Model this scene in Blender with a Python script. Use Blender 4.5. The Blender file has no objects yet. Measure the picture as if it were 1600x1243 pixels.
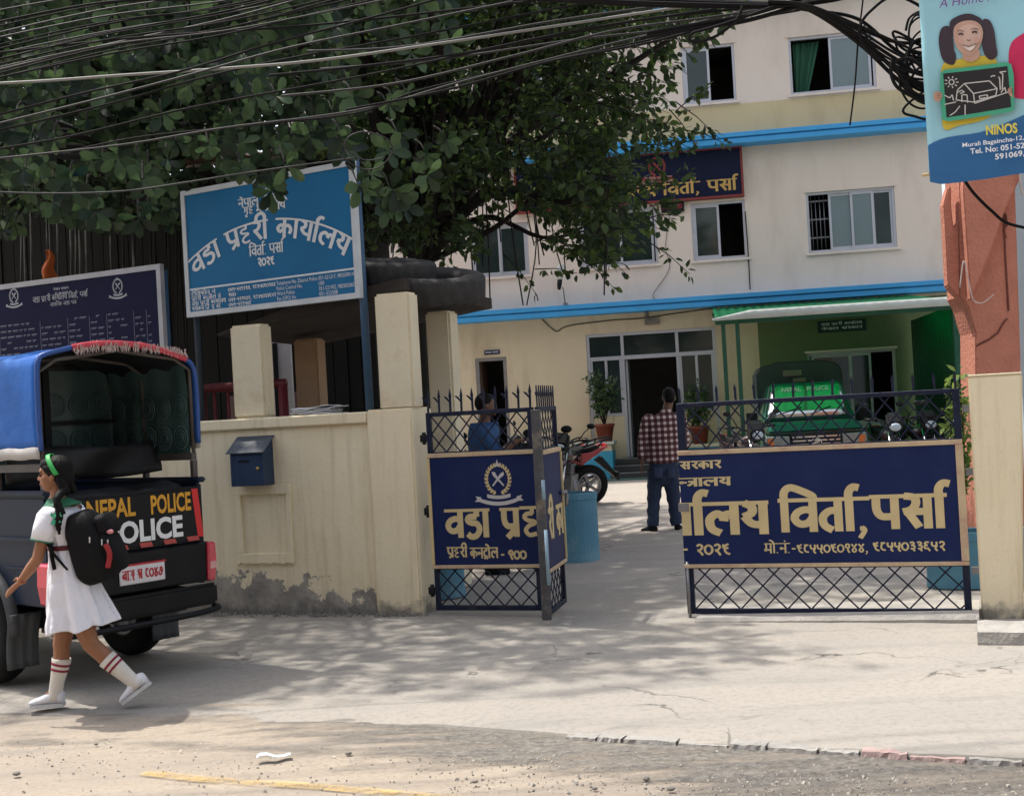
import bpy, bmesh, math, random
from mathutils import Vector, Matrix, noise
random.seed(7)
R = math.radians
S = bpy.context.scene
COL = S.collection
# ------------------------------------------------------------------ camera, sky, sun, exposure
F = 2000.0; ROLL = 3.2; PITCH = 0.5
cam_d = bpy.data.cameras.new('camera'); cam = bpy.data.objects.new('camera', cam_d); COL.objects.link(cam)
cam_d.sensor_width = 36; cam_d.lens = F/1600*36; cam_d.clip_end = 600; cam_d.clip_start = .05
CAMLOC = Vector((0, 0, 1.65))
CAMROT = Matrix.Rotation(R(90+PITCH), 3, 'X') @ Matrix.Rotation(R(-ROLL), 3, 'Z')
cam.matrix_world = Matrix.Translation(CAMLOC) @ CAMROT.to_4x4()
S.camera = cam
SUN_EL = 65.0; SUN_AZ = -58.0      # azimuth measured from +Y (into the picture) towards +X
w = bpy.data.worlds.new('World'); S.world = w; w.use_nodes = True
nt = w.node_tree; bg = nt.nodes['Background']; sk = nt.nodes.new('ShaderNodeTexSky')
sk.sky_type = 'NISHITA'; sk.sun_disc = False; sk.sun_elevation = R(SUN_EL); sk.sun_rotation = R(SUN_AZ)
sk.air_density = 1.3; sk.dust_density = 4.0; sk.ozone_density = 1.0
hz = nt.nodes.new('ShaderNodeHueSaturation'); hz.inputs['Saturation'].default_value = .5; nt.links.new(sk.outputs[0], hz.inputs['Color']); nt.links.new(hz.outputs[0], bg.inputs[0]); bg.inputs[1].default_value = 0.15
sl = bpy.data.lights.new('sun', 'SUN'); sl.energy = 3.0; sl.angle = R(1.0); sl.color = (1, .95, .86)
so = bpy.data.objects.new('sun', sl); COL.objects.link(so)
sd = Vector((math.sin(R(SUN_AZ))*math.cos(R(SUN_EL)), math.cos(R(SUN_AZ))*math.cos(R(SUN_EL)), math.sin(R(SUN_EL))))
so.rotation_euler = sd.to_track_quat('Z', 'Y').to_euler()
S.view_settings.view_transform = 'Standard'; S.view_settings.look = 'None'; S.view_settings.gamma = 1
S.view_settings.exposure = 0.85
S.cycles.use_denoising = True; S.cycles.max_bounces = 8; S.cycles.transparent_max_bounces = 12

# ------------------------------------------------------------------ picture -> place
def ray(px, py):
    d = CAMROT @ Vector((px-800, -(py-621.5), -F)); return d/d.y
def at(px, py, Y): return CAMLOC + ray(px, py)*Y
def gnd(px, py, z=0.0):
    d = ray(px, py); return CAMLOC + d*((z-CAMLOC.z)/d.z)
class Frame:
    def __init__(s, o, deg):
        s.o = Vector((o[0], o[1], 0)); s.a = R(deg)
        s.x = Vector((math.cos(s.a), math.sin(s.a), 0)); s.y = Vector((-math.sin(s.a), math.cos(s.a), 0))
    def uv(s, px, py, off=0.0):
        d = ray(px, py); q = s.o + s.y*off - CAMLOC
        t = q.dot(s.y)/d.dot(s.y); p = CAMLOC + d*t - s.o
        return p.dot(s.x), p.z
    def w(s, x, y=0.0, z=0.0): return s.o + s.x*x + s.y*y + Vector((0, 0, z))
    def rect(s, x0, y0, x1, y1, off=0.0):      # picture box -> (x0, x1, z0, z1) in the plane
        xm, ym = (x0+x1)/2, (y0+y1)/2
        return s.uv(x0, ym, off)[0], s.uv(x1, ym, off)[0], s.uv(xm, y1, off)[1], s.uv(xm, y0, off)[1]

# ------------------------------------------------------------------ materials
MATS = {}
def mat(name, col, rough=.6, var=.12, scale=6.0, bump=0.0, bscale=60.0, metal=0.0, spec=.4, dirt=None, dirts=1.2, coat=0, stretch=None):
    if name in MATS: return MATS[name]
    m = bpy.data.materials.new(name); m.use_nodes = True; n = m.node_tree.nodes; l = m.node_tree.links
    b = n['Principled BSDF']; b.inputs['Roughness'].default_value = rough; b.inputs['Metallic'].default_value = metal
    b.inputs['Specular IOR Level'].default_value = spec
    if coat: b.inputs['Coat Weight'].default_value = coat; b.inputs['Coat Roughness'].default_value = .1
    tc = n.new('ShaderNodeTexCoord'); src = tc.outputs['Object']
    if stretch:
        mp = n.new('ShaderNodeMapping'); mp.inputs['Scale'].default_value = stretch; l.new(src, mp.inputs[0]); src = mp.outputs[0]
    t = n.new('ShaderNodeTexNoise'); t.inputs['Scale'].default_value = scale; t.inputs['Detail'].default_value = 6; l.new(src, t.inputs[0])
    mx = n.new('ShaderNodeMix'); mx.data_type = 'RGBA'; l.new(t.outputs[0], mx.inputs[0])
    mx.inputs[6].default_value = tuple(max(0, c*(1-var*2)) for c in col)+(1,)
    mx.inputs[7].default_value = tuple(min(1, c*(1+var*2)) for c in col)+(1,)
    out = mx.outputs[2]
    if dirt:
        t2 = n.new('ShaderNodeTexNoise'); t2.inputs['Scale'].default_value = dirts; t2.inputs['Detail'].default_value = 9; t2.inputs['Roughness'].default_value = .7; l.new(src, t2.inputs[0])
        cr = n.new('ShaderNodeValToRGB'); cr.color_ramp.elements[0].position = .5; cr.color_ramp.elements[1].position = .72; l.new(t2.outputs[0], cr.inputs[0])
        m2 = n.new('ShaderNodeMix'); m2.data_type = 'RGBA'; l.new(cr.outputs[0], m2.inputs[0]); l.new(out, m2.inputs[6]); m2.inputs[7].default_value = tuple(dirt)+(1,)
        out = m2.outputs[2]
    l.new(out, b.inputs['Base Color'])
    if bump:
        t3 = n.new('ShaderNodeTexNoise'); t3.inputs['Scale'].default_value = bscale; t3.inputs['Detail'].default_value = 5; l.new(src, t3.inputs[0])
        bp = n.new('ShaderNodeBump'); bp.inputs['Strength'].default_value = bump; bp.inputs['Distance'].default_value = .02; l.new(t3.outputs[0], bp.inputs['Height']); l.new(bp.outputs[0], b.inputs['Normal'])
    MATS[name] = m; return m
def leafmat(name, c1, c2, trans=.35, rough=.4, val=2.2):
    m = bpy.data.materials.new(name); m.use_nodes = True; n = m.node_tree.nodes; l = m.node_tree.links
    b = n['Principled BSDF']; b.inputs['Roughness'].default_value = rough; b.inputs['Specular IOR Level'].default_value = .35
    g = n.new('ShaderNodeNewGeometry'); cr = n.new('ShaderNodeValToRGB')
    cr.color_ramp.elements[0].position = .25; cr.color_ramp.elements[0].color = tuple(c1)+(1,); cr.color_ramp.elements[1].color = tuple(c2)+(1,)
    l.new(g.outputs['Random Per Island'], cr.inputs[0]); l.new(cr.outputs[0], b.inputs['Base Color'])
    tr = n.new('ShaderNodeBsdfTranslucent'); hs = n.new('ShaderNodeHueSaturation'); hs.inputs['Value'].default_value = val; hs.inputs['Hue'].default_value = .485
    l.new(cr.outputs[0], hs.inputs['Color']); l.new(hs.outputs[0], tr.inputs[0])
    ms = n.new('ShaderNodeMixShader'); ms.inputs[0].default_value = trans; l.new(b.outputs[0], ms.inputs[1]); l.new(tr.outputs[0], ms.inputs[2])
    l.new(ms.outputs[0], n['Material Output'].inputs[0]); return m

# ------------------------------------------------------------------ mesh building
class B:
    def __init__(s): s.v = []; s.f = []; s.m = []; s.sm = []; s.mi = 0
    def add(s, vs, fs, smooth=False):
        o = len(s.v); s.v += [tuple(p) for p in vs]
        for f in fs: s.f.append(tuple(i+o for i in f)); s.m.append(s.mi); s.sm.append(smooth)
        return s
    def box(s, c, d, rot=None):
        hx, hy, hz = d[0]/2, d[1]/2, d[2]/2; c = Vector(c)
        P = [Vector((x, y, z)) for x in (-hx, hx) for y in (-hy, hy) for z in (-hz, hz)]
        if rot is not None: P = [rot @ p for p in P]
        return s.add([p+c for p in P], [(0,1,3,2),(4,6,7,5),(0,4,5,1),(2,3,7,6),(0,2,6,4),(1,5,7,3)])
    def bx(s, x0, x1, y0, y1, z0, z1): return s.box(((x0+x1)/2, (y0+y1)/2, (z0+z1)/2), (abs(x1-x0), abs(y1-y0), abs(z1-z0)))
    def bar(s, p, q, wd, ht, up=(0, 0, 1)):
        p = Vector(p); q = Vector(q); d = (q-p).normalized(); u = Vector(up); sx = d.cross(u)
        if sx.length < 1e-4: sx = d.cross(Vector((1, 0, 0)))
        sx.normalize(); uz = sx.cross(d)
        P = [e+sx*a*wd/2+uz*b_*ht/2 for e in (p, q) for a, b_ in ((-1,-1),(1,-1),(1,1),(-1,1))]
        return s.add(P, [(0,3,2,1),(4,5,6,7),(0,1,5,4),(1,2,6,5),(2,3,7,6),(3,0,4,7)])
    def tube(s, path, r, n=8, cap=True, flat=None):
        path = [Vector(p) for p in path]; k = len(path); r = r if isinstance(r, (list, tuple)) else [r]*k
        vs = []; last = None
        for i, p in enumerate(path):
            d = (path[min(i+1, k-1)]-path[max(i-1, 0)])
            if d.length < 1e-9: d = Vector((0, 0, 1))
            d.normalize()
            if last is None:
                a = d.cross(Vector((0, 0, 1)))
                if a.length < .05: a = d.cross(Vector((0, 1, 0)))
            else: a = last-d*last.dot(d)
            a.normalize(); last = a; b_ = d.cross(a)
            fx, fy = flat if flat else (1, 1)
            for j in range(n):
                t = 2*math.pi*j/n; vs.append(p+a*math.cos(t)*r[i]*fx+b_*math.sin(t)*r[i]*fy)
        fs = [(i*n+j, i*n+(j+1) % n, (i+1)*n+(j+1) % n, (i+1)*n+j) for i in range(k-1) for j in range(n)]
        if cap: fs += [tuple(range(n-1, -1, -1)), tuple((k-1)*n+j for j in range(n))]
        return s.add(vs, fs, True)
    def lathe(s, prof, n=24, M=None, cap=True):
        M = M or Matrix(); vs = []; k = len(prof)
        for rr, z in prof:
            for j in range(n): t = 2*math.pi*j/n; vs.append(M @ Vector((rr*math.cos(t), rr*math.sin(t), z)))
        fs = [(i*n+j, i*n+(j+1) % n, (i+1)*n+(j+1) % n, (i+1)*n+j) for i in range(k-1) for j in range(n)]
        if cap: fs += [tuple(range(n-1, -1, -1)), tuple((k-1)*n+j for j in range(n))]
        return s.add(vs, fs, True)
    def ell(s, c, r, rot=None, n=16, m=10):
        c = Vector(c); vs = []; rot = rot or Matrix.Identity(3)
        for i in range(m+1):
            ph = math.pi*i/m
            for j in range(n):
                t = 2*math.pi*j/n
                vs.append(c+rot @ Vector((r[0]*math.sin(ph)*math.cos(t), r[1]*math.sin(ph)*math.sin(t), r[2]*math.cos(ph))))
        return s.add(vs, [(i*n+j, (i+1)*n+j, (i+1)*n+(j+1) % n, i*n+(j+1) % n) for i in range(m) for j in range(n)], True)
    def cap(s, p, r0, q, r1, n=10):
        p = Vector(p); q = Vector(q); d = (q-p).normalized(); path = []; rr = []
        for t in (-1, -.8, -.5): path.append(p+d*r0*t); rr.append(max(1e-4, r0*math.sqrt(1-t*t)))
        for t in (0, 1): path.append(p.lerp(q, t)); rr.append(r0+(r1-r0)*t)
        for t in (.5, .8, 1): path.append(q+d*r1*t); rr.append(max(1e-4, r1*math.sqrt(1-t*t)))
        return s.tube(path, rr, n)
    def prism(s, pts, y0, y1, M=None, smooth=False):     # outline in x,z; extruded along y
        M = M or Matrix(); n = len(pts)
        vs = [M @ Vector((x, y0, z)) for x, z in pts]+[M @ Vector((x, y1, z)) for x, z in pts]
        return s.add(vs, [tuple(range(n)), tuple(range(2*n-1, n-1, -1))]+[(i, i+n, (i+1) % n+n, (i+1) % n) for i in range(n)], smooth)
    def grid(s, fn, nu, nv, smooth=True):
        vs = [fn(i/nu, j/nv) for j in range(nv+1) for i in range(nu+1)]
        return s.add(vs, [(j*(nu+1)+i, j*(nu+1)+i+1, (j+1)*(nu+1)+i+1, (j+1)*(nu+1)+i) for j in range(nv) for i in range(nu)], smooth)
    def build(s, name, mats, parent=None, bevel=0, seg=1, rec=True, solid=0):
        me = bpy.data.meshes.new(name); me.from_pydata(s.v, [], s.f)
        for m in (mats if isinstance(mats, (list, tuple)) else [mats]): me.materials.append(m)
        me.polygons.foreach_set('material_index', s.m); me.polygons.foreach_set('use_smooth', s.sm)
        if rec or bevel:
            bm = bmesh.new(); bm.from_mesh(me)
            if bevel:
                bmesh.ops.bevel(bm, geom=[e for e in bm.edges if len(e.link_faces) == 2 and e.calc_face_angle(0) > .6], offset=bevel, segments=seg, affect='EDGES', clamp_overlap=True)
            if rec: bmesh.ops.recalc_face_normals(bm, faces=bm.faces)
            bm.to_mesh(me); bm.free()
        o = bpy.data.objects.new(name, me); COL.objects.link(o)
        if parent is not None: o.parent = parent
        if solid:
            md = o.modifiers.new('solid', 'SOLIDIFY'); md.thickness = solid; md.offset = 0
        return o
def baked(o, *mods):              # apply modifiers and keep the result as the object's mesh
    for k, d in mods:
        md = o.modifiers.new(k, k)
        for a, b_ in d.items(): setattr(md, a, b_)
    bpy.context.view_layer.update()
    me = bpy.data.meshes.new_from_object(o.evaluated_get(bpy.context.evaluated_depsgraph_get()))
    mt = list(o.data.materials); o.modifiers.clear(); o.data = me
    if not me.materials:
        for m in mt: me.materials.append(m)
    me.polygons.foreach_set('use_smooth', [True]*len(me.polygons)); return o
def flesh(o, vox=.008, it=4, fac=.5): return baked(o, ('REMESH', dict(mode='VOXEL', voxel_size=vox)), ('SMOOTH', dict(iterations=it, factor=fac)))
def tag(o, label, cat, group=None, kind=None):
    if label: o['label'] = label
    if cat: o['category'] = cat
    if group: o['group'] = group
    if kind: o['kind'] = kind
    return o
def thing(name, label, cat, loc=(0, 0, 0), rz=0.0, group=None):
    o = bpy.data.objects.new(name, None); o.empty_display_size = .1; COL.objects.link(o)
    o.location = loc; o.rotation_euler = (0, 0, rz); return tag(o, label, cat, group)
def copy_thing(o, loc, rz=None, label=None, group=None):
    c = o.copy(); COL.objects.link(c); c.location = loc
    if rz is not None: c.rotation_euler = (0, 0, rz)
    if label: c['label'] = label
    if group: c['group'] = group
    def rec(src, dst):
        for ch in [x for x in bpy.data.objects if x.parent == src]:
            d = ch.copy(); COL.objects.link(d); d.parent = dst; rec(ch, d)
    rec(o, c); return c
def spl(pts, k=6, closed=False):       # Catmull-Rom
    n = len(pts)
    if n < 3: return [Vector(p) for p in pts]
    P = [Vector(p) for p in pts]; out = []
    for i in range(n if closed else n-1):
        a, b_, c, d = (P[(i-1) % n], P[i], P[(i+1) % n], P[(i+2) % n]) if closed else (P[max(i-1, 0)], P[i], P[i+1], P[min(i+2, n-1)])
        for j in range(k):
            t = j/k; out.append(.5*((2*b_)+(c-a)*t+(2*a-5*b_+4*c-d)*t*t+(3*b_-a-3*c+d)*t**3))
    out.append(P[0] if closed else P[-1]); return out

# ------------------------------------------------------------------ lettering (brush strokes for the Nepali script, outlines for the Latin)
_b = [(.27,.5,.13,.56),(.13,.56,.1,.45),(.1,.45,.2,.4)]
GL = {
 'va': (.74, [[(.6,1),(.6,0)], [(.6,.64),(.42,.7),(.2,.62),(.11,.43),(.24,.26),(.45,.28),(.6,.46)]]),
 'ba': (.74, [[(.6,1),(.6,0)], [(.6,.64),(.42,.7),(.2,.62),(.11,.43),(.24,.26),(.45,.28),(.6,.46)], [(.2,.56),(.44,.36)]]),
 'da': (.7, [[(.5,1),(.5,.76)], [(.5,.76),(.24,.76),(.15,.64),(.28,.54),(.5,.5),(.6,.3),(.48,.08),(.28,.03),(.13,.14)]]),
 'aa': (.3, [[(.15,1),(.15,0)]]),
 'pa': (.72, [[(.15,1),(.15,.62),(.24,.42),(.4,.38),(.6,.4)], [(.6,1),(.6,0)]]),
 'pra': (.72, [[(.15,1),(.15,.62),(.24,.42),(.4,.38),(.6,.4)], [(.6,1),(.6,0)], [(.58,.3),(.25,-.03)]]),
 'ha': (.66, [[(.42,1),(.42,.78)], [(.44,.79),(.24,.79),(.14,.68),(.26,.57),(.46,.53),(.5,.46),(.3,.38),(.17,.22),(.3,.06),(.56,.1)]], .68),
 'ra': (.56, [[(.14,1),(.4,.95),(.44,.76),(.33,.58),(.12,.52)], [(.2,.54),(.52,.04)]]),
 'ii': (.32, [[(.16,1),(.16,0)], [(.16,.98),(.17,1.25),(.02,1.42),(-.2,1.3),(-.26,1.03)]]),
 'i': (.3, [[(.15,1),(.15,0)], [(.15,.98),(.16,1.25),(.32,1.4),(.6,1.3),(.9,1.12),(.9,1.0)]]),
 'ka': (.86, [[(.43,1),(.43,0)], [(.43,.52),(.27,.68),(.1,.52),(.22,.32),(.43,.52)], [(.43,.56),(.62,.66),(.76,.46),(.7,.22)]]),
 'aar': (.32, [[(.15,1),(.15,0)], [(.15,.98),(.15,1.2),(.26,1.36),(.42,1.33)]]),
 'ya': (.7, [[(.58,1),(.58,0)], [(.12,1),(.3,.88),(.3,.68),(.1,.56)], [(.12,.58),(.3,.34),(.58,.3)]]),
 'la': (.86, [[(.73,1),(.73,0)], [(.73,.52),(.62,.66),(.5,.62),(.46,.44)], [(.47,.56),(.3,.68),(.12,.5),(.16,.2),(.38,.06)]]),
 'ta': (.66, [[(.52,1),(.52,0)], [(.52,.64),(.3,.64),(.12,.46),(.15,.2),(.36,.04)]]),
 'sa': (.82, [[(.12,1),(.36,.95),(.4,.76),(.28,.58),(.08,.52)], [(.18,.54),(.46,.04)], [(.3,.52),(.68,.52)], [(.68,1),(.68,0)]]),
 'na': (.66, [[(.52,1),(.52,0)], [(.52,.5),(.2,.5)], [(.28,.5),(.14,.58),(.1,.45),(.24,.42)]]),
 'n': (.4, [[(.42,.5),(.18,.5)], [(.26,.5),(.13,.58),(.09,.45),(.22,.42)]]),
 'tra': (.66, [[(.52,1),(.52,0)], [(.52,.6),(.1,.6)], [(.46,.58),(.28,.3),(.08,.1)]]),
 'ma': (.7, [[(.16,1),(.16,.36),(.06,.44),(.04,.30),(.16,.30)], [(.14,.36),(.56,.36)], [(.56,1),(.56,0)]]),
 'o': (.3, [[(.15,1),(.15,0)], [(.15,.98),(.02,1.25),(-.25,1.36)]]),
 'e': (0, [[(-.14,1),(-.22,1.22),(-.44,1.34)]]),
 'm': (0, [[(-.22,1.2),(-.13,1.28)]]),
 'ga': (.62, [[(.2,1),(.2,.44),(.1,.42)], [(.48,1),(.48,0)]]),
 'ri': (0, [[(-.16,-.04),(-.34,-.14),(-.3,-.3),(-.1,-.28)]]),
 'tta': (.6, [[(.42,1),(.42,.76)], [(.46,.76),(.2,.72),(.1,.46),(.24,.16),(.5,.16)]]),
 'tro': (.86, [[(.42,1),(.42,.76)], [(.46,.76),(.2,.72),(.1,.46),(.24,.2),(.5,.2)], [(.14,-.08),(.3,.14),(.5,-.08)], [(.7,1),(.7,0)], [(.7,.98),(.58,1.25),(.3,1.36)]]),
 'jha': (.72, [[(.3,1),(.12,.86),(.34,.68),(.12,.52),(.36,.36),(.2,.1)], [(.32,.52),(.58,.52)], [(.58,1),(.58,0)]]),
 'pha': (.86, [[(.15,1),(.15,.62),(.24,.42),(.45,.4)], [(.48,1),(.48,0)], [(.48,.54),(.66,.62),(.76,.4),(.68,.2)]]),
 'ja': (.8, [[(.66,1),(.66,0)], [(.66,.55),(.4,.55),(.28,.4),(.1,.3)], [(.28,.42),(.36,.12),(.14,.04)]]),
 '0': (.6, [[(.3,.8),(.08,.6),(.08,.25),(.3,.05),(.52,.25),(.52,.6),(.3,.8)]]),
 '1': (.56, [[(.3,.46),(.14,.56),(.2,.8),(.4,.8),(.44,.55),(.3,.28),(.46,-.04)]]),
 '2': (.58, [[(.1,.7),(.28,.84),(.46,.68),(.34,.42),(.12,.36)], [(.16,.36),(.34,.2),(.48,-.06)]]),
 '3': (.58, [[(.1,.76),(.3,.84),(.42,.68),(.2,.52)], [(.2,.52),(.46,.44),(.4,.2),(.14,.2)], [(.28,.18),(.48,-.06)]]),
 '4': (.6, [[(.08,.84),(.3,.5),(.46,.2),(.3,.03),(.14,.2),(.3,.5),(.52,.84)]]),
 '5': (.6, [[(.1,.84),(.1,.52),(.26,.4),(.46,.5)], [(.46,.84),(.46,.44),(.36,.16),(.52,-.06)]]),
 '6': (.6, [[(.46,.8),(.2,.8),(.14,.62),(.34,.52)], [(.34,.52),(.1,.4),(.18,.18),(.42,.24)], [(.36,.22),(.52,-.06)]]),
 '7': (.62, [[(.44,.42),(.28,.5),(.28,.72),(.46,.74),(.54,.44),(.36,.1),(.12,.16),(.07,.44)]]),
 '8': (.56, [[(.08,.8),(.46,.8)], [(.3,.8),(.12,.5),(.2,.16),(.48,.08)]]),
 '9': (.58, [[(.12,.84),(.12,.58),(.28,.5),(.44,.56)], [(.46,.86),(.24,.7),(.2,.4),(.3,.14),(.54,.02)]]),
 '-': (.5, [[(.08,.45),(.4,.45)]]), ',': (.34, [[(.12,.12),(.2,.02),(.07,-.22)], [(.08,.08),(.2,.08)]], .6), '.': (.26, [[(.1,.04),(.16,.1)]]),
 '/': (.3, []),
}
DIG = set('0123456789-,./')
def deva(bld, text, x, z, h, wt=.17, y=0.0, width=None, warp=None, head=None, step=.00022, ytop=-1):
    """text: words split by spaces, letters by dots-free tokens 'va|da|aa'. Lettering is laid as thin raised paint towards -y."""
    raw = text.replace('_', ' _').split(' '); gaps = [.08 if wd.startswith('_') else .42 for wd in raw]; words = [wd.lstrip('_').split('|') for wd in raw]
    tot = sum(sum(GL[g][0] for g in wd) for wd in words)+sum(gaps[1:])
    sx = (width/tot) if width else h
    cx = 0; k = 0; head = head or wt*.62
    def put(pts, wd):
        nonlocal k
        P = spl([(a, b_, 0) for a, b_ in pts], 6); L = []; Rr = []
        for i, p in enumerate(P):
            d = P[min(i+1, len(P)-1)]-P[max(i-1, 0)]; d = d.normalized() if d.length > 1e-6 else Vector((1, 0, 0)); nn = Vector((-d.y, d.x, 0))*wd/2
            for q, lst in ((p+nn, L), (p-nn, Rr)):
                X, Z = x+q.x*sx, z+q.y*h
                if warp: X, Z = warp(X, Z)
                lst.append((X, y-.0012-step*(k % 11), Z))
        n = len(P); k += 1
        bld.add(L+Rr, [(i, i+1, n+i+1, n+i) for i in range(n-1)])
    for wi, wd in enumerate(words):
        if wi: cx += gaps[wi]
        c0 = cx
        for g in wd:
            adv, st = GL[g][:2]; wm = GL[g][2] if len(GL[g]) > 2 else 1
            for s_ in st: put([(a+cx, b_) for a, b_ in s_], wt*wm)
            cx += adv
        if not set(wd) <= DIG:
            n = max(2, int((cx-c0)*4)); put([(c0-.02+(cx-c0+.04)*i/n, 1.0) for i in range(n+1)], head)
    return cx*sx
_tc = {}
def latin(bld, text, x, z, h, y=0.0, width=None, bold=.0, warp=None, shear=0):
    key = (text, bold, shear)
    if key not in _tc:
        c = bpy.data.curves.new('t', 'FONT'); c.body = text; c.offset = bold; c.resolution_u = 3; c.shear = shear
        o = bpy.data.objects.new('t', c); COL.objects.link(o); bpy.context.view_layer.update()
        me = bpy.data.meshes.new_from_object(o.evaluated_get(bpy.context.evaluated_depsgraph_get()))
        _tc[key] = ([tuple(v.co) for v in me.vertices], [tuple(p.vertices) for p in me.polygons])
        bpy.data.objects.remove(o); bpy.data.curves.remove(c); bpy.data.meshes.remove(me)
    vs, fs = _tc[key]
    x0 = min(v[0] for v in vs); x1 = max(v[0] for v in vs); sz = h/.7; sx = width/(x1-x0) if width else sz
    P = []
    for v in vs:
        X, Z = x+(v[0]-x0)*sx, z+v[1]*sz
        if warp: X, Z = warp(X, Z)
        P.append((X, y-.0015, Z))
    bld.add(P, fs)
def poly(bld, pts, y=0.0): bld.add([(a, y, b_) for a, b_ in pts], [tuple(range(len(pts)))])
def emblem(gold, white, cx, cz, r, y=0.0):
    for sgn in (-1, 1):
        for i in range(11):
            t = R(-78+i*14.5); a = cx+sgn*r*.82*math.cos(t); b_ = cz+r*.95*math.sin(t)
            dr = Vector((-sgn*math.sin(t), math.cos(t)*1.1)); dr.normalize(); up = Vector((sgn*math.cos(t), math.sin(t)))
            for q, o_ in ((.55, 1), (-.35, 0)):
                d2 = (dr+up*q).normalized(); n2 = Vector((-d2.y, d2.x)); L = r*.3; c = Vector((a, b_))
                pts = [c, c+d2*L*.5+n2*L*.3, c+d2*L, c+d2*L*.5-n2*L*.3]
                poly(gold, [(p.x, p.y) for p in pts], y-.0012-.0004*((i+o_) % 4))
    for sgn in (-1, 1):                                             # crossed blades
        c = Vector((cx, cz)); d = Vector((sgn*.62, .7)).normalized(); n2 = Vector((-d.y, d.x))
        pts = [c-d*r*.62+n2*r*.05, c-d*r*.62-n2*r*.05, c+d*r*.05-n2*r*.07, c+d*r*.5-n2*r*.17, c+d*r*.66, c+d*r*.4+n2*r*.1]
        poly(white, [(p.x, p.y) for p in pts], y-.0014-.0005*(sgn > 0))
    poly(white, [(cx-r*.2, cz+r*.86), (cx+r*.26, cz+r*.86), (cx+r*.08, cz+r*1.08), (cx, cz+r*1.36), (cx-r*.08, cz+r*1.08)], y-.0022)
    def scroll(w_, zz, hh, dip, yy):
        n = 12; up = []; lo = []
        for i in range(n+1):
            t = i/n*2-1; zc = zz-dip*(1-t*t); up.append((cx+t*w_, zc+hh/2)); lo.append((cx+t*w_, zc-hh/2))
        for i in range(n): poly(white, [up[i], up[i+1], lo[i+1], lo[i]], yy)
    scroll(r*.85, cz-r*1.12, r*.24, r*.12, y-.0012); scroll(r*1.35, cz-r*1.42, r*.26, r*.25, y-.0018)
    for sgn in (-1, 1): poly(white, [(cx+sgn*r*1.3, cz-r*1.2), (cx+sgn*r*1.7, cz-r*1.12), (cx+sgn*r*1.58, cz-r*1.32), (cx+sgn*r*1.78, cz-r*1.5), (cx+sgn*r*1.3, cz-r*1.52)], y-.0024)
# ------------------------------------------------------------------ frames of the place
WF = Frame(gnd(625, 960), -20.15)            # street wall and gate line
BF = Frame(gnd(970, 745), -8.7)              # front of the police building
XPIL = WF.rect(580, 700, 650, 900)           # main wall pier
M_cream = mat('cream wall paint', (.60, .53, .38), .75, .06, 3, .15, 90, dirt=(.50, .44, .31), dirts=1.6)
M_pale = mat('pale plaster', (.76, .635, .545), .85, .035, 1.6, .1, 40, dirt=(.64, .515, .43), dirts=.9, stretch=(1, 1, .3), spec=.2)
M_tan = mat('tan plaster', (.62, .49, .29), .85, .04, 1.6, .1, 40, dirt=(.5, .38, .22), dirts=.9, stretch=(1, 1, .3), spec=.2)
M_beige = mat('beige plaster', (.66, .545, .38), .85, .05, 1.6, .1, 40, dirt=(.48, .37, .24), dirts=.9, stretch=(1, 1, .3), spec=.2)
M_blue = mat('sky blue paint', (.055, .33, .66), .55, .06, 3, .05, 60)
M_alu = mat('window aluminium', (.50, .49, .53), .4, .05, 8, metal=.2)
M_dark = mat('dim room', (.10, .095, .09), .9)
M_glass = mat('dark window glass', (.022, .032, .03), .06, .3, 1.5, spec=.6)
M_frost = mat('grey window film', (.17, .215, .225), .22, .08, 1.2, spec=.5)
M_navy = mat('navy board enamel', (.010, .019, .076), .5, .15, 2.5, .04, 30, dirt=(.017, .028, .088), dirts=2.2, spec=.12)
M_navyf = mat('navy gate steel', (.009, .013, .034), .55, .25, 14, .15, 80, dirt=(.03, .031, .04), dirts=5, spec=.2)
M_gold = mat('sand lettering paint', (.56, .44, .23), .6, .08, 9)
M_white = mat('white lettering paint', (.72, .72, .72), .6, .05, 9)
M_black = mat('black rubber', (.010, .010, .011), .8, .2, 20, spec=.15)
M_blk = mat('black paint', (.009, .010, .012), .5, .2, 9, spec=.2)
M_chrome = mat('chrome', (.6, .6, .62), .15, .05, 9, metal=1)
M_steel = mat('grey steel', (.22, .22, .23), .45, .15, 12, metal=.6)
M_redm = mat('maroon pipe paint', (.12, .015, .02), .5, .15, 10)

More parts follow.
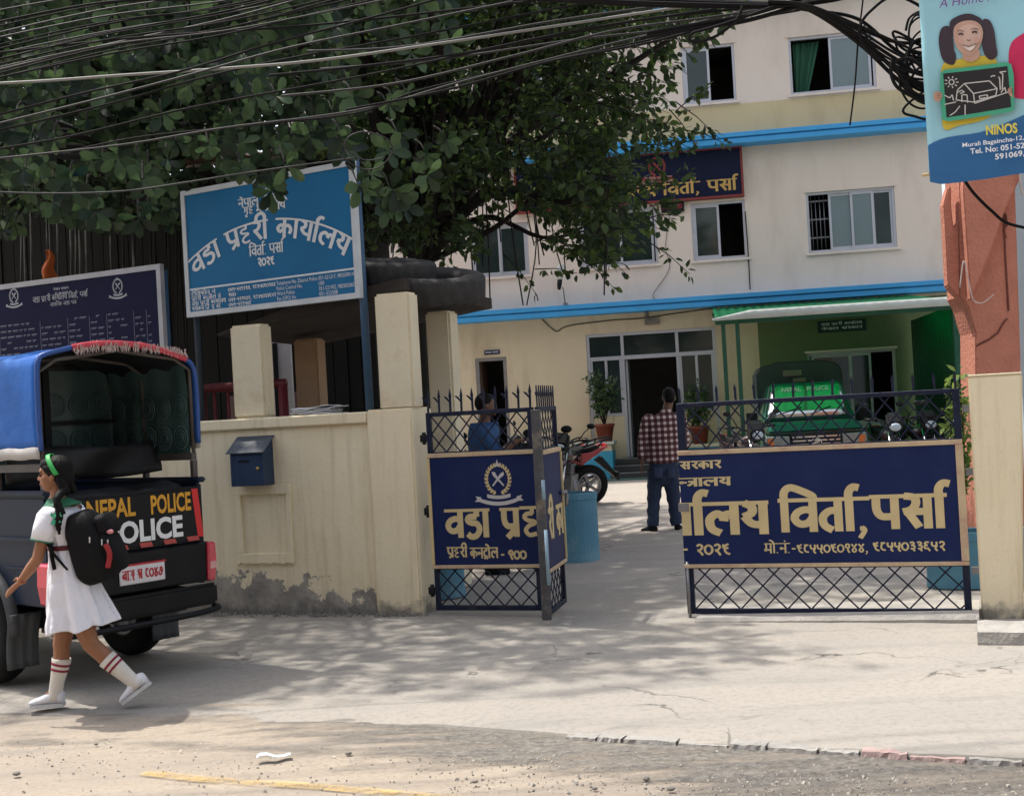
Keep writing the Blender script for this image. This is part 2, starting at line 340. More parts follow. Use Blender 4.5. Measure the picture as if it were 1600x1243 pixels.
# ------------------------------------------------------------------ ground
def groundmat(name, base, dark, light, cracks, grit):
    m = bpy.data.materials.new(name); m.use_nodes = True; n = m.node_tree.nodes; l = m.node_tree.links; b = n['Principled BSDF']
    b.inputs['Roughness'].default_value = .9; b.inputs['Specular IOR Level'].default_value = .2
    tc = n.new('ShaderNodeTexCoord')
    def nz(sc, det, rough=.6, st=(1, 1, 1)):
        mp = n.new('ShaderNodeMapping'); mp.inputs['Scale'].default_value = st; mp.inputs['Rotation'].default_value = (0, 0, R(18)); l.new(tc.outputs['Object'], mp.inputs[0])
        t = n.new('ShaderNodeTexNoise'); t.inputs['Scale'].default_value = sc; t.inputs['Detail'].default_value = det; t.inputs['Roughness'].default_value = rough; l.new(mp.outputs[0], t.inputs[0]); return t.outputs[0]
    def ramp(src, a, c):
        r = n.new('ShaderNodeMapRange'); r.inputs['From Min'].default_value = a; r.inputs['From Max'].default_value = c; l.new(src, r.inputs[0]); return r.outputs[0]
    def mix(f, a, c):
        x = n.new('ShaderNodeMix'); x.data_type = 'RGBA'; l.new(f, x.inputs[0])
        if isinstance(a, tuple): x.inputs[6].default_value = a+(1,)
        else: l.new(a, x.inputs[6])
        if isinstance(c, tuple): x.inputs[7].default_value = c+(1,)
        else: l.new(c, x.inputs[7])
        return x.outputs[2]
    col = mix(ramp(nz(.7, 8, .65, (.6, 1.6, 1)), .35, .7), base, light)
    col = mix(ramp(nz(1.1, 9, .7, (.35, 2.2, 1)), .52, .75), col, dark)
    col = mix(ramp(nz(grit, 4, .8), .48, .78), col, tuple(c*.72 for c in base))
    col = mix(ramp(nz(grit*.8, 4, .8), .66, .85), col, tuple(min(1, c*1.5) for c in light))
    h = nz(grit, 6, .75)
    if cracks:
        vo = n.new('ShaderNodeTexVoronoi'); vo.feature = 'DISTANCE_TO_EDGE'; vo.inputs['Scale'].default_value = .55
        mp = n.new('ShaderNodeVectorMath'); mp.operation = 'ADD'; t = n.new('ShaderNodeTexNoise'); t.inputs['Scale'].default_value = 2.2; t.inputs['Detail'].default_value = 5; l.new(tc.outputs['Object'], t.inputs[0])
        l.new(tc.outputs['Object'], mp.inputs[0]); l.new(t.outputs['Color'], mp.inputs[1]); l.new(mp.outputs[0], vo.inputs[0])
        lt = n.new('ShaderNodeMapRange'); lt.inputs['From Min'].default_value = .0; lt.inputs['From Max'].default_value = .012; lt.inputs['To Min'].default_value = 1; lt.inputs['To Max'].default_value = 0; l.new(vo.outputs['Distance'], lt.inputs[0])
        mm = n.new('ShaderNodeMath'); mm.operation = 'MULTIPLY'; l.new(lt.outputs[0], mm.inputs[0]); l.new(ramp(nz(.8, 3), .5, .62), mm.inputs[1])
        col = mix(mm.outputs[0], col, tuple(c*.3 for c in base))
    l.new(col, b.inputs['Base Color'])
    bp = n.new('ShaderNodeBump'); bp.inputs['Strength'].default_value = .30; bp.inputs['Distance'].default_value = .015; l.new(h, bp.inputs['Height']); l.new(bp.outputs[0], b.inputs['Normal'])
    return m
M_apron = groundmat('dusty concrete', (.285, .265, .24), (.205, .197, .186), (.33, .30, .262), True, 26)
M_court = groundmat('courtyard concrete', (.335, .30, .27), (.25, .23, .213), (.385, .34, .30), True, 20)
M_road = groundmat('worn dusty asphalt', (.275, .235, .195), (.175, .162, .148), (.35, .295, .235), False, 34)
M_grit = mat('grey stone chips', (.30, .28, .26), .9, .25, 30)
M_conc = mat('rough concrete', (.33, .31, .285), .9, .15, 5, .5, 40, dirt=(.2, .19, .18), dirts=3)
b = B(); b.grid(lambda u, v: (-150+300*u, -60+360*v, -.11), 6, 6, False); tag(b.build('ground', mat('earth', (.3, .27, .22), .95, .15, .5)), None, None, kind='structure')
EDGE = [(-500, 1085), (-200, 1100), (0, 1106), (120, 1110), (240, 1118), (380, 1117), (560, 1121), (700, 1125), (800, 1131), (885, 1137), (1080, 1149), (1280, 1160), (1600, 1175), (1900, 1190), (2300, 1206)]
EW = [gnd(*p) for p in EDGE]
def edge_at(x):
    for p, q in zip(EW, EW[1:]):
        if p.x <= x <= q.x: return p.y+(q.y-p.y)*(x-p.x)/(q.x-p.x)
    return EW[0].y if x < EW[0].x else EW[-1].y
b = B()
def roadpt(u, v):
    x = -14+28*u; yb = edge_at(x)+.35; y = -8+(yb+8)*v
    d = max(0, 1-(yb-y)/1.6); return (x, y, -.06+.015*noise.noise(Vector((x*1.1, y*2.2, 0)))+.045*d*d*max(.45, min(1, (.6-x)/1.4))+.008*noise.noise(Vector((x*5, y*9, 3)))*d)
b.grid(roadpt, 220, 130); tag(b.build('road', M_road), None, None, kind='structure')
NX = 300
b = B()
def apr(u, v):
    x = -14+28*u; e = edge_at(x)+.035*noise.noise(Vector((x*3.1, 3, 0)))+.02*noise.noise(Vector((x*11, 7, 0)))
    if v < .02: return (x, e+.01, -.09)
    t = (v-.02)/.98; y = e+(13.5-e)*t**1.6
    return (x, y, .010*noise.noise(Vector((x*.8, y*.9, 1)))-.010+.004*noise.noise(Vector((x*4, y*5, 2)))-.02*math.exp(-((y-e)/.12)**2))
b.grid(apr, NX, 70); tag(b.build('forecourt', M_apron), None, None, kind='structure')
b = B()
def crt(u, v):
    x = -16+34*u; y = 0.25+26*v; p = WF.w(x-8+y*.33, y); return (p.x, p.y, -.045+.058*min(1, v*9)+.004*noise.noise(Vector((x, y, 5))))
b.grid(crt, 60, 60); tag(b.build('courtyard', M_court), None, None, kind='structure')
# threshold slab under the closed gate leaf
x0 = WF.uv(1095, 965)[0]; x1 = WF.uv(1531, 972)[0]
b = B()
def thr(u, v):
    x = x0+(x1-x0)*u; yf = -.20-.03*noise.noise(Vector((x*2.3, 1, 0)))-.015*noise.noise(Vector((x*9, 1, 4))); zt = .015+.035*u
    if v < .3: return (x, yf-.01, -.03+(zt+.018)*v/.3)
    t = (v-.3)/.7; return (x, yf+.02+t*.62, zt-.012*t*0)
b.grid(thr, 90, 10, False)
t0 = thing('threshold', None, None, WF.o, WF.a); o = b.build('threshold', M_conc); o.location = WF.o; o.rotation_euler = (0, 0, WF.a); bpy.data.objects.remove(t0)
tag(o, None, None, kind='structure')
# kerb stones along the road edge at the right
M_kerb = [mat('kerb grey', (.30, .285, .265), .9, .12, 9, .5, 50), mat('kerb worn pink', (.36, .26, .24), .9, .12, 9, .5, 50)]
kx = [(885, 1137), (935, 1140), (975, 1143), (1060, 1147), (1140, 1152), (1200, 1155), (1280, 1160), (1345, 1163), (1420, 1167), (1510, 1171), (1600, 1175), (1690, 1180)]
kp = [gnd(*p) for p in kx]
for i, (p, q) in enumerate(zip(kp, kp[1:])):
    d = q-p; L = d.length-.012-.01*random.random(); b = B(); n = 8
    b.grid(lambda u, v: (L*(u-.5), [-.035, -.04, -.03, .05][int(round(v*3))]+.014*noise.noise(Vector((u*5+i*9, v*3, 1))), [-.1, -.03, .004, .006][int(round(v*3))]+.008*noise.noise(Vector((u*4+i*7, v*3, 8)))), n, 3, False)
    o = b.build('kerb_stone', M_kerb[1 if i in (7, 8) else 0]); o.location = (p+q)/2+Vector((0, 0, random.uniform(-.040, -.024))); o.rotation_euler = (random.uniform(-.04, .04), 0, math.atan2(d.y, d.x))
    tag(o, 'faded pink kerb stone at the road edge' if i in (7, 8) else 'worn grey kerb stone at the road edge', 'kerb stone', 'worn kerb stones along the road')
# strip of grey broken asphalt along the kerb, fading into the dust
m = bpy.data.materials.new('grey broken asphalt'); m.use_nodes = True; n = m.node_tree.nodes; l = m.node_tree.links; pb = n['Principled BSDF']; pb.inputs['Roughness'].default_value = .9
tc = n.new('ShaderNodeTexCoord'); t = n.new('ShaderNodeTexNoise'); t.inputs['Scale'].default_value = 2.6; t.inputs['Detail'].default_value = 9; t.inputs['Roughness'].default_value = .7
mp = n.new('ShaderNodeMapping'); mp.inputs['Rotation'].default_value = (0, 0, R(14)); mp.inputs['Scale'].default_value = (.5, 2.2, 1); l.new(tc.outputs['Object'], mp.inputs[0]); l.new(mp.outputs[0], t.inputs[0])
uv = n.new('ShaderNodeAttribute'); uv.attribute_name = 'fade'
ad = n.new('ShaderNodeMath'); ad.operation = 'MULTIPLY_ADD'; ad.inputs[1].default_value = 1.5; l.new(t.outputs[0], ad.inputs[0]); l.new(uv.outputs['Fac'], ad.inputs[2])
r = n.new('ShaderNodeMapRange'); r.inputs['From Min'].default_value = 1.08; r.inputs['From Max'].default_value = 1.42; r.inputs['To Max'].default_value = .8; l.new(ad.outputs[0], r.inputs[0])
t2 = n.new('ShaderNodeTexNoise'); t2.inputs['Scale'].default_value = 26; t2.inputs['Detail'].default_value = 8; t2.inputs['Roughness'].default_value = .8; l.new(tc.outputs['Object'], t2.inputs[0])
cr = n.new('ShaderNodeValToRGB'); cr.color_ramp.elements[0].position = .38; cr.color_ramp.elements[1].position = .68; cr.color_ramp.elements[0].color = (.085, .082, .078, 1); cr.color_ramp.elements[1].color = (.33, .30, .26, 1); l.new(t2.outputs[0], cr.inputs[0]); l.new(cr.outputs[0], pb.inputs['Base Color'])
bp = n.new('ShaderNodeBump'); bp.inputs['Strength'].default_value = .6; bp.inputs['Distance'].default_value = .02; l.new(t2.outputs[0], bp.inputs['Height']); l.new(bp.outputs[0], pb.inputs['Normal'])
tr = n.new('ShaderNodeBsdfTransparent'); ms = n.new('ShaderNodeMixShader'); l.new(r.outputs[0], ms.inputs[0]); l.new(tr.outputs[0], ms.inputs[1]); l.new(pb.outputs[0], ms.inputs[2]); l.new(ms.outputs[0], n['Material Output'].inputs[0])
b = B()
def strip(u, v):
    x = -7+14*u; yb = edge_at(x)+.35; y = yb-.02-1.5*(1-v); V_ = (y+8)/(yb+8); q = roadpt(u*.5+.25, V_); return (x, y, q[2]+.004)
b.grid(strip, 220, 30); o = b.build('road_edge', m, rec=False); at_ = o.data.attributes.new('fade', 'FLOAT', 'POINT')
for i in range(len(o.data.vertices)): v = (i//221)/30; xx = -7+14*(i % 221)/220; at_.data[i].value = min(1, v*2.2)*(.60 if xx > -.2 else .60-.28*min(1, (-.2-xx)/1.6))
tag(o, None, None, kind='structure')
# loose chips along the broken road edge (nobody could count them)
b = B(); rnd = random.Random(3)
for i in range(9000):
    x = rnd.uniform(-3.4, 3.4); e = edge_at(x); y = e-abs(rnd.gauss(.1, .45)) if rnd.random() < .8 else rnd.uniform(4.2, e)
    s_ = rnd.choice((.004, .005, .006, .008, .011)) if rnd.random() > .01 else rnd.uniform(.015, .024)
    if y > e-.05 or y < 4 or (x < -.4 and rnd.random() < .6): continue
    a = rnd.random()*6; z = -.055+.01*noise.noise(Vector((x*1.1, y*2.2, 0)))
    M = Matrix.Rotation(a, 3, 'Z') @ Matrix.Rotation(rnd.random(), 3, 'X'); b.mi = rnd.choice((0, 0, 1, 1, 1, 2))
    P = [M @ Vector(q)*s_ for q in ((1, 0, -.3), (-.4, .8, -.3), (-.6, -.7, -.3), (.1, .1, .7), (.5, .6, .3))]
    b.add([p+Vector((x, y, z)) for p in P], [(0, 1, 4), (1, 3, 4), (3, 0, 4), (0, 3, 2), (1, 2, 3), (0, 2, 1)])
o = b.build('gravel', [M_grit, mat('pale stone chips', (.46, .42, .36), .9, .2, 30), mat('dark stone chips', (.24, .22, .20), .9, .2, 30)], rec=False); tag(o, 'loose stone chips along the broken road edge', 'gravel', kind='stuff')
# faded yellow road line
m = bpy.data.materials.new('faded yellow paint'); m.use_nodes = True; n = m.node_tree.nodes; l = m.node_tree.links
t = n.new('ShaderNodeTexNoise'); t.inputs['Scale'].default_value = 9; t.inputs['Detail'].default_value = 8; t.inputs['Roughness'].default_value = .75; tc = n.new('ShaderNodeTexCoord'); l.new(tc.outputs['Object'], t.inputs[0])
r = n.new('ShaderNodeMapRange'); r.inputs['From Min'].default_value = .38; r.inputs['From Max'].default_value = .66; r.inputs['To Max'].default_value = .8; l.new(t.outputs[0], r.inputs[0])
n['Principled BSDF'].inputs['Base Color'].default_value = (.52, .36, .13, 1); n['Principled BSDF'].inputs['Roughness'].default_value = .9
tr = n.new('ShaderNodeBsdfTransparent'); ms = n.new('ShaderNodeMixShader'); l.new(r.outputs[0], ms.inputs[0]); l.new(tr.outputs[0], ms.inputs[1]); l.new(n['Principled BSDF'].outputs[0], ms.inputs[2]); l.new(ms.outputs[0], n['Material Output'].inputs[0])
p = gnd(225, 1206, -.05); q = gnd(790, 1250, -.05); d = (q-p).normalized(); nn = Vector((-d.y, d.x, 0))
b = B(); b.grid(lambda u, v: tuple((p+(q-p)*u*1.6+nn*(v-.5)*.09) + Vector((0, 0, .004+.015*noise.noise(Vector(((p+(q-p)*u*1.6).x*1.1, (p+(q-p)*u*1.6).y*2.2, 0)))-.0048))), 80, 2)
tag(b.build('road_line', m, rec=False), None, None, kind='structure')

# ------------------------------------------------------------------ police building
bld = thing('police_building', 'three storey cream police station with sky blue ledges behind the courtyard', 'building', BF.o, BF.a)
XL = BF.uv(470, 600)[0]; XR = BF.uv(1479, 420)[0]
def holes_wall(bd, x0, x1, z0, z1, hs, y=0.0, dep=.16):
    xs = sorted({x0, x1}|{min(max(h[i], x0), x1) for h in hs for i in (0, 1)}); zs = sorted({z0, z1}|{min(max(h[i], z0), z1) for h in hs for i in (2, 3)})
    for i in range(len(xs)-1):
        for j in range(len(zs)-1):
            cx, cz = (xs[i]+xs[i+1])/2, (zs[j]+zs[j+1])/2
            if any(h[0] < cx < h[1] and h[2] < cz < h[3] for h in hs): continue
            bd.add([(xs[i], y, zs[j]), (xs[i+1], y, zs[j]), (xs[i+1], y, zs[j+1]), (xs[i], y, zs[j+1])], [(0, 1, 2, 3)])
    for a, c, e, f in hs:
        if f < z0+.01 or e > z1-.01: continue
        e2, f2 = max(e, z0), min(f, z1)
        bd.add([(a, y, e2), (a, y+dep, e2), (a, y+dep, f2), (a, y, f2)], [(0, 1, 2, 3)]); bd.add([(c, y, e2), (c, y+dep, e2), (c, y+dep, f2), (c, y, f2)], [(3, 2, 1, 0)])
        bd.add([(a, y, f2), (c, y, f2), (c, y+dep, f2), (a, y+dep, f2)], [(0, 1, 2, 3)])
        if e >= z0: bd.add([(a, y, e2), (c, y, e2), (c, y+dep, e2), (a, y+dep, e2)], [(3, 2, 1, 0)])
W_ = dict(U1=BF.rect(1066, 71, 1149, 161), U2=BF.rect(1233, 53, 1368, 143), U0=BF.rect(752, 102, 895, 196), M1=BF.rect(1261, 296, 1400, 391), M2=BF.rect(1081, 315, 1166, 405), M3=BF.rect(905, 326, 1027, 416), M4=BF.rect(735, 350, 826, 432),
          E=BF.rect(920, 516, 1123, 712), D=BF.rect(746, 558, 795, 700), C=BF.rect(1264, 548, 1402, 665))
zl = BF.uv(1200, 455, -.5)[1]; zu = BF.uv(1200, 202, -.5)[1]           # tops of the two ledges
zt = BF.uv(700, 22, -.5)[1]; ztan = BF.uv(1200, 158)[1]
ZTOP = zt+1.2
W_['E'] = (W_['E'][0], W_['E'][1], .42, W_['E'][3]); W_['D'] = (W_['D'][0], W_['D'][1], .3, W_['D'][3])
b = B(); hs = list(W_.values())
b.mi = 0; holes_wall(b, XL, XR, -.1, zl-.12, hs)
b.mi = 1; holes_wall(b, XL, XR, zl-.12, zu-.12, hs)
b.mi = 2; holes_wall(b, XL, XR, zu-.12, ztan, hs)
b.mi = 1; holes_wall(b, XL, XR, ztan, ZTOP, hs)
b.mi = 1
b.add([(XR, 0, -.1), (XR, 9, -.1), (XR, 9, ZTOP), (XR, 0, ZTOP), (XL, 0, -.1), (XL, 9, -.1), (XL, 9, ZTOP), (XL, 0, ZTOP)], [(0, 1, 2, 3), (7, 6, 5, 4), (1, 5, 6, 2), (3, 2, 6, 7)])
b.build('wall', [M_beige, M_pale, M_tan], bld, rec=False)
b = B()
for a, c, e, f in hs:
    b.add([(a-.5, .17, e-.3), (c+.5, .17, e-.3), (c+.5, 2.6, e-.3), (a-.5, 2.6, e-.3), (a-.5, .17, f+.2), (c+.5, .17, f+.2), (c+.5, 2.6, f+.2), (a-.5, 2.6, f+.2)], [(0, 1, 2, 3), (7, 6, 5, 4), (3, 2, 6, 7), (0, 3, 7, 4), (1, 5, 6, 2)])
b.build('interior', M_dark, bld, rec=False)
for z, pr in ((zl, .5), (zu, .5), (zt, .5)):
    xr = XR+(.05 if z != zu else .06)
    b = B(); b.bx(XL-.3, xr, -pr, -.002, z-.10, z); b.bx(XL-.3, xr-.02, -pr+.05, -.003, z-.125, z-.102); b.bx(XL-.3, xr-.01, -pr+.02, -.004, z-.24, z-.127); b.build('ledge', M_blue, bld, .008)
def window(key, panes, sillh=.05, name='window'):
    a, c, e, f = W_[key]; t = .055; y0, y1 = .03, .10
    b = B(); b.bx(a, a+t, y0, y1, e, f); b.bx(c-t, c, y0, y1, e, f); b.bx(a+t, c-t, y0, y1, f-t, f); b.bx(a+t, c-t, y0, y1, e, e+t)
    fr = b.build(name, M_alu, bld, .004)
    wd = c-a-2*t
    for i, (u0, u1, k) in enumerate(panes):
        p0, p1 = a+t+wd*u0, a+t+wd*u1; s_ = .05; yy = y0+.012+(.028 if i % 2 else 0)
        if k == 'open': continue
        b = B(); b.bx(p0, p0+s_, yy, yy+.025, e+t, f-t); b.bx(p1-s_, p1, yy, yy+.025, e+t, f-t); b.bx(p0+s_, p1-s_, yy, yy+.025, f-t-s_, f-t); b.bx(p0+s_, p1-s_, yy, yy+.025, e+t, e+t+s_)
        b.build('sash', M_alu, fr)
        b = B(); b.bx(p0+s_-.002, p1-s_+.002, yy+.010, yy+.015, e+t+s_-.002, f-t-s_+.002); b.build('pane', M_frost if k == 'frost' else M_glass, fr)
    b = B(); b.bx(a-.06, c+.06, -.06, .028, e-sillh-.003, e-.003); b.build('sill', M_pale, fr)
    b = B(); b.bx(a-.05, c+.05, -.03, .028, f+.003, f+.05); b.build('lintel', M_pale, fr)
    return fr
window('U1', [(0, .52, 'glass'), (.5, 1, 'open')])
fr = window('U2', [(.0, .5, 'open'), (.47, .98, 'frost')])
a, c, e, f = W_['U2']; M_cur = mat('green curtain', (.03, .11, .065), .9, .2, 4, stretch=(14, 1, 1))
b = B(); b.grid(lambda u, v: (a+.12+(.55*u)*(1-.55*v)+.03*math.sin(u*26), .3+.03*math.sin(u*30), f-.06-(f-e-.1)*v), 40, 10); b.build('curtain', M_cur, fr, rec=False)
window('U0', [(.0, .36, 'glass'), (.34, .68, 'glass'), (.66, 1, 'glass')])
fr = window('M1', [(0, .26, 'open'), (.24, .53, 'frost'), (.5, .78, 'frost'), (.76, 1, 'glass')])
a, c, e, f = W_['M1']; b = B()
for k in range(4): b.tube([(a+.12+.09*k, .2, e+.05), (a+.12+.09*k, .2, f-.05)], .012, 6)
for k in range(3): b.bar((a+.07, .2, e+.35+.4*k), (a+.5, .2, e+.35+.4*k), .012, .03)
b.build('grille', M_steel, fr)
window('M2', [(0, .52, 'glass'), (.5, 1, 'open')])
window('M3', [(0, .55, 'glass'), (.5, .98, 'glass')])
window('M4', [(0, .52, 'glass'), (.5, 1, 'glass')])
# entrance: transom lights, side lights and open doorway
a, c, e, f = W_['E']; xd0 = BF.uv(979, 620)[0]; xd1 = BF.uv(1060, 620)[0]; zt_ = BF.uv(1020, 556)[1]
b = B(); t = .07
b.bx(a, a+t, .02, .10, e, f); b.bx(c-t, c, .02, .10, e, f); b.bx(a+t, c-t, .02, .10, f-t, f); b.bx(a+t, c-t, .018, .098, zt_-.04, zt_+.05)
b.bx(xd0-t, xd0, .02, .10, e, zt_-.04); b.bx(xd1, xd1+t, .02, .10, e, zt_-.04); b.bx(xd0-t, xd0, .02, .10, zt_+.05, f-t); b.bx(xd1, xd1+t, .02, .10, zt_+.05, f-t)
zm = e+.95
for p0, p1 in ((a+t, xd0-t), (xd1+t, c-t)): b.bx(p0, p1, .02, .10, zm, zm+.06); b.bx((p0+p1)/2-.03, (p0+p1)/2+.03, .025, .095, zm+.06, zt_-.04); b.bx(p0, p0+.05, .03, .09, zm+.06, zt_-.04); b.bx(p1-.05, p1, .03, .09, zm+.06, zt_-.04)
ent = b.build('entrance', M_alu, bld, .004)
b = B()
for p0, p1 in ((a+t, xd0-t), (xd1+t, c-t)): b.bx(p0, p1, .05, .056, zm+.05, zt_-.03); b.bx(p0, p1, .05, .056, zt_+.04, f-t+.01)
b.bx(xd0, xd1, .05, .056, zt_+.04, f-t+.01); b.build('pane', M_glass, ent)
b = B()
for p0, p1 in ((a+t, xd0-t), (xd1+t, c-t)): b = B(); b.bx(p0-.002, p1+.002, .03, .12, e, zm); b.build('dado_wall', M_beige, ent)
b = B(); b.bx(xd0+.01, xd0+.06, .12, .9, e, zt_-.05); b.bx(xd0+.02, xd0+.05, .2, .8, e+.1, e+.11); b.build('door', M_alu, ent, .004)
# small side door with dark frame
a, c, e, f = W_['D']; b = B(); b.bx(a, a+.08, .01, .12, e, f); b.bx(c-.08, c, .01, .12, e, f); b.bx(a+.08, c-.08, .01, .12, f-.08, f); fr = b.build('door_frame', mat('grey door frame', (.22, .2, .19), .6), bld)
b = B(); b.bx(a+.08, a+.12, .14, .85, e, f-.08); b.bx(a+.125, a+.135, .3, .7, e+.3, e+1.6); b.build('door', mat('brown door', (.10, .05, .03), .5, .2, 5), fr)
b = B(); b.bx(a-.1, c+.1, -.35, .0, 0, .3); b.build('door_step', M_conc, bld)
b = B(); holes_wall(b, BF.uv(1189, 600)[0], XR-.003, .0, zl-.3, [W_['C']], -.006, .0055); b.build('green_tint_panel', mat('green light wall tint', (.15, .19, .095), .85, .06, 1.6, dirt=(.10, .14, .075), dirts=.8, spec=.15), bld, rec=False)  # panel colour holds the green light that falls through the carport roof
# carport window, with grey curtain
fr = window('C', [(0, .02, 'open'), (.02, .5, 'glass'), (.48, .74, 'glass'), (.8, 1, 'open')])
# front steps and mat
xs0 = BF.uv(958, 720)[0]; xs1 = BF.uv(1085, 720)[0]
b = B(); b.bx(xs0, xs1, -.95, -.62, .0, .14); b.bx(xs0, xs1, -.62, -.3, 0, .28); b.bx(xs0, xs1, -.3, .3, 0, .42)
M_step = mat('dark stone step', (.06, .06, .065), .4, .2, 20)
b.build('step', M_step, bld, .01)
b = B()
for k in range(3): b.bx(xs0-.003, xs1+.003, -.958+.325*k, -.93+.325*k, .128+.14*k, .145+.14*k)
b.build('nosing', mat('pale step edge', (.3, .3, .3), .6), bld)
b = B(); b.bx(xs0-.2, xs1+.1, -1.55, -1.0, .012, .03); o = b.build('doormat', mat('green doormat', (.05, .10, .085), .95, .2, 40)); o.location = BF.o; o.rotation_euler = (0, 0, BF.a); tag(o, 'flat green mat on the ground before the entrance steps', 'mat')
# plinth with plant pot, left of the steps: cream top, blue foot
def plinth(px0, px1, pyt, name_):
    a0 = BF.uv(px0, 720, -.9)[0]; a1 = BF.uv(px1, 720, -.9)[0]; z_ = BF.uv((px0+px1)/2, pyt, -.9)[1]
    b = B(); b.bx(a0, a1, -.9, -.02, .0, .62); b.mi = 1; b.bx(a0+.003, a1-.003, -.897, -.02, .62, z_-.06); b.bx(a0-.05, a1+.05, -.94, -.02, z_-.06, z_)
    return b.build('plinth', [mat('blue dado paint', (.05, .33, .52), .6, .12, 4), M_beige], bld, .01), (a0+a1)/2, z_
_, PX1, PZ1 = plinth(868, 958, 692, 'plinth'); _, PX2, PZ2 = plinth(1068, 1122, 694, 'plinth')
# facade wiring, plaques
b = B(); pts = [(845, 497), (868, 517), (880, 512), (900, 507), (960, 500), (1005, 497), (1060, 489), (1120, 481)]
b.tube(spl([Vector((BF.uv(x, y)[0], -.02, BF.uv(x, y)[1])) for x, y in pts], 5), .01, 5)
b.tube(spl([Vector((BF.uv(x, y)[0], -.02, BF.uv(x, y)[1])) for x, y in [(1164, 330), (1168, 380), (1172, 452)]], 5), .012, 5)
b.tube(spl([Vector((BF.uv(x, y)[0], -.02, BF.uv(x, y)[1])) for x, y in [(1040, 470), (1020, 462), (1046, 420), (1040, 385), (1047, 335)]], 5), .006, 5)
b.build('wiring', M_black, bld)
def plaque(name, box, mcol, mtxt, lines, label, cat, group=None):
    a, c, e, f = BF.rect(*box); b = B(); b.bx(a, c, -.035, -.002, e, f); t = thing(name, label, cat, BF.w((a+c)/2, 0, e), BF.a, group)
    o = b.build('panel', mcol, t, .004); o.data.transform(Matrix.Translation((-(a+c)/2, 0, -e)))
    b = B(); h = (f-e)/(len(lines)+.6)
    for i, ln in enumerate(lines): deva(b, ln, -(c-a)*.42, (f-e)-h*(i+1.05), h*.55, .16, -.036, width=(c-a)*.84)
    b.build('lettering', mtxt, t, rec=False); return t
plaque('door_plaque', (757, 547, 781, 553.5), M_navy, M_white, ['ma|ha|la aa|ka|ka'], 'tiny navy name plate above the small side door', 'name plate')
plaque('wall_plaque', (1277, 500, 1353, 518), mat('dark green plaque', (.012, .03, .03), .5), M_white, ['va|da|aa pra|ha|ra|ii ka|aa|ya|aar|la|ya', 'na|e|pa|aa|la sa|ra|ka|aa|ra'], 'dark plaque on the green lit wall under the carport roof', 'plaque')
# small camera box over the entrance
b = B(); a, c, e, f = BF.rect(1006, 489, 1031, 507); t = thing('security_camera', 'small security camera with bracket above the entrance glazing', 'camera', BF.w((a+c)/2, 0, e), BF.a)
b.bx(-.16, .17, -.06, -.002, .0, .12); b.build('bracket', mat('dusty grey', (.2, .18, .16), .7), t); b = B(); b.lathe([(.02, 0), (.045, .01), (.045, .2), (.05, .21), (.035, .22)], 12, Matrix.Translation((-.1, -.1, .2)) @ Matrix.Rotation(R(75), 4, 'X')); b.bx(-.12, -.08, -.1, -.05, .1, .2); b.build('body', M_steel, t)
# LED clock
a, c, e, f = BF.rect(1033, 315, 1069, 332); t = thing('clock_display', 'black digital clock with red figures under the navy wall sign', 'clock', BF.w((a+c)/2, 0, e), BF.a)
b = B(); b.bx(-(c-a)/2, (c-a)/2, -.09, -.002, 0, f-e); b.build('case', M_blk, t, .01)
m = mat('dim red led', (.25, .01, .02), .5); m.node_tree.nodes['Principled BSDF'].inputs['Emission Color'].default_value = (.5, .01, .03, 1); m.node_tree.nodes['Principled BSDF'].inputs['Emission Strength'].default_value = .12
b = B(); latin(b, '11:15:20', -(c-a)*.4, (f-e)*.28, (f-e)*.45, -.091, width=(c-a)*.8); b.build('figures', m, t, rec=False)
# navy sign over the first floor windows
a, c, e, f = BF.rect(808, 243, 1158, 320); f = min(f, zu-.3); f = BF.uv(1100, 236, -.1)[1]; e = BF.uv(1100, 308, -.1)[1]
t = thing('wall_sign', 'long navy police office sign with red rim on the upper facade', 'sign', BF.w((a+c)/2, -.05, e), BF.a)
hw = (c-a)/2; hh = f-e
b = B(); b.bx(-hw, hw, -.08, .045, 0, hh); b.build('panel', mat('dark wall sign', (.007, .010, .034), .5, .1, 3, spec=.15), t)
b = B(); k = .05
b.bx(-hw-k, hw+k, -.10, .04, hh, hh+k); b.bx(-hw-k, hw+k, -.10, .04, -k, 0); b.bx(-hw-k, -hw, -.10, .04, 0, hh); b.bx(hw, hw+k, -.10, .04, 0, hh); b.build('rim', mat('red rim', (.22, .03, .025), .5), t)
gx = lambda px: BF.uv(px, 285)[0]-(a+c)/2
b = B(); deva(b, 'va|da|aa pra|ha|ra|ii ka|aa|ya|aar|la|ya i|va|ta|aar|, pa|sa|aar', -hw*.96, hh*.10, hh*.24, .17, -.081, width=hw*1.92)
b.build('lettering', mat('orange gold lettering', (.55, .33, .09), .5), t, rec=False)
b = B(); b2 = B(); emblem(b, b2, gx(1028), hh*.74, .2, -.081); b.build('wreath', mat('dull red paint', (.30, .05, .03), .6), t, rec=False); b2.build('crest', mat('dull red paint', (.30, .05, .03)), t, rec=False)
b = B(); deva(b, 'na|e|pa|aa|la sa|ra|ka|aa|ra', gx(1006), hh*.46, hh*.06, .2, -.081, width=gx(1050)-gx(1006)); deva(b, 'ga|ri|ha ma|n|tra|aa|la|ya', gx(1002), hh*.38, hh*.06, .2, -.081, width=gx(1054)-gx(1002)); b.build('small_lettering', mat('rose paint', (.4, .2, .17), .6), t, rec=False)
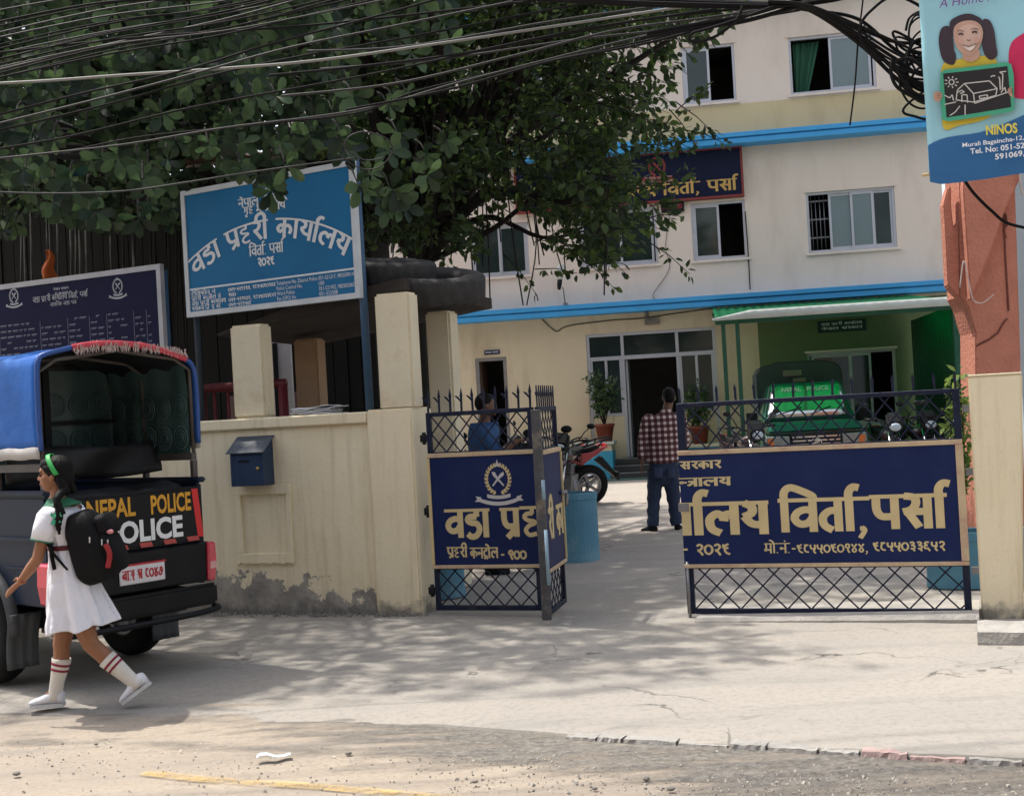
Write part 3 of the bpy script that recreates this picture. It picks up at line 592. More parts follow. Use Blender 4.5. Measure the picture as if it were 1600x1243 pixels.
# lamp on a bracket at the lower ledge
lp = BF.w(BF.uv(883, 470, -.45)[0], -.45, zl); t = thing('flood_lamp', 'slim grey outdoor lamp leaning above the lower blue ledge', 'lamp', lp, BF.a); zz = BF.uv(880, 420, -.45)[1]-zl
b = B(); b.tube([(0, 0, 0), (-.02, -.05, .35), (-.03, -.1, zz-.42)], .015, 6); b.bx(-.04, .06, -.05, .05, 0, .05); b.build('bracket', M_steel, t)
Mx = Matrix.Translation((-.05, -.12, zz-.05)) @ Matrix.Rotation(R(8), 4, 'Y')
b = B(); b.lathe([(.03, -.42), (.045, -.36), (.055, -.3), (.055, -.2)], 12, Mx); b.build('holder', M_blk, t); b = B(); b.lathe([(.05, -.2), (.075, -.16), (.08, .1), (.05, .14)], 12, Mx); b.build('glass', mat('lamp glass', (.5, .5, .48), .2), t)

# ------------------------------------------------------------------ carport
CF = -6.2
cp = thing('carport', 'green steel carport with translucent green sheet roof against the building', 'carport', BF.o, BF.a)
ca, cz0 = BF.uv(1117, 497, CF); cb, cz1 = BF.uv(1513, 473, CF); cz = (cz0+cz1)/2-.05
m = bpy.data.materials.new('green roof sheet'); m.use_nodes = True; n = m.node_tree.nodes; l = m.node_tree.links
n['Principled BSDF'].inputs['Base Color'].default_value = (.03, .28, .15, 1); n['Principled BSDF'].inputs['Roughness'].default_value = .4
tr = n.new('ShaderNodeBsdfTranslucent'); tr.inputs[0].default_value = (.01, .46, .21, 1); ms = n.new('ShaderNodeMixShader'); ms.inputs[0].default_value = .78; l.new(n['Principled BSDF'].outputs[0], ms.inputs[1]); l.new(tr.outputs[0], ms.inputs[2]); l.new(ms.outputs[0], n['Material Output'].inputs[0])
zb = 3.55
b = B(); b.grid(lambda u, v: (ca+(cb-ca)*u, CF-.15+(-.12-CF+.0)*v, cz+.06+(zb-cz)*v+.012*math.sin(u*150)), 240, 4); b.build('roof_sheet', m, cp, rec=False, solid=.004)
M_gp = mat('green steel paint', (.012, .075, .045), .45, .2, 6)
M_fas = mat('pale grey fascia sheet', (.46, .50, .48), .6, .08, 3)
b = B(); b.grid(lambda u, v: (cb-.02+.012*math.sin(u*100), CF+.1+(5.9)*u, .3+(cz+.1-.3)*v), 120, 2); b.build('shade_side_sheet', M_gp, cp, rec=False, solid=.004)  # side sheet added to keep the carport interior dark
b = B(); b.grid(lambda u, v: (ca-.05+(cb-ca+.1)*u, CF-.22+.002*math.sin(u*150), cz+.0+v*.15*min(1, u*5+.25)), 240, 2); b.build('fascia', M_fas, cp, rec=False, solid=.004)
b = B(); b.bx(ca, cb, CF-.05, CF+.05, cz-.06, cz+.03); b.bx(ca, cb, -.25, -.15, zb-.12, zb-.04)
for k in range(6):
    x_ = ca+.1+(cb-ca-.2)*k/5; b.bar((x_, CF, cz+.0), (x_, -.2, zb-.06), .05, .06)
for k in range(1, 4): b.bx(ca, cb, CF+1.5*k-.025, CF+1.5*k+.025, cz+(zb-cz)*k*1.5/6.2-.05, cz+(zb-cz)*k*1.5/6.2)
b.build('roof_frame', M_gp, cp)
for px in (1135, 1157, 1503):
    x_ = BF.uv(px, 600, CF)[0]; s_ = .07 if px < 1400 else .2
    b = B(); b.bx(x_-s_/2, x_+s_/2, CF-.05-s_/4, CF+s_/4, .0, cz-.06); b.bx(x_-s_*.9, x_+s_*.9, CF-.1, CF+.1, 0, .02); b.build('post', M_gp, cp)
# ------------------------------------------------------------------ street wall with pier and niche
def wallmat(name, lo, hi, x0, x1, streak=True):
    m = bpy.data.materials.new(name); m.use_nodes = True; n = m.node_tree.nodes; l = m.node_tree.links; b = n['Principled BSDF']; b.inputs['Roughness'].default_value = .82; b.inputs['Specular IOR Level'].default_value = .25
    tc = n.new('ShaderNodeTexCoord'); sp = n.new('ShaderNodeSeparateXYZ'); l.new(tc.outputs['Object'], sp.inputs[0])
    def nz(s, d=6, r=.6, st=None):
        t = n.new('ShaderNodeTexNoise'); t.inputs['Scale'].default_value = s; t.inputs['Detail'].default_value = d; t.inputs['Roughness'].default_value = r
        if st:
            mp = n.new('ShaderNodeMapping'); mp.inputs['Scale'].default_value = st; l.new(tc.outputs['Object'], mp.inputs[0]); l.new(mp.outputs[0], t.inputs[0])
        else: l.new(tc.outputs['Object'], t.inputs[0])
        return t.outputs[0]
    def mr(src, a, c, d=0, e=1):
        r = n.new('ShaderNodeMapRange'); r.inputs['From Min'].default_value = a; r.inputs['From Max'].default_value = c; r.inputs['To Min'].default_value = d; r.inputs['To Max'].default_value = e; l.new(src, r.inputs[0]); return r.outputs[0]
    def ma(op, a, c):
        x = n.new('ShaderNodeMath'); x.operation = op; l.new(a, x.inputs[0])
        if isinstance(c, (int, float)): x.inputs[1].default_value = c
        else: l.new(c, x.inputs[1])
        return x.outputs[0]
    def mix(f, a, c):
        x = n.new('ShaderNodeMix'); x.data_type = 'RGBA'; l.new(f, x.inputs[0])
        for q, i in ((a, 6), (c, 7)):
            if isinstance(q, tuple): x.inputs[i].default_value = q+(1,)
            else: l.new(q, x.inputs[i])
        return x.outputs[2]
    col = mix(mr(nz(1.6, 8), .35, .7), (.76, .655, .455), (.81, .715, .525))
    col = mix(mr(nz(2.6, 9, .7, (5, 1, .35)), .50, .74, 0, .6), col, (.50, .40, .25))
    col = mix(mr(nz(40, 4), .62, .8, 0, .4), col, (.35, .31, .24))
    h = mr(sp.outputs[0], x0, x1, lo, hi)
    dz = ma('SUBTRACT', sp.outputs[2], h); dz = ma('ADD', dz, mr(nz(5, 9, .65), .3, .7, -.16, .16))
    grey = mix(mr(nz(4.5, 8, .7), .35, .65), (.19, .18, .165), (.40, .37, .32))
    col = mix(mr(dz, -.012, .012, 1, 0), col, grey)
    dz2 = ma('ADD', sp.outputs[2], mr(nz(7, 8), .3, .7, -.1, .1)); col = mix(mr(dz2, .0, .11, .85, 0), col, (.16, .15, .135))
    l.new(col, b.inputs['Base Color'])
    bp = n.new('ShaderNodeBump'); bp.inputs['Strength'].default_value = .3; bp.inputs['Distance'].default_value = .02; l.new(nz(26, 7, .7), bp.inputs['Height']); l.new(bp.outputs[0], b.inputs['Normal'])
    return m
xa = WF.uv(580, 800)[0]; xb = WF.uv(651, 800)[0]; zw = 1.70
xn = WF.uv(340, 900)[0]
M_wall = wallmat('cream wall with bared cement', .40, .13, xn, xa)
M_pier = wallmat('cream pier paint', -.1, -.1, -1, 1)
wl = thing('street_wall', 'cream boundary wall with grey bared cement along its foot and a thick end pier', 'wall', WF.o, WF.a)
b = B(); b.bx(-9, xa-.003, .05, .32, -.06, 1.60); b.build('wall_panel', M_wall, wl)
b = B(); b.bx(-9, xa-.004, .003, .34, 1.602, zw-.002); b.build('coping', M_pier, wl, .012)
b = B(); b.bx(xa, xb, .0, .42, -.06, zw+.01); b.build('pier', M_pier, wl, .015, 2)
a, c, e, f = WF.rect(365, 757, 456, 880, .03); a1, c1, e1, f1 = WF.rect(378, 772, 449, 864, .03)
b = B(); b.bx(a, c, .022, .049, f1, f); b.bx(a, a1, .022, .049, e1, f1); b.bx(c1, c, .022, .049, e1, f1)
n_ = 40; pts = [(a, e1), (c, e1)]+[(c-(c-a)*i/n_, e+.02*noise.noise(Vector((i*.35, 2, 0)))) for i in range(n_+1)]; b.prism(pts, .022, .049)
b.build('niche_frame', M_pier, wl, .004)
# rubble line at the foot of the wall
b = B(); rnd = random.Random(5)
for i in range(420):
    x = rnd.uniform(xn-1.5, xb+.05); y = rnd.uniform(-.10, .05) if x < xa else rnd.uniform(-.07, 0); s_ = rnd.uniform(.006, .022); M = Matrix.Rotation(rnd.random()*6, 3, 'Z')
    P = [M @ Vector(q)*s_ for q in ((1, 0, -.3), (-.4, .8, -.3), (-.6, -.7, -.3), (.1, .1, .8), (.6, .6, .3))]; b.add([p+Vector((x, y, .005)) for p in P], [(0, 1, 4), (1, 3, 4), (3, 0, 4), (0, 3, 2), (1, 2, 3), (0, 2, 1)])
o = b.build('rubble', mat('rubble grit', (.2, .185, .165), .95, .3, 30), rec=False); o.location = WF.o; o.rotation_euler = (0, 0, WF.a); tag(o, 'crumbled cement bits along the foot of the cream wall', 'rubble', kind='stuff')
# letter box
a, c, e, f = WF.rect(362, 705, 414, 759, -.1); t = thing('letter_box', 'dark blue metal letter box with a pitched lid on the cream wall', 'letter box', WF.w((a+c)/2, .05, e), WF.a)
M_lb = mat('letter box blue', (.016, .038, .085), .5, .15, 6, .05, 40, dirt=(.025, .045, .085), dirts=5)
hw = (c-a)/2; hh = f-e; d = .17
b = B(); b.prism([(-d, 0), (0, 0), (0, hh+.10), (-d, hh)], -hw, hw, Matrix.Rotation(R(90), 4, 'Z')@Matrix.Scale(1, 4)); o = b.build('box_body', M_lb, t, .004)
o.data.transform(Matrix.Rotation(R(0), 4, 'Z'))
b = B(); b.add([(-hw-.02, -d-.03, hh-.012), (hw+.02, -d-.03, hh-.012), (hw+.02, .0, hh+.125), (-hw-.02, .0, hh+.125)], [(0, 1, 2, 3)]); lid = b.build('lid', mat('grey blue lid', (.06, .075, .10), .5, .2, 7), t, rec=False, solid=.008)
b = B(); b.bx(-hw+.08, hw-.14, -d-.004, -d-.001, hh-.09, hh-.075); b.build('slot', M_blk, t)
b = B(); b.lathe([(.013, 0), (.017, .004), (.012, .012), (.004, .013)], 14, Matrix.Translation((hw-.055, -d-.001, hh*.5)) @ Matrix.Rotation(R(90), 4, 'X')); b.build('lock', mat('brass', (.5, .36, .16), .35, metal=1), t)
b = B(); b.bx(-hw+.004, -hw+.03, -d-.003, -d+.001, .0, hh*.9); b.build('hinge', M_lb, t)

# ------------------------------------------------------------------ shelter on the wall: four posts, dark roof, tyres on top
M_post = mat('post paint', (.70, .62, .455), .85, .07, 4, .25, 60, dirt=(.52, .42, .28), dirts=2)
M_postd = mat('darker brown post', (.40, .27, .17), .85, .1, 4, .25, 60)  # rear left post gets a darker brown than the others
sh = thing('guard_shelter', 'sentry shelter of four plastered posts under a dark slab beside the wall', 'shelter', WF.o, WF.a)
def post(px0, px1, pyt, y, dpt, z0, m=M_post):
    a = WF.uv(px0, (pyt+630)/2, y)[0]; c = WF.uv(px1, (pyt+630)/2, y)[0]; z1 = WF.uv((px0+px1)/2, pyt, y)[1]
    b = B(); n = 6
    for k in range(n):
        pass
    b.bx(a, c, y, y+dpt, z0, z1); b.build('post', m, sh, .02, 2); return a, c, z1
P1 = post(361, 411, 507, .10, .18, zw); P3 = post(588, 642, 457, .05, .2, zw); P2 = post(460, 496, 529, 1.45, .2, 0, M_postd); P4 = post(667, 705, 486, 1.45, .22, 0)
xl = WF.uv(300, 520, .2)[0]; xr = WF.uv(632, 450, .2)[0]
zs = lambda x: P1[2]+(P3[2]-P1[2])*(x-P1[0])/(P3[0]-P1[0])
b = B(); b.grid(lambda u, v: (xl+(xr-xl)*u, .60-.40*u+(1.75+.3*u)*v, zs(xl+(xr-xl)*u)+.006+.01*noise.noise(Vector((u*9, v*5, 0)))-.05*(v-.1)), 24, 8)
nv = 25*9; b.v += [(x, y, z+.02+.08*min(1, (x-xl)*1.1)) for x, y, z in b.v[:nv]]
b.f += [tuple(i+nv for i in f_) for f_ in b.f]; b.m += [0]*len(b.m); b.sm += [True]*len(b.sm)
for i in range(24): b.f += [(i, i+1, i+1+nv, i+nv), (8*25+i, 8*25+i+1, 8*25+i+1+nv, 8*25+i+nv)]; b.m += [0, 0]; b.sm += [False]*2
for j in range(8): b.f += [(j*25, j*25+25, j*25+25+nv, j*25+nv), (j*25+24, j*25+49, j*25+49+nv, j*25+24+nv)]; b.m += [0, 0]; b.sm += [False]*2
b.build('roof_slab', mat('dark weathered slab', (.035, .028, .024), .9, .25, 6, .4, 30), sh)
M_tyre = mat('dusty tyre rubber', (.036, .034, .034), .85, .25, 14, .5, 60)
def tyre_mesh(rad, wd, rim):
    b = B(); n = 72; prof = [(rim, -wd*.30), (rim+.03, -wd*.46), (rad*.82, -wd*.52), (rad*.95, -wd*.47), (rad, -wd*.36), (rad, -wd*.1), (rad, wd*.1), (rad, wd*.36), (rad*.95, wd*.47), (rad*.82, wd*.52), (rim+.03, wd*.46), (rim, wd*.30), (rim+.005, 0)]
    k = len(prof); vs = []
    for j in range(n):
        t = 2*math.pi*j/n
        for i, (rr, z) in enumerate(prof):
            if 3 <= i <= 8 and (j+(i > 5)) % 3 == 0: rr -= .020
            vs.append((rr*math.cos(t), rr*math.sin(t), z))
    b.add(vs, [(j*k+i, j*k+(i+1) % k, ((j+1) % n)*k+(i+1) % k, ((j+1) % n)*k+i) for j in range(n) for i in range(k)], True); return b
def put_tyre(px, py, y, rad, wd, rx, ry, label):
    x, z = WF.uv(px, py, y); o = tyre_mesh(rad, wd, rad*.55).build('truck_tyre', M_tyre); o.location = WF.w(x, y, z); o.rotation_euler = (R(rx), R(ry), WF.a); tag(o, label, 'tyre', 'old tyres on the shelter roof')
put_tyre(617, 430, .70, .37, .25, 8, 7, 'middle old truck tyre lying flat on the shelter roof beside the blue board')
put_tyre(676, 448, .80, .47, .24, 12, 8, 'largest old truck tyre overhanging the right end of the shelter roof')
put_tyre(588, 424, 1.55, .42, .25, 5, 5, 'rearmost old tyre half hidden behind the blue board on the roof')
# stack of papers on the wall
a = WF.uv(452, 632, .1)[0]; c = WF.uv(528, 630, .1)[0]; t = thing('paper_stack', 'untidy pile of pale papers lying on top of the cream wall', 'papers', WF.w((a+c)/2, .16, zw), WF.a); hw = (c-a)/2
M_pap = mat('old paper', (.55, .55, .58), .8, .1, 20); rnd = random.Random(2)
for k in range(7):
    b = B(); s_ = rnd.uniform(.6, 1); off = rnd.uniform(-.12, .12)*hw; an = rnd.uniform(-.15, .15); L = hw*s_*.95
    b.grid(lambda u, v: (off+(u*2-1)*L*math.cos(an)-(v-.5)*.22*math.sin(an), (v-.5)*.22+(u*2-1)*L*math.sin(an), .004+.009*k+.012*noise.noise(Vector((u*3, v*2, k)))+(.03*max(0, u-.8)*5*.4 if k > 4 else 0)), 14, 5)
    b.build('sheet_bundle', M_pap, t, rec=False, solid=.007)
# red railing and white sheet behind the wall
t = thing('red_railing', 'dark red pipe railing behind the cream wall under the shelter', 'railing', WF.w(0, .75, 0), WF.a)
a = WF.uv(300, 600, .75)[0]; c = WF.uv(446, 600, .75)[0]; z1 = WF.uv(380, 603, .75)[1]
b = B(); b.tube([(a-1.5, 0, z1), (c, 0, z1)], .045, 10); b.build('rail', M_redm, t)
for x in (a-1.2, a+.1, c-.03): b = B(); b.tube([(x, 0, 0), (x, 0, z1)], .045, 10); b.build('post', M_redm, t)
b = B()
for k in range(14): x = a-1.1+k*(c-a+1)/13.5; b.tube([(x, 0, 1.1), (x, 0, z1)], .018, 6)
b.tube([(a-1.5, 0, 1.1), (c, 0, 1.1)], .03, 8); b.build('balusters', M_redm, t)
a, c, e, f = WF.rect(424, 528, 456, 640, 2.4); t = thing('white_sheet', 'white board leaning in the dark between the two left shelter posts', 'board', WF.w((a+c)/2, 2.4, 1.0), WF.a)
b = B(); b.bx(-(c-a)/2, (c-a)/2, 0, .03, 0, f-1); b.build('sheet', mat('lilac white sheet', (.6, .58, .62), .7), t, .003); b = B(); b.bx(-(c-a)/2+.04, -(c-a)/2+.09, -.02, -.001, 0, f-1.05); b.bx(-.3, .3, .001, .03, -1, -.002); b.build('batten', M_blk, t)

# ------------------------------------------------------------------ blue office board on poles
p0 = at(553, 365, 10.84); p1 = at(292, 392, 10.84*1.09)
BD = Frame(p0, math.degrees(math.atan2(p0.y-p1.y, p0.x-p1.x)))
wdt = (Vector((p0.x-p1.x, p0.y-p1.y))).length
z0 = (BD.uv(553, 466)[1]+BD.uv(297, 484)[1])/2; z1 = (BD.uv(545, 262)[1]+BD.uv(289, 300)[1])/2
t = thing('office_board', 'sky blue office name board with white Nepali lettering on tall poles', 'sign board', BD.w(-wdt/2, 0, 0), BD.a)
M_sb = mat('board blue enamel', (.014, .135, .30), .4, .1, 1.5, dirt=(.010, .115, .27), dirts=1.2, spec=.12); M_sw = mat('board white paint', (.62, .65, .68), .5, .05, 5)
hw = wdt/2; b = B(); b.bx(-hw, hw, 0, .03, z0, z1); b.build('panel', M_sb, t)
k = .035; b = B(); b.bx(-hw-k, -hw+.012, -.012, .04, z0-k, z1+k); b.bx(hw-.012, hw+k, -.012, .04, z0-k, z1+k); b.bx(-hw+.012, hw-.012, -.012, .04, z0-k, z0+.012); b.bx(-hw+.012, hw-.012, -.012, .04, z1-.012, z1+k); b.build('frame', mat('board frame', (.50, .53, .56), .5), t)
M_pole = mat('blue pole paint', (.035, .085, .16), .5, .2, 8)
b = B(); b.tube([(hw+.0, .09, zw-.05), (hw+.0, .075, z1+.08)], .035, 12); b.build('pole', M_pole, t)
b = B(); b.tube([(-hw-.0, .09, 0), (-hw-.0, .075, z1+.03)], .030, 12); b.build('pole', mat('shade dark pole', (.015, .025, .035), .6), t)  # left pole coloured darker for the shade it stands in
bx = lambda px, py: (BD.uv(px, py)[0]+hw, BD.uv(px, py)[1])
b = B()
ax0, az0 = bx(308, 425); ax1, az1 = bx(537, 405); atx, atz = bx(424, 372)
cxm = (ax0+ax1)/2; zc = (az0+az1)/2; half = (ax1-ax0)/2; sag = atz-zc+.0; Rr = (half*half+sag*sag)/(2*sag); th = math.asin(min(1, half/Rr)); lh = .165
def arc(X, Z):
    tt = (X/1.0*2-1)*th*1.02; r_ = Rr+Z; return (cxm+r_*math.sin(tt), zc-(Rr-sag)+r_*math.cos(tt))
deva(b, 'va|da|aa pra|ha|ra|ii ka|aa|ya|aar|la|ya', 0, .0, lh, .17, -.002, width=1.0, warp=arc)
def line(txt, pxa, pxb, pyb, h, **kw):
    x_, z_ = bx(pxa, pyb); x2, _ = bx(pxb, pyb); deva(b, txt, x_, z_, h, kw.get('wt', .17), -.002, width=x2-x_)
line('na|e|pa|aa|la sa|ra|ka|aa|ra', 373, 450, 325, .07); line('ga|ri|ha ma|n|tra|aa|la|ya', 381, 447, 336, .065)
line('i|va|ta|aar|. pa|sa|aar', 390, 444, 401, .085); line('2|0|2|9', 403, 430, 416, .08, wt=.2)
_, zr = bx(430, 437); b.bx(-hw+.012, hw-.012, -.006, -.001, zr, zr+.016)
hl = .034; rh = (zr-z0-.02)/4.15
def row(txt, u, i, wd, lat=True):
    z_ = zr-.018-rh*(i+.72)
    if lat: latin(b, txt, -hw+.03+u*wdt, z_, hl, -.002, width=wd)
    else: deva(b, txt, -hw+.03+u*wdt, z_-.002, .036, .16, -.002, width=wd)
for i, (t1, w1) in enumerate((('tta|e|i|la|pha|o|na na|m', .3), ('pra|ha|ra|ii ka|n|tra|o|la na|m', .36), ('va|da|aa pra|ha|ra|ii ka|aa|ya|aar|la|ya', .42), ('pha|ya|aa|ka|sa i|ja|. pra|. ka|aa|.', .36))): row(t1, 0, i, w1, False)
for i, t1 in enumerate(('0|5|1|-|5|2|1|2|1|7|, 9|8|5|5|0|9|0|1|4|4', '1|0|0', '0|5|1|-|5|2|1|9|0|2|, 9|8|5|5|0|3|3|6|5|2', '0|5|1|-|5|2|2|5|0|8')): row(t1, .235, i, (.56, .09, .56, .27)[i], False)
for i, t1 in enumerate(('Telephone No. District Police', 'Police Control No.', 'Ward Police', 'Fax (DPO) No.')): row(t1, .53, i, (.46, .29, .2, .22)[i])
for i, t1 in enumerate(('051-521217, 9855090144', '100', '051-521902, 9855033652', '051-522508')): row(t1, .775, i, (.40, .06, .40, .2)[i])
x_, z_ = bx(424, 300); b2 = B(); emblem(b, b, x_, z_, .075, -.002)
b.build('lettering', M_sw, t, rec=False)

# ------------------------------------------------------------------ dark notice board at the left
p0 = at(248, 480, 11.9); p1 = at(-60, 520, 13.1)
ND = Frame(p0, math.degrees(math.atan2(p0.y-p1.y, p0.x-p1.x))); wdt = Vector((p0.x-p1.x, p0.y-p1.y)).length
z1 = (ND.uv(247, 423)[1]+ND.uv(0, 451)[1])/2; z0 = 1.75; hw = wdt/2
t = thing('notice_board', 'deep navy public notice board with emblems and a ruled table of tiny white text', 'notice board', ND.w(-hw, 0, 0), ND.a)
b = B(); b.bx(-hw, hw, 0, .03, z0, z1); b.build('panel', mat('deep navy board', (.011, .012, .042), .6, .1, 3, spec=.08), t)
b = B(); k = .05; b.bx(-hw-k, -hw, -.012, .04, z0-k, z1+k); b.bx(hw, hw+k, -.012, .04, z0-k, z1+k); b.bx(-hw, hw, -.012, .04, z1, z1+k); b.bx(-hw, hw, -.012, .04, z0-k, z0); b.build('frame', mat('board grey frame', (.36, .36, .39), .5, metal=.2), t)
for x in (-hw-.01, hw+.01): b = B(); b.tube([(x, .08, 0), (x, .08, z1)], .035, 10); b.build('pole', M_pole, t)
bx = lambda px, py: (ND.uv(px, py)[0]+hw, ND.uv(px, py)[1])
b = B()
for px, py in ((22, 462), (184, 447)): x_, z_ = bx(px, py); emblem(b, b, x_, z_, .068, -.002)
line('na|e|pa|aa|la sa|ra|ka|aa|ra', 84, 108, 454, .022); line('ga|ri|ha ma|n|tra|aa|la|ya', 86, 107, 461, .022); line('va|da|aa pra|ha|ra|ii ka|aa|ya|aar|la|ya i|va|ta|aar|, pa|sa|aar', 52, 138, 473, .05, wt=.15); line('na|aa|ga|i|ra|ka va|da|aa pa|tra', 79, 120, 479, .035, wt=.14)
b.build('lettering', mat('grey white lettering', (.34, .35, .40), .6), t, rec=False)
b = B(); rnd = random.Random(8)
cols = [(-60, -2, 500), (-2, 60, 499), (62, 103, 494), (105, 138, 490), (139, 164, 488), (166, 206, 484), (208, 226, 480), (228, 240, 478)]
for ci, (c0, c1, y_) in enumerate(cols):
    xA, zA = bx(c0, y_); xB, _ = bx(c1, y_)
    for r_ in range(15):
        z_ = z1-.36-.058*r_; x_ = xA+.02
        while x_ < xB-.05:
            L = rnd.uniform(.03, .09)
            if rnd.random() < .78 and x_+L < xB:
                b.add([(x_, -.002, z_), (x_+L, -.002, z_), (x_+L, -.002, z_-.006), (x_, -.002, z_-.006)], [(0, 1, 2, 3)])
                for q in range(int(L/.016)): b.add([(x_+.004+q*.016, -.0025, z_), (x_+.008+q*.016, -.0025, z_), (x_+.008+q*.016, -.0025, z_-rnd.uniform(.014, .024)), (x_+.004+q*.016, -.0025, z_-.02)], [(0, 1, 2, 3)])
            x_ += L+.02
            if rnd.random() < .16: break
    b.add([(xA, -.002, z1-.36), (xA+.004, -.002, z1-.36), (xA+.004, -.002, z0), (xA, -.002, z0)], [(0, 1, 2, 3)])
o = b.build('table_text', mat('dim table text', (.22, .23, .31), .7), t, rec=False)

# ------------------------------------------------------------------ gate leaves
def lattice(b, x0, x1, z0, z1, px, pz, th=.011, y=0.0):
    sl = pz/px
    for sg in (1, -1):
        k0 = int(-(z1-z0)/pz)-2; k1 = int((x1-x0)/px)+int((z1-z0)/pz)+3
        for k in range(k0, k1):
            xs = x0+k*px
            seg = []
            f_ = lambda z: xs+sg*(z-z0)/sl
            za, zb_ = z0, z1
            xa_, xb_ = f_(za), f_(zb_)
            def clipx(xq): return z0+sg*(xq-xs)*sl
            lo, hi = min(xa_, xb_), max(xa_, xb_)
            if hi <= x0 or lo >= x1: continue
            pts = [(xa_, za), (xb_, zb_)]
            out = []
            for (X, Z) in pts:
                if X < x0: out.append((x0, clipx(x0)))
                elif X > x1: out.append((x1, clipx(x1)))
                else: out.append((X, Z))
            if (Vector(out[0])-Vector(out[1])).length < .02: continue
            b.bar((out[0][0], y+sg*.0045, out[0][1]), (out[1][0], y+sg*.0045, out[1][1]), .006, th, (0, 1, 0) if False else (0, 0, 1))
def spike(b, x, z, h, barb=True, lean=(0, 0)):
    b.prism([(x-.008, z), (x+.008, z), (x+.009+lean[0]*.6, z+h*.62), (x+.012+lean[0]*.7, z+h*.68), (x+lean[0], z+h), (x-.012+lean[0]*.7, z+h*.68), (x-.009+lean[0]*.6, z+h*.62)], -.005, .005)
    if barb: b.prism([(x-.008, z+h*.5), (x-.02, z+h*.62), (x-.045, z+h*.7), (x-.05, z+h*.66), (x-.03, z+h*.55), (x-.008, z+h*.42)], -.004, .004)
def leaf(name, label, L, z0, z1, zp0, zp1, nsp, hsp, px, pz, post_left=.045, post_right=.045, loc=None, rz=0, barb=True):
    t = thing(name, label, 'gate', loc, rz, 'leaves of the navy entrance gate')
    b = B(); s_ = .035
    b.bx(0, post_left, -s_/2, s_/2, z0, z1); b.bx(L-post_right, L, -s_/2, s_/2, z0, z1); b.bx(post_left, L-post_right, -s_/2, s_/2, z1-.035, z1); b.bx(post_left, L-post_right, -s_/2, s_/2, z0, z0+.04)
    b.bx(post_left, L-post_right, -.012, .012, zp1-.01, zp1+.012); b.bx(post_left, L-post_right, -.012, .012, zp0-.012, zp0+.01)
    b.build('frame', M_navyf, t, .004)
    b = B(); lattice(b, post_left, L-post_right, zp1+.01, z1-.03, px, pz); b.build('lattice', M_navyf, t, rec=False)
    b = B(); lattice(b, post_left, L-post_right, z0+.035, zp0-.01, px*1.12, pz*.95); b.build('lattice', M_navyf, t, rec=False)
    b = B(); b.bx(.0, L-.003, -.030, -.0185, zp0, zp1); o = b.build('panel', M_navy, t)
    k = .033; b = B(); b.bx(-.004, L, -.040, -.017, zp1-k, zp1+.002); b.build('trim', mat('worn sand trim', (.50, .38, .24), .7, .12, 12, dirt=(.40, .22, .17), dirts=7), t, .003); b = B(); b.bx(-.004, L, -.040, -.017, zp0-.002, zp0+k*.8)
    b.build('trim', mat('worn sand trim', (.50, .38, .24), .7, .12, 12, dirt=(.40, .22, .17), dirts=7), t, .003)
    for i in range(nsp):
        b = B(); x = post_left/2+(L-post_left/2-post_right/2)*i/(nsp-1); spike(b, x, z1-.004, hsp, barb, (random.uniform(-.006, .006), 0)); b.build('spike', M_navyf, t)
    return t
random.seed(4)
# right leaf, closed
xg0 = WF.uv(1066, 795)[0]; xg1 = WF.uv(1509, 780)[0]; gz1 = (WF.uv(1060, 630)[1]+WF.uv(1500, 606)[1])/2; gz0 = (WF.uv(1075, 960)[1]+WF.uv(1515, 957)[1])/2
gp1 = (WF.uv(1062, 706)[1]+WF.uv(1503, 684)[1])/2; gp0 = (WF.uv(1070, 888)[1]+WF.uv(1513, 879)[1])/2
L = xg1-xg0
t = leaf('gate_leaf', 'wide closed right gate leaf with a big navy panel naming the ward office', L, gz0, gz1, gp0, gp1, 15, .13, .155, .185, .06, .05, WF.w(xg0, 0, 0), WF.a, False)
b = B(); b.bx(L-.05, L+.002, -.042, -.016, gp0+.03, gp1-.035); b.build('trim', MATS['worn sand trim'], t, .003)
YP = -.0305
gx = lambda px, py: (WF.uv(px, py, YP)[0]-xg0, WF.uv(px, py, YP)[1])
b = B()
def gl(txt, pxa, pxb, pyb, pyt, wt=.2, head=None):
    x_, z_ = gx(pxa, pyb); x2, _ = gx(pxb, (pyb+pyt)/2); _, zt = gx(pxa, pyt); deva(b, txt, x_, z_, zt-z_, wt, YP, width=x2-x_, head=head)
def gl2(txt, pxa, ya, pxb, yb_, h_px, wt=.2, head=None):     # baseline from (pxa, ya)
    xA, zA = gx(pxa, ya); xB, zB = gx(pxb, yb_); zm = (zA+zB)/2; h = h_px/208.0
    deva(b, txt, xA, zm, h, wt, YP, width=xB-xA, head=head)
gl2('sa|ra|ka|aa|ra', 1062, 733, 1127, 731, 12, .2); gl2('n|tra|aa|la|ya', 1062, 760, 1142, 758, 13, .2)
gl2('aa|aar|la|ya', 1065, 838, 1202, 832, 49, .23, .12); gl2('i|va|ta|aar|,', 1219, 832, 1360, 828, 49, .22, .12); gl2('pa|sa|aar', 1362, 828, 1481, 823, 49, .215, .12)
gl2('- 2|0|2|9', 1066, 868, 1142, 864, 19, .16); gl2('ma|o|._na|m|._-|9|8|5|5|0|9|0|1|4|4|,', 1195, 864, 1358, 862, 15, .15); gl2('9|8|5|5|0|3|3|6|5|2', 1364, 861, 1478, 858, 15, .16)
b.build('lettering', M_gold, t, rec=False)
b = B(); b.tube([(.02, -.025, gz0-.03), (.02, -.025, gz0+.4)], .012, 8); b.build('bolt', M_steel, t); b = B(); b.bx(-.02, .06, -.04, .03, .8, .86); b.build('latch', M_steel, t)
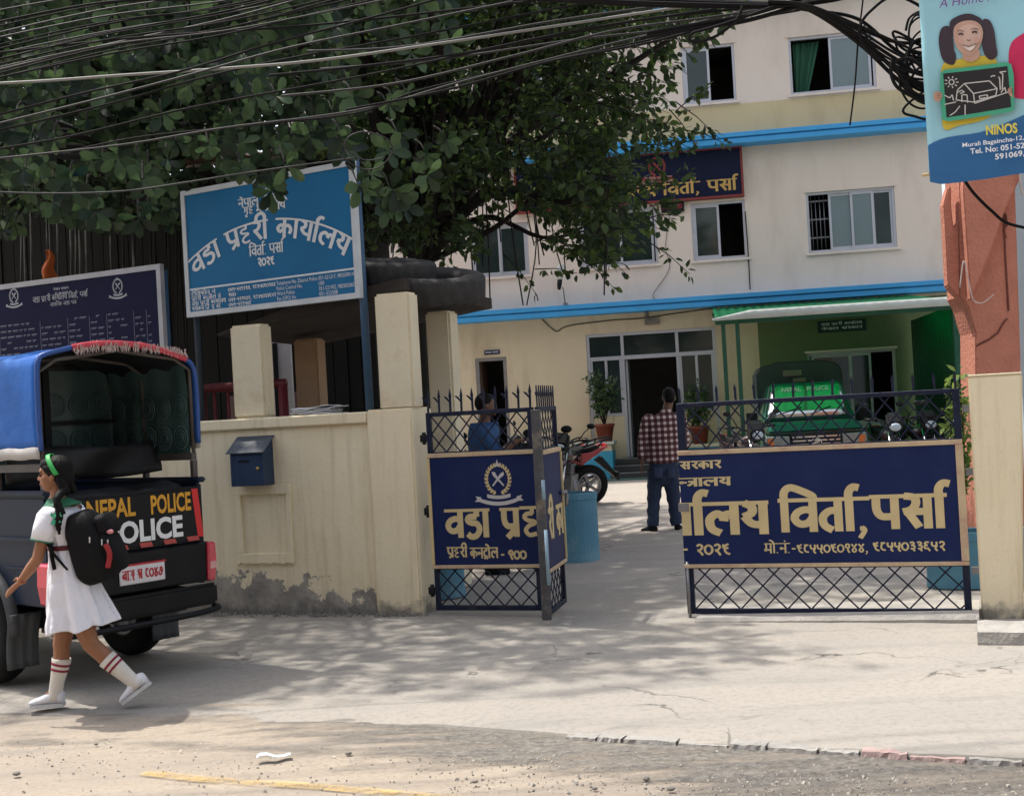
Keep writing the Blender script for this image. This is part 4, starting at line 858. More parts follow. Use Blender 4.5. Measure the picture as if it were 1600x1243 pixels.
# left leaf next to the pier
xg0 = WF.uv(674, 795)[0]; xg1 = WF.uv(842, 795)[0]; L = xg1-xg0
az1 = WF.uv(755, 640)[1]; az0 = (WF.uv(682, 950)[1]+WF.uv(842, 958)[1])/2; ap1 = WF.uv(758, 705)[1]; ap0 = WF.uv(760, 886)[1]
t = leaf('gate_leaf', 'left gate leaf by the wall pier with police emblem and half a word', L, max(.04, az0), az1, ap0, ap1, 10, .19, .125, .15, .04, .05, WF.w(xg0, 0, 0), WF.a)
b = B(); b2 = B()
b.bx(-.004, .022, -.040, -.017, ap0+.03, ap1-.036)
gl2('va|da|aa pra', 697, 839, 813, 839, 46, .22, .11)
xA, zA = gx(815, 838); deva(b, 'ha', xA, zA, 46/200, .22, YP, width=.155, head=.11)
gl2('pra|ha|ra|ii', 699, 870, 731, 871, 17, .2); gl2('ka|na|tro|la', 735, 871, 779, 872, 17, .2); gl2('-', 782, 872, 790, 872, 14, .2); gl2('1|0|0', 794, 873, 823, 873, 17, .2)
x_, z_ = gx(778, 748); emblem(b, b2, x_, z_, .118, YP)
b.build('lettering', M_gold, t, rec=False); b2.build('crest', mat('dusty white emblem paint', (.50, .48, .47), .6, .1, 10), t, rec=False)
for z_ in (1.45, .85, .2): b = B(); b.tube([(-.03, .0, z_-.05), (-.03, 0, z_+.05)], .018, 8); b.bx(-.06, .01, -.015, .015, z_-.03, z_+.03); b.build('hinge', M_blk, t)
# folding leaf, swung back into the courtyard
ho = gnd(857, 967, .03); he = gnd(883, 944, .03); FB = Frame(ho, math.degrees(math.atan2(he.y-ho.y, he.x-ho.x))); LB = (he-ho).length
t = leaf('gate_leaf', 'folded middle gate leaf swung back into the courtyard seen nearly edge on', LB, .05, az1, ap0, ap1, 9, .17, .11, .15, .05, .04, ho-Vector((0, 0, .03)), FB.a)
b = B(); b.bx(LB-.03, LB+.002, -.042, -.016, ap0+.03, ap1-.036); deva(b, 'ra|ii ka|aa', .05, WF.uv(800, 839)[1], .23, .24, -.0305, width=LB-.1); b.build('lettering', M_gold, t, rec=False)
b = B(); b.bx(-.045, -.002, -.03, .04, .03, az1-.02); b.build('hinge_post', mat('grimy gate post', (.06, .06, .065), .6, .3, 5, dirt=(.3, .24, .17), dirts=4), t, .004)
b = B(); b.tube([(-.062, -.03, .3), (-.062, -.03, .72)], .014, 8); b.tube([(-.062, -.03, .95), (-.062, -.03, 1.1)], .014, 8); b.build('hinge_rod', mat('pale blue rod', (.25, .36, .45), .4), t)
b = B(); b.tube([(LB-.12, -.05, .95), (LB+.05, -.05, .95), (LB+.07, -.05, .9), (LB+.03, -.05, .84)], .016, 8); b.build('latch', M_steel, t)

# ------------------------------------------------------------------ right gate pillar, slab at its foot
a, c, e, f = WF.rect(1523, 575, 1588, 974); z1 = WF.uv(1553, 586)[1]
t = thing('gate_pillar', 'plain square cream gate pillar at the right of the closed gate leaf', 'pillar', WF.w((a+c)/2, 0, 0), WF.a); hw = (c-a)/2
b = B(); b.add([(x+(.085 if (x > 0 and z > 1) else 0), y, z) for x in (-hw, hw) for y in (-.02, .45) for z in (-.05, z1)], [(0, 1, 3, 2), (4, 6, 7, 5), (0, 4, 5, 1), (2, 3, 7, 6), (0, 2, 6, 4), (1, 5, 7, 3)]); b.build('shaft', M_pier, t, .012, 2)
b = B(); b.bx(-hw+.002, hw+.083, -.018, .448, z1-.001, z1+.012); b.build('cap', M_cream, t, .004)
for z_ in (.3, 1.0, 1.45): b = B(); b.bx(-hw-.05, -hw-.002, .0, .04, z_, z_+.05); b.build('hinge', M_steel, t)
p = gnd(1528, 1009, -.02); b = B(); b.grid(lambda u, v: (1.3*u+.012*noise.noise(Vector((u*6, v*4, 3))), [0, -.01, .0, .34][int(round(v*3))]+.02*noise.noise(Vector((u*6, v*3, 1))), [-.1, 0, .07, .085][int(round(v*3))]+.006*noise.noise(Vector((u*9, v*3, 5)))), 20, 3, False)
b.add([(0, 0, -.1), (0, 0, .07), (0, .34, .085), (0, .34, -.1)], [(0, 1, 2, 3)])
o = b.build('concrete_slab', M_conc); o.location = (p.x, p.y, 0); o.rotation_euler = (0, 0, WF.a); tag(o, 'rough concrete slab lying at the foot of the right gate pillar', 'slab')

# ------------------------------------------------------------------ blue planters in the courtyard
M_pl = mat('faded blue concrete paint', (.085, .23, .32), .75, .14, 3, .3, 50, dirt=(.17, .29, .34), dirts=3)
def planter(loc, rz, L, D, H, label):
    t = thing('blue_planter', label, 'planter', loc, rz, 'blue painted concrete planters')
    def out(s_, k=15):
        r = D/2*s_; l2 = L/2-D/2; pts = []
        for sg, a0 in ((1, -90), (-1, 90)):
            for i in range(k+1): an = R(a0+180*i/k); pts.append((sg*l2+r*math.cos(an), r*math.sin(an)))
        return pts
    rings = [(1.0, 0), (.97, .1), (.97, H-.08), (1.0, H-.06), (1.0, H), (.8, H), (.8, H-.06)]; b = B(); vs = []; n = 32
    for s_, z in rings: vs += [(x, y, z) for x, y in out(s_)]
    b.add(vs, [(i*n+j, i*n+(j+1) % n, (i+1)*n+(j+1) % n, (i+1)*n+j) for i in range(len(rings)-1) for j in range(n)], False); b.build('tub', M_pl, t, rec=True)
    b = B(); o_ = out(.81); b.add([(x, y, H-.05) for x, y in o_], [tuple(range(n))]); b.build('soil', mat('dry soil', (.10, .075, .05), .95, .2, 20), t); return t
p = gnd(898, 880); planter((p.x-.2, p.y+.25, 0), WF.a, 1.0, .46, .73, 'faded blue concrete planter standing in the open gateway beside the red motorcycle')
p = gnd(712, 935); planter((p.x-.35, p.y+.3, 0), WF.a, .9, .46, .62, 'faded blue concrete planter seen through the lattice of the left gate leaf')
p = gnd(1505, 925); PLR = Vector((p.x+.28, p.y+.3, 0)); planter(PLR, WF.a, .9, .42, .45, 'faded blue concrete planter behind the right gate pillar holding a shrub')
# ------------------------------------------------------------------ orange wall, neighbours, shed
M_or = mat('salmon stucco', (.47, .185, .125), .9, .13, 5, .9, 26, dirt=(.35, .125, .085), dirts=2.5)
YO = 14.2
def P(px, py, Y): p = at(px, py, Y); return (p.x, p.z)
ow = thing('salmon_wall', 'tall salmon stucco wall end with a broken notch right of the carport', 'wall', (at(1540, 700, YO).x, YO, 0), R(-6)); ox = ow.location.x
def orp(pts, y0, y1, name):
    b = B(); q = [(x-ox, z) for x, z in (P(*p, YO) for p in pts)]; b.prism(q, y0, y1); return b.build(name, M_or, ow, .015, 2)
orp([(1528, 900), (1524, 520), (1512, 478), (1503, 462), (1500, 300), (1496, 120), (1578, 110), (1594, 600), (1604, 900)], 0, .7, 'main_wall')
orp([(1512, 476), (1484, 446), (1479, 345), (1477, 318), (1484, 290), (1489, 288), (1489, 318), (1492, 348), (1495, 356), (1500.5, 342), (1503.5, 460)], .05, .25, 'side_fin')
orp([(1511, 470), (1500, 300), (1502, 262), (1588, 255), (1586, 282), (1562, 335), (1540, 402), (1521, 447)], -.16, -.002, 'upper_block')
b = B()
for pts in ([(1566, 318), (1569, 400), (1574, 486)], [(1525, 540), (1545, 530), (1558, 520), (1566, 505), (1572, 498)], [(1569, 335), (1572, 352), (1566, 360), (1570, 372)]):
    b.tube([Vector((P(x, y, YO)[0]-ox, -.004, P(x, y, YO)[1])) for x, y in pts], .012, 5)
b.build('crack', mat('crack shade', (.16, .055, .04), .95), ow)
b = B(); b.tube(spl([Vector((P(x, y, YO)[0]-ox, -.19, P(x, y, YO)[1])) for x, y in [(1494, 452), (1500, 410), (1507, 440), (1514, 470), (1528, 475), (1545, 462)]], 5), .007, 5); b.tube(spl([Vector((P(x, y, YO)[0]-ox, -.19, P(x, y, YO)[1])) for x, y in [(1583, 265), (1584, 290), (1588, 310)]], 5), .012, 5); b.build('hanging_rope', mat('pale rope', (.5, .42, .38), .8), ow)
t = thing('blue_grey_building', 'pale blue grey neighbouring building at the far right edge', 'building', (at(1593, 600, 16).x+.65, 16, 0), R(-6))
b = B(); b.bx(-.6, 9, 0, 1.2, 0, 11); b.build('wall', mat('blue grey plaster', (.36, .43, .47), .8, .06, 2, .1, 40), t)
for k in range(3):
    b = B(); b.bx(1.2, 2.8, -.05, -.002, 1.2+3.2*k, 2.7+3.2*k); fr = b.build('window', M_alu, t); b = B(); b.bx(1.27, 2.73, -.06, -.052, 1.27+3.2*k, 2.63+3.2*k); b.build('pane', M_glass, fr)
t = thing('timber_shed', 'tall weathered plank shed blackened for the deep shade under the left tree', 'shed', (-3.6, 15.5, 0), R(-12))
M_plank = mat('shade black planks', (.008, .007, .0065), .85, .25, 3, .3, 30, stretch=(8, 1, .5))  # near-black planks stand in for the deep shade under the tree
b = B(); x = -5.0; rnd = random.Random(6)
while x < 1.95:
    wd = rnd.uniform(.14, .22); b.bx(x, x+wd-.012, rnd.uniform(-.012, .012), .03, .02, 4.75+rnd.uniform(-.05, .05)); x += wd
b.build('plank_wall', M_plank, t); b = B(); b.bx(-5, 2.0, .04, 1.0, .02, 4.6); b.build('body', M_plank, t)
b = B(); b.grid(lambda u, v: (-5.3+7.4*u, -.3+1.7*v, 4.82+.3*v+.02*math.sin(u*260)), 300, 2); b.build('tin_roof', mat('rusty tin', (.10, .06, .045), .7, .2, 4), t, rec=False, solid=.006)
b = B(); b.bx(.2, 1.1, -.03, -.014, .05, 2.0); b.build('door', mat('faded pink door', (.16, .10, .09), .8, .2, 4, stretch=(6, 1, .5)), t)
# small orange flag in the dark under the tree
t = thing('orange_flag', 'small orange cloth hanging in the dark above the notice board', 'cloth', at(77, 432, 13.4)); b = B(); b.grid(lambda u, v: ((u-.5)*.16*(.4+.6*v)+.02*math.sin(v*7), .03*math.sin(u*6+v*3), .28-.3*v), 8, 10); b.build('cloth', mat('orange cloth', (.45, .10, .02), .8), t, rec=False, solid=.003)
b = B(); b.tube([(0, .01, .28), (.02, .02, 1.6)], .008, 5); b.build('cord', M_blk, t)

# ------------------------------------------------------------------ trees
def leafpoly(b, p, d, n, L, W, kind):
    d = d.normalized(); s_ = d.cross(n)
    if s_.length < 1e-4: return
    s_.normalize(); n = s_.cross(d)
    if kind == 'big':
        rows = ((.0, .04, 0), (.3, .40, .03), (.62, 1.0, .02), (.86, .78, -.05)); fold = .16; vs = []
        for t, w_, z in rows: vs += [p+d*L*t+s_*W*.5*w_+n*(z*L+fold*W*w_*.5), p+d*L*t+n*z*L, p+d*L*t-s_*W*.5*w_+n*(z*L+fold*W*w_*.5)]
        vs.append(p+d*L-n*.10*L); fs = []
        for i in range(3): fs += [(3*i, 3*i+1, 3*i+4, 3*i+3), (3*i+1, 3*i+2, 3*i+5, 3*i+4)]
        fs += [(9, 10, 12), (10, 11, 12)]; b.add(vs, fs, True)
    else:
        vs = [p, p+d*L*.34+s_*W*.5+n*.1*W, p+d*L*.36, p+d*L*.34-s_*W*.5+n*.1*W, p+d*L*.72+s_*W*.36, p+d*L*.72-s_*W*.36, p+d*L-n*.08*L]
        b.add(vs, [(0, 1, 2), (0, 2, 3), (1, 4, 6, 2), (2, 6, 5, 3)])
def rv(r): return Vector((r.gauss(0, 1), r.gauss(0, 1), r.gauss(0, 1))).normalized()
def lerp_tab(tab, x):
    if x <= tab[0][0]: return tab[0][1]
    for (a, c), (d, e) in zip(tab, tab[1:]):
        if a <= x <= d: return c+(e-c)*(x-a)/(d-a)
    return tab[-1][1]
def limbs(b, base, r0, tips, rnd, split):
    """tapered trunk to `split`, then curved limbs to tips"""
    top = split
    b.tube([base+(top-base)*t+Vector((.06*math.sin(t*5), .05*math.cos(t*4), 0)) for t in [i/8 for i in range(9)]], [r0*(1.25-.6*min(1, i/3)-.05*i/8*2) if i < 3 else r0*(.75-.03*i) for i in range(9)], 14)
    for tp, r in tips:
        m1 = top.lerp(tp, .35)+Vector((rnd.uniform(-.2, .2), rnd.uniform(-.2, .2), rnd.uniform(.1, .5))); m2 = top.lerp(tp, .7)+Vector((rnd.uniform(-.2, .2), rnd.uniform(-.2, .2), rnd.uniform(.0, .35)))
        pth = spl([top, m1, m2, tp], 5); n = len(pth); b.tube(pth, [r*(1-.85*i/(n-1)) for i in range(n)], 7)
M_bark = mat('dark bark', (.014, .012, .010), .9, .3, 5, .6, 24, stretch=(1, 1, .35))
M_leafA = leafmat('broad dark leaf', (.005, .015, .006), (.050, .092, .036), .22, .45)
M_leafB = leafmat('small fig leaf', (.012, .024, .009), (.045, .078, .02), .45, .5, 3.0)
rnd = random.Random(11)
botA = [(-150, 330), (0, 335), (60, 320), (110, 350), (180, 330), (240, 345), (285, 290), (330, 285), (370, 300), (400, 318), (440, 300), (470, 270), (520, 262), (560, 300), (590, 345), (640, 352), (660, 330), (700, 240), (740, 120), (760, 40)]
sites = []
tries = 0
while len(sites) < 620 and tries < 40000:
    tries += 1
    px = rnd.uniform(-170, 740); py = rnd.uniform(-170, 360); Y = rnd.uniform(8.9, 13.2) if py > -60 else rnd.uniform(9.6, 13.2)
    bt = lerp_tab(botA, px)-rnd.uniform(18, 50)
    if Y > 11.6 and px < 280: bt += 90
    if py > bt: continue
    if px > 540 and (rnd.random() < min(.85, (px-540)/190) or Y > 11): continue
    if 285 < px < 560 and py > 235 and Y > 10.3: continue
    if noise.noise(Vector((px/70., py/55., Y*.7))) < -.10: continue
    sites.append(at(px, py, Y))
for px, py, Y in ((150, 330, 9.0), (216, 340, 9.1), (135, 300, 9.3), (232, 322, 9.6), (325, 225, 8.9), (262, 250, 8.9), (402, 278, 9.6), (420, 262, 9.7), (350, 262, 9.7), (378, 250, 9.6), (445, 255, 9.5), (575, 300, 9.4), (600, 318, 9.5), (558, 285, 9.4), (625, 320, 9.6), (425, 298, 9.9), (610, 295, 9.5)): sites.append(at(px, py, Y))
for i in range(330):
    px = rnd.uniform(-190, 560); sites.append(at(px, rnd.uniform(-190, 330 if px < 280 else 235), rnd.uniform(11.8, 14.6)))
for i in range(420): sites.append(Vector((rnd.uniform(-9.5, -3.2), rnd.uniform(12.2, 16.5), rnd.uniform(4.3, 8.2))))
for i in range(150):
    px = rnd.uniform(-150, 300); sites.append(at(px, rnd.uniform(215, 350), rnd.uniform(12.6, 14.2)))
nin = len(sites)
while len(sites) < nin+950:
    q = Vector((rnd.uniform(-7.2, -.4), rnd.uniform(9.3, 14.5), rnd.uniform(4.9, 8.2)))
    c = q-Vector((-3.6, 11, 5.6))
    if (c.x/3.9)**2+(c.y/3.2)**2+(c.z/2.8)**2 > 1: continue
    if q.x > -1.6 and rnd.random() < .5: continue
    sites.append(q)
tA = thing('broadleaf_tree', 'large near tree with broad dark leaves in whorls hanging over the boards at the left', 'tree', (-4.6, 17.3, 0)); oA = Vector((-4.6, 17.3, 0))
b = B(); tw = B(); splitA = Vector((-4.6, 17.1, 5.2))
for c in sites:
    ax = (c-splitA); ax.z *= .35; ax = (ax.normalized()+Vector((0, -.25, rnd.uniform(-.7, .15)))+.35*rv(rnd)).normalized()
    k = rnd.randint(5, 7); e1 = ax.orthogonal().normalized(); e2 = ax.cross(e1); a0 = rnd.random()*6
    big = rnd.choice((.65, .8, .95, 1.1, 1.25))
    for i in range(k):
        an = a0+2*math.pi*i/k+rnd.uniform(-.25, .25); rad = e1*math.cos(an)+e2*math.sin(an); d = (rad*rnd.uniform(.7, 1)+ax*rnd.uniform(.15, .7)+Vector((0, 0, -.25))).normalized()
        L = rnd.uniform(.12, .185)*big; leafpoly(b, c-oA+ax*rnd.uniform(-.03, .05), d, ax+rv(rnd)*.3, L, L*rnd.uniform(.42, .52), 'big')
    bk = (splitA-c); dl = min(.20, bk.length*.3); q = c+bk.normalized()*dl+Vector((0, 0, .12)); tw.tube([q-oA, (q+c)/2-oA+Vector((0, 0, .03)), c-oA], [.010, .008, .005], 4, False)
b.build('crown', M_leafA, tA, rec=False)
tips = [(sites[i]-oA, rnd.uniform(.06, .13)) for i in rnd.sample(range(len(sites)), 42)]
limbs(tw, Vector((0, 0, -.05)), .42, tips, rnd, splitA-oA)
tw.build('trunk', M_bark, tA, rec=False)
ar = B()
for k in range(22):
    px = rnd.uniform(10, 285); Y = rnd.uniform(14.2, 15.2); tp = at(px, 300, Y); zb = rnd.choice((0, 0, .4, 1.2, 2.0)); ar.tube([Vector((tp.x, tp.y, zb))-oA, Vector((tp.x+.03, tp.y, (zb+4)/2))-oA, Vector((tp.x+.08, tp.y+.05, 4.2))-oA], [.006, .009, .014], 5)
ar.build('hanging_roots', M_bark, tA, rec=False)
# second tree, smaller leaves, in the courtyard
botB = [(520, 380), (560, 420), (620, 400), (680, 395), (715, 412), (745, 402), (780, 330), (835, 345), (850, 425), (880, 405), (930, 430), (985, 400), (1030, 385), (1045, 330), (1062, 230), (1075, 190), (1110, 120), (1118, 60)]
sp_ = []
tries = 0
while len(sp_) < 1230 and tries < 60000:
    tries += 1
    px = rnd.uniform(500, 1100); py = rnd.uniform(-150, 440); Y = rnd.uniform(12.6, 17.4)
    if py > lerp_tab(botB, px)-rnd.uniform(12, 40): continue
    dens = 1.0
    if px > 985: dens = .45
    if px > 1040: dens = .22 if (py < 60 or 140 < py < 235) else .02
    if 560 < px < 640 and 330 < py: dens = .35
    if 745 < px < 850 and py > 300: dens = .45
    if 940 < px < 1060 and 260 < py < 330: dens *= .55
    nn = noise.noise(Vector((px/42., py/42., Y*.8)))
    if rnd.random() > dens or nn < (.06 if 545 < px < 800 else -.06): continue
    sp_.append((at(px, py, Y), 1.0))
for px, py, Y in ((1046, 395, 14.0), (1066, 190, 13.8), (1088, 178, 13.8), (1100, 205, 13.9), (1052, 215, 13.8), (1060, 60, 13.6), (1076, 42, 13.6), (1050, 30, 13.6), (1030, 262, 13.7), (1062, 268, 13.7), (1012, 285, 13.8), (868, 415, 14), (812, 420, 14.2), (716, 425, 14.2), (935, 420, 13.9)): sp_.append((at(px, py, Y), .8))
n0 = len(sp_)
for i in range(420): sp_.append((Vector((rnd.uniform(-2.4, 1.5), rnd.uniform(16, 22), rnd.uniform(5.5, 9))), 1.25))
while len(sp_) < n0+1180:
    q = Vector((rnd.uniform(-3.4, 3.0), rnd.uniform(11.5, 18), rnd.uniform(5.9, 9.0))); c = q-Vector((-.3, 14.8, 6.4))
    if (c.x/3.1)**2+(c.y/3.3)**2+(c.z/2.8)**2 > 1: continue
    sp_.append((q, 1.3))
oB = Vector((at(628, 600, 15).x, 15.0, 0)); splitB = oB+Vector((.3, 0, 3.4))
tB = thing('fig_tree', 'second tree with small glossy leaves spreading across the front of the police building', 'tree', oB)
b = B(); tw = B()
for c, sc in sp_:
    dr = (c-splitB); dr.z *= .3; dr = (dr.normalized()+.7*rv(rnd)+Vector((0, 0, -.3))).normalized(); Lt = rnd.uniform(.35, .6); p0 = c-dr*Lt*.5; sd_ = dr.orthogonal().normalized()
    pth = [p0+dr*Lt*t+Vector((0, 0, -.12*t*t)) for t in (0, .5, 1)]; tw.tube([q-oB for q in pth], [.007, .005, .003], 4, False)
    for i in range(rnd.randint(11, 15)):
        t = rnd.uniform(.1, 1); q = p0+dr*Lt*t+Vector((0, 0, -.12*t*t)); d = (dr*.5+rv(rnd)+Vector((0, 0, -.45))).normalized(); L = rnd.uniform(.085, .14)*sc
        leafpoly(b, q-oB+d*.03, d, rv(rnd)+Vector((0, 0, .9)), L, L*rnd.uniform(.52, .66), 'small')
b.build('crown', M_leafB, tB, rec=False)
tips = [(sp_[i][0]-oB, rnd.uniform(.04, .09)) for i in rnd.sample(range(len(sp_)), 70)]
limbs(tw, Vector((0, 0, -.05)), .26, tips, rnd, splitB-oB); tw.build('trunk', M_bark, tB, rec=False)
ar = B()
for k in range(60):
    px = rnd.uniform(560, 960); Y = rnd.uniform(13, 16); a_ = at(px, rnd.uniform(180, 300), Y); ln = rnd.uniform(.5, 1.5); ar.tube(spl([a_-oB, a_-oB+Vector((rnd.uniform(-.1, .1), 0, -ln*.5)), a_-oB+Vector((rnd.uniform(-.12, .12), 0, -ln))], 4), .008, 4, False)
ar.build('hanging_roots', M_bark, tB, rec=False)

# dense dark trees closing the view behind the shed
M_leafC = leafmat('thicket leaf', (.008, .02, .008), (.02, .042, .014), .15, .6)
for k, (x, y, hh, lb) in enumerate(((-8.6, 21, 8.5, 'dark bushy tree far behind the notice board at the left edge'), (-5.6, 20.5, 9.0, 'dark bushy tree behind the plank shed left of the blue board'), (-3.4, 21.5, 8.5, 'dark bushy tree behind the shed next to the police building'))):
    t = thing('background_tree', lb, 'tree', (x, y, 0)); b = B()
    for i in range(2600):
        q = rv(rnd)*rnd.random()**.4; q = Vector((q.x*2.5, q.y*2.0, 2.2+hh/2+q.z*(hh/2-.2))); d = (rv(rnd)+Vector((0, 0, -.3))).normalized(); L = rnd.uniform(.22, .36); leafpoly(b, q, d, rv(rnd)+Vector((0, 0, .8)), L, L*.55, 'small')
    b.build('crown', M_leafC, t, rec=False); b = B(); b.tube([(0, 0, 0), (.1, 0, 2), (0, .1, 4), (.1, 0, hh*.8)], [.28, .2, .15, .05], 10); b.build('trunk', M_bark, t)

# ------------------------------------------------------------------ plants
def bush(name, label, cat, loc, h, r, nlv, L, mt, group=None, seed=1, potm=True, zst=0):
    t = thing(name, label, cat, loc, 0, group); rr = random.Random(seed); b = B(); st = B()
    for k in range(9):
        a = rr.random()*6; tip = Vector((r*.8*math.cos(a)*rr.random(), r*.8*math.sin(a)*rr.random(), zst+h*rr.uniform(.6, 1))); st.tube(spl([Vector((0, 0, zst)), tip*.5+Vector((rr.uniform(-.04, .04), 0, zst*.5)), tip], 4), [.012]*3+[.008]*3+[.006]*3, 5)
        for i in range(nlv//9):
            q = Vector((0, 0, zst)).lerp(tip, rr.uniform(.35, 1.03))+rv(rr)*r*.45; d = (rv(rr)+Vector((0, 0, .1))).normalized(); l_ = L*rr.uniform(.7, 1.2); leafpoly(b, q, d, rv(rr)+Vector((0, 0, 1)), l_, l_*.45, 'small')
    b.build('foliage', mt, t, rec=False); st.build('stem', M_bark, t); return t
M_leafP = leafmat('pot plant leaf', (.03, .065, .025), (.08, .12, .045), .3, .45)
M_pot = mat('terracotta plastic pot', (.16, .035, .022), .6, .15, 6)
def pot(loc, label, h, r, seed):
    t = bush('potted_plant', label, 'potted plant', loc, h, r, 330, .15, M_leafP, 'potted plants at the entrance', seed, True, .32)
    b = B(); b.lathe([(.15, 0), (.205, .33), (.225, .33), (.225, .39), (.2, .39), (.19, .34)], 20); b.build('pot', M_pot, t)
pot(BF.w(BF.uv(946, 690, -.5)[0], -.5, PZ1), 'bushy plant in a red brown pot on the plinth left of the entrance', 1.15, .42, 3)
pot(BF.w(BF.uv(1094, 690, -.5)[0], -.5, PZ2), 'leafy plant in a red brown pot right of the entrance behind the gate lattice', .95, .45, 4)
M_leafS = leafmat('yellow green shrub leaf', (.05, .10, .02), (.16, .22, .05), .4, .5)  # the shrub's own yellow green leaf colour
bush('shrub', 'loose yellow green shrub growing beside the right gate pillar', 'shrub', (PLR.x-.16, PLR.y-.05, 0), 1.32, .13, 420, .085, M_leafS, None, 9, True, .4)

# ------------------------------------------------------------------ overhead cables
M_cab = mat('black cable sheath', (.009, .009, .010), .75, .2, 5, spec=.12); M_cabg = mat('pale grey cable sheath', (.19, .19, .185), .6, .1, 5); M_cabd = mat('grey black cable sheath', (.03, .03, .033), .6, .1, 5, spec=.2)
def cable(pts, Y, r, label, m=M_cab, group='overhead cables', k=8, dY=0.0):
    n = len(pts); P_ = [at(x, y, Y+dY*i/(n-1)) for i, (x, y) in enumerate(pts)]; b = B(); b.tube(spl(P_, k), r, 6); o = b.build('overhead_cable', m, None, rec=False); tag(o, label, 'cable', group)
rnd = random.Random(21)
STEEP = 'thin black cable climbing steeply across the tree in the upper left fan'
for i, (y0, y1) in enumerate([(16, -40), (33, -30), (44, -45), (61, -42), (70, -30), (78, -38), (86, -20), (95, -25), (103, -14), (113, -28), (118, -5), (124, 4), (52, -52), (128, -12), (99, -36), (107, 8)]):
    cable([(-80, y0+16+rnd.uniform(-2, 2)), (160, y0-16+(y1-y0)*.2+rnd.uniform(-3, 3)), (360, y0+(y1-y0)*.62+rnd.uniform(-2, 3)), (600, y1-8), (900, y1-70)], rnd.uniform(5.8, 7.2), rnd.choice((.004, .005, .006)), STEEP, M_cab if i % 3 else M_cabd)
LOW = 'thin dark cable sagging low across the big leaves at the left'
for i, pts in enumerate([[(-80, 200), (120, 148), (280, 112), (420, 70), (600, 22), (820, -40)], [(-80, 212), (140, 158), (300, 116), (450, 75), (620, 40), (860, -10)], [(-80, 222), (160, 165), (330, 118), (480, 86), (640, 58), (900, 8), (1060, -14)],
    [(-80, 244), (100, 215), (300, 168), (560, 120), (760, 78), (1000, 32), (1120, 14)], [(-80, 256), (60, 241), (200, 225), (350, 200), (560, 172), (720, 128), (900, 82), (1080, 38), (1200, 6)], [(-80, 252), (90, 238), (220, 214), (390, 196), (560, 176), (660, 140), (860, 95), (1060, 52), (1180, 14)]]):
    cable(pts, 6.0+.2*i, .0055, LOW, M_cabd if i in (1, 4) else M_cab)
cable([(-80, 134), (60, 127), (200, 117), (350, 107), (500, 94), (700, 66), (860, 42), (1060, 12), (1240, -12)], 6.3, .007, 'pale grey cable lit brightly where it crosses the dark tree', M_cabg, None)
cable([(-80, 290), (0, 300), (110, 302), (200, 298), (285, 286), (400, 268), (560, 246)], 8.2, .006, 'lowest sagging pale cable ending at the top of the blue board', M_cabd, None)
MID = 'dark cable running level through the crown of the small leaved tree'
for i, pts in enumerate([[(420, 118), (560, 104), (720, 84), (880, 52), (1040, 26), (1250, 6)], [(440, 150), (620, 130), (800, 88), (960, 48), (1120, 26), (1260, 4)], [(540, 172), (700, 140), (860, 96), (1000, 70), (1120, 40), (1250, 16)], [(480, 80), (640, 72), (860, 34), (1050, 8), (1250, -8)], [(-80, 92), (200, 60), (480, 40), (760, 10), (1000, -18)], [(500, 108), (690, 92), (900, 62), (1070, 44), (1170, 30), (1250, 8)]]):
    cable(pts, 5.9+.15*i, .006, MID, M_cabd if i % 2 else M_cab)
BUN = 'thick black cable in the bundle above the top floor windows'
for i in range(9):
    o_ = rnd.uniform(-7, 7); cable([(640, -14+o_), (820, -6+o_*.8), (1000, 2+o_), (1120, 6+o_*.8), (1200, 8+o_*.6), (1255, 5+o_*.4), (1330, -12+o_), (1420, -50+o_)], 5.7+.04*i, rnd.choice((.006, .008, .009)), BUN)
for pts in ([(1010, 52), (1080, 40), (1150, 28), (1210, 12), (1280, -12)], [(1000, 60), (1090, 44), (1160, 34), (1240, 12), (1300, -8)]): cable(pts, 5.72, .010, BUN)
cable([(1160, 10), (1150, 32), (1120, 56), (1090, 66), (1078, 62), (1082, 52), (1110, 44), (1160, 28), (1210, 10)], 5.66, .007, 'black cable loop hanging below the bundle left of the windows', M_cab, None)
FAN = 'black cable fanning down from the bundle to the pole behind the banner'
for i, (my, ey) in enumerate([(36, 80), (44, 102), (50, 118), (56, 132), (60, 146), (66, 128), (40, 60), (70, 160), (30, 96)]):
    cable([(1200, 2+i*.6), (1262, 8+i), (1340, my+rnd.uniform(-4, 4)), (1400, (my+ey)/2+rnd.uniform(6, 16)), (1450, ey+rnd.uniform(-6, 6)), (1540, ey-20), (1640, ey-40)], 5.66+.015*i, rnd.choice((.006, .008, .009)), FAN)
TAN = 'coiled black cable in the tangle beside the hanging banner'
for i in range(13):
    cx_, cy_ = rnd.uniform(1434, 1456), rnd.uniform(40, 150); rx, ry = rnd.uniform(14, 42), rnd.uniform(20, 60); a0 = rnd.random()*6
    cable([(cx_+rx*math.cos(a0+k*.7)*(1+.03*k), cy_+ry*math.sin(a0+k*.7)+2*k) for k in range(9)]+[(1520, 90+i*4)], 5.70+.012*i, rnd.choice((.005, .006, .008)), TAN)
cable([(1455, 20), (1400, -6), (1360, 18), (1344, 44), (1352, 76), (1384, 96), (1450, 116), (1560, 90)], 5.68, .007, 'wide black cable loop swinging out left of the banner top', M_cab, None)
cable([(1350, 40), (1360, 70), (1400, 98), (1440, 112), (1500, 100)], 5.69, .005, TAN)
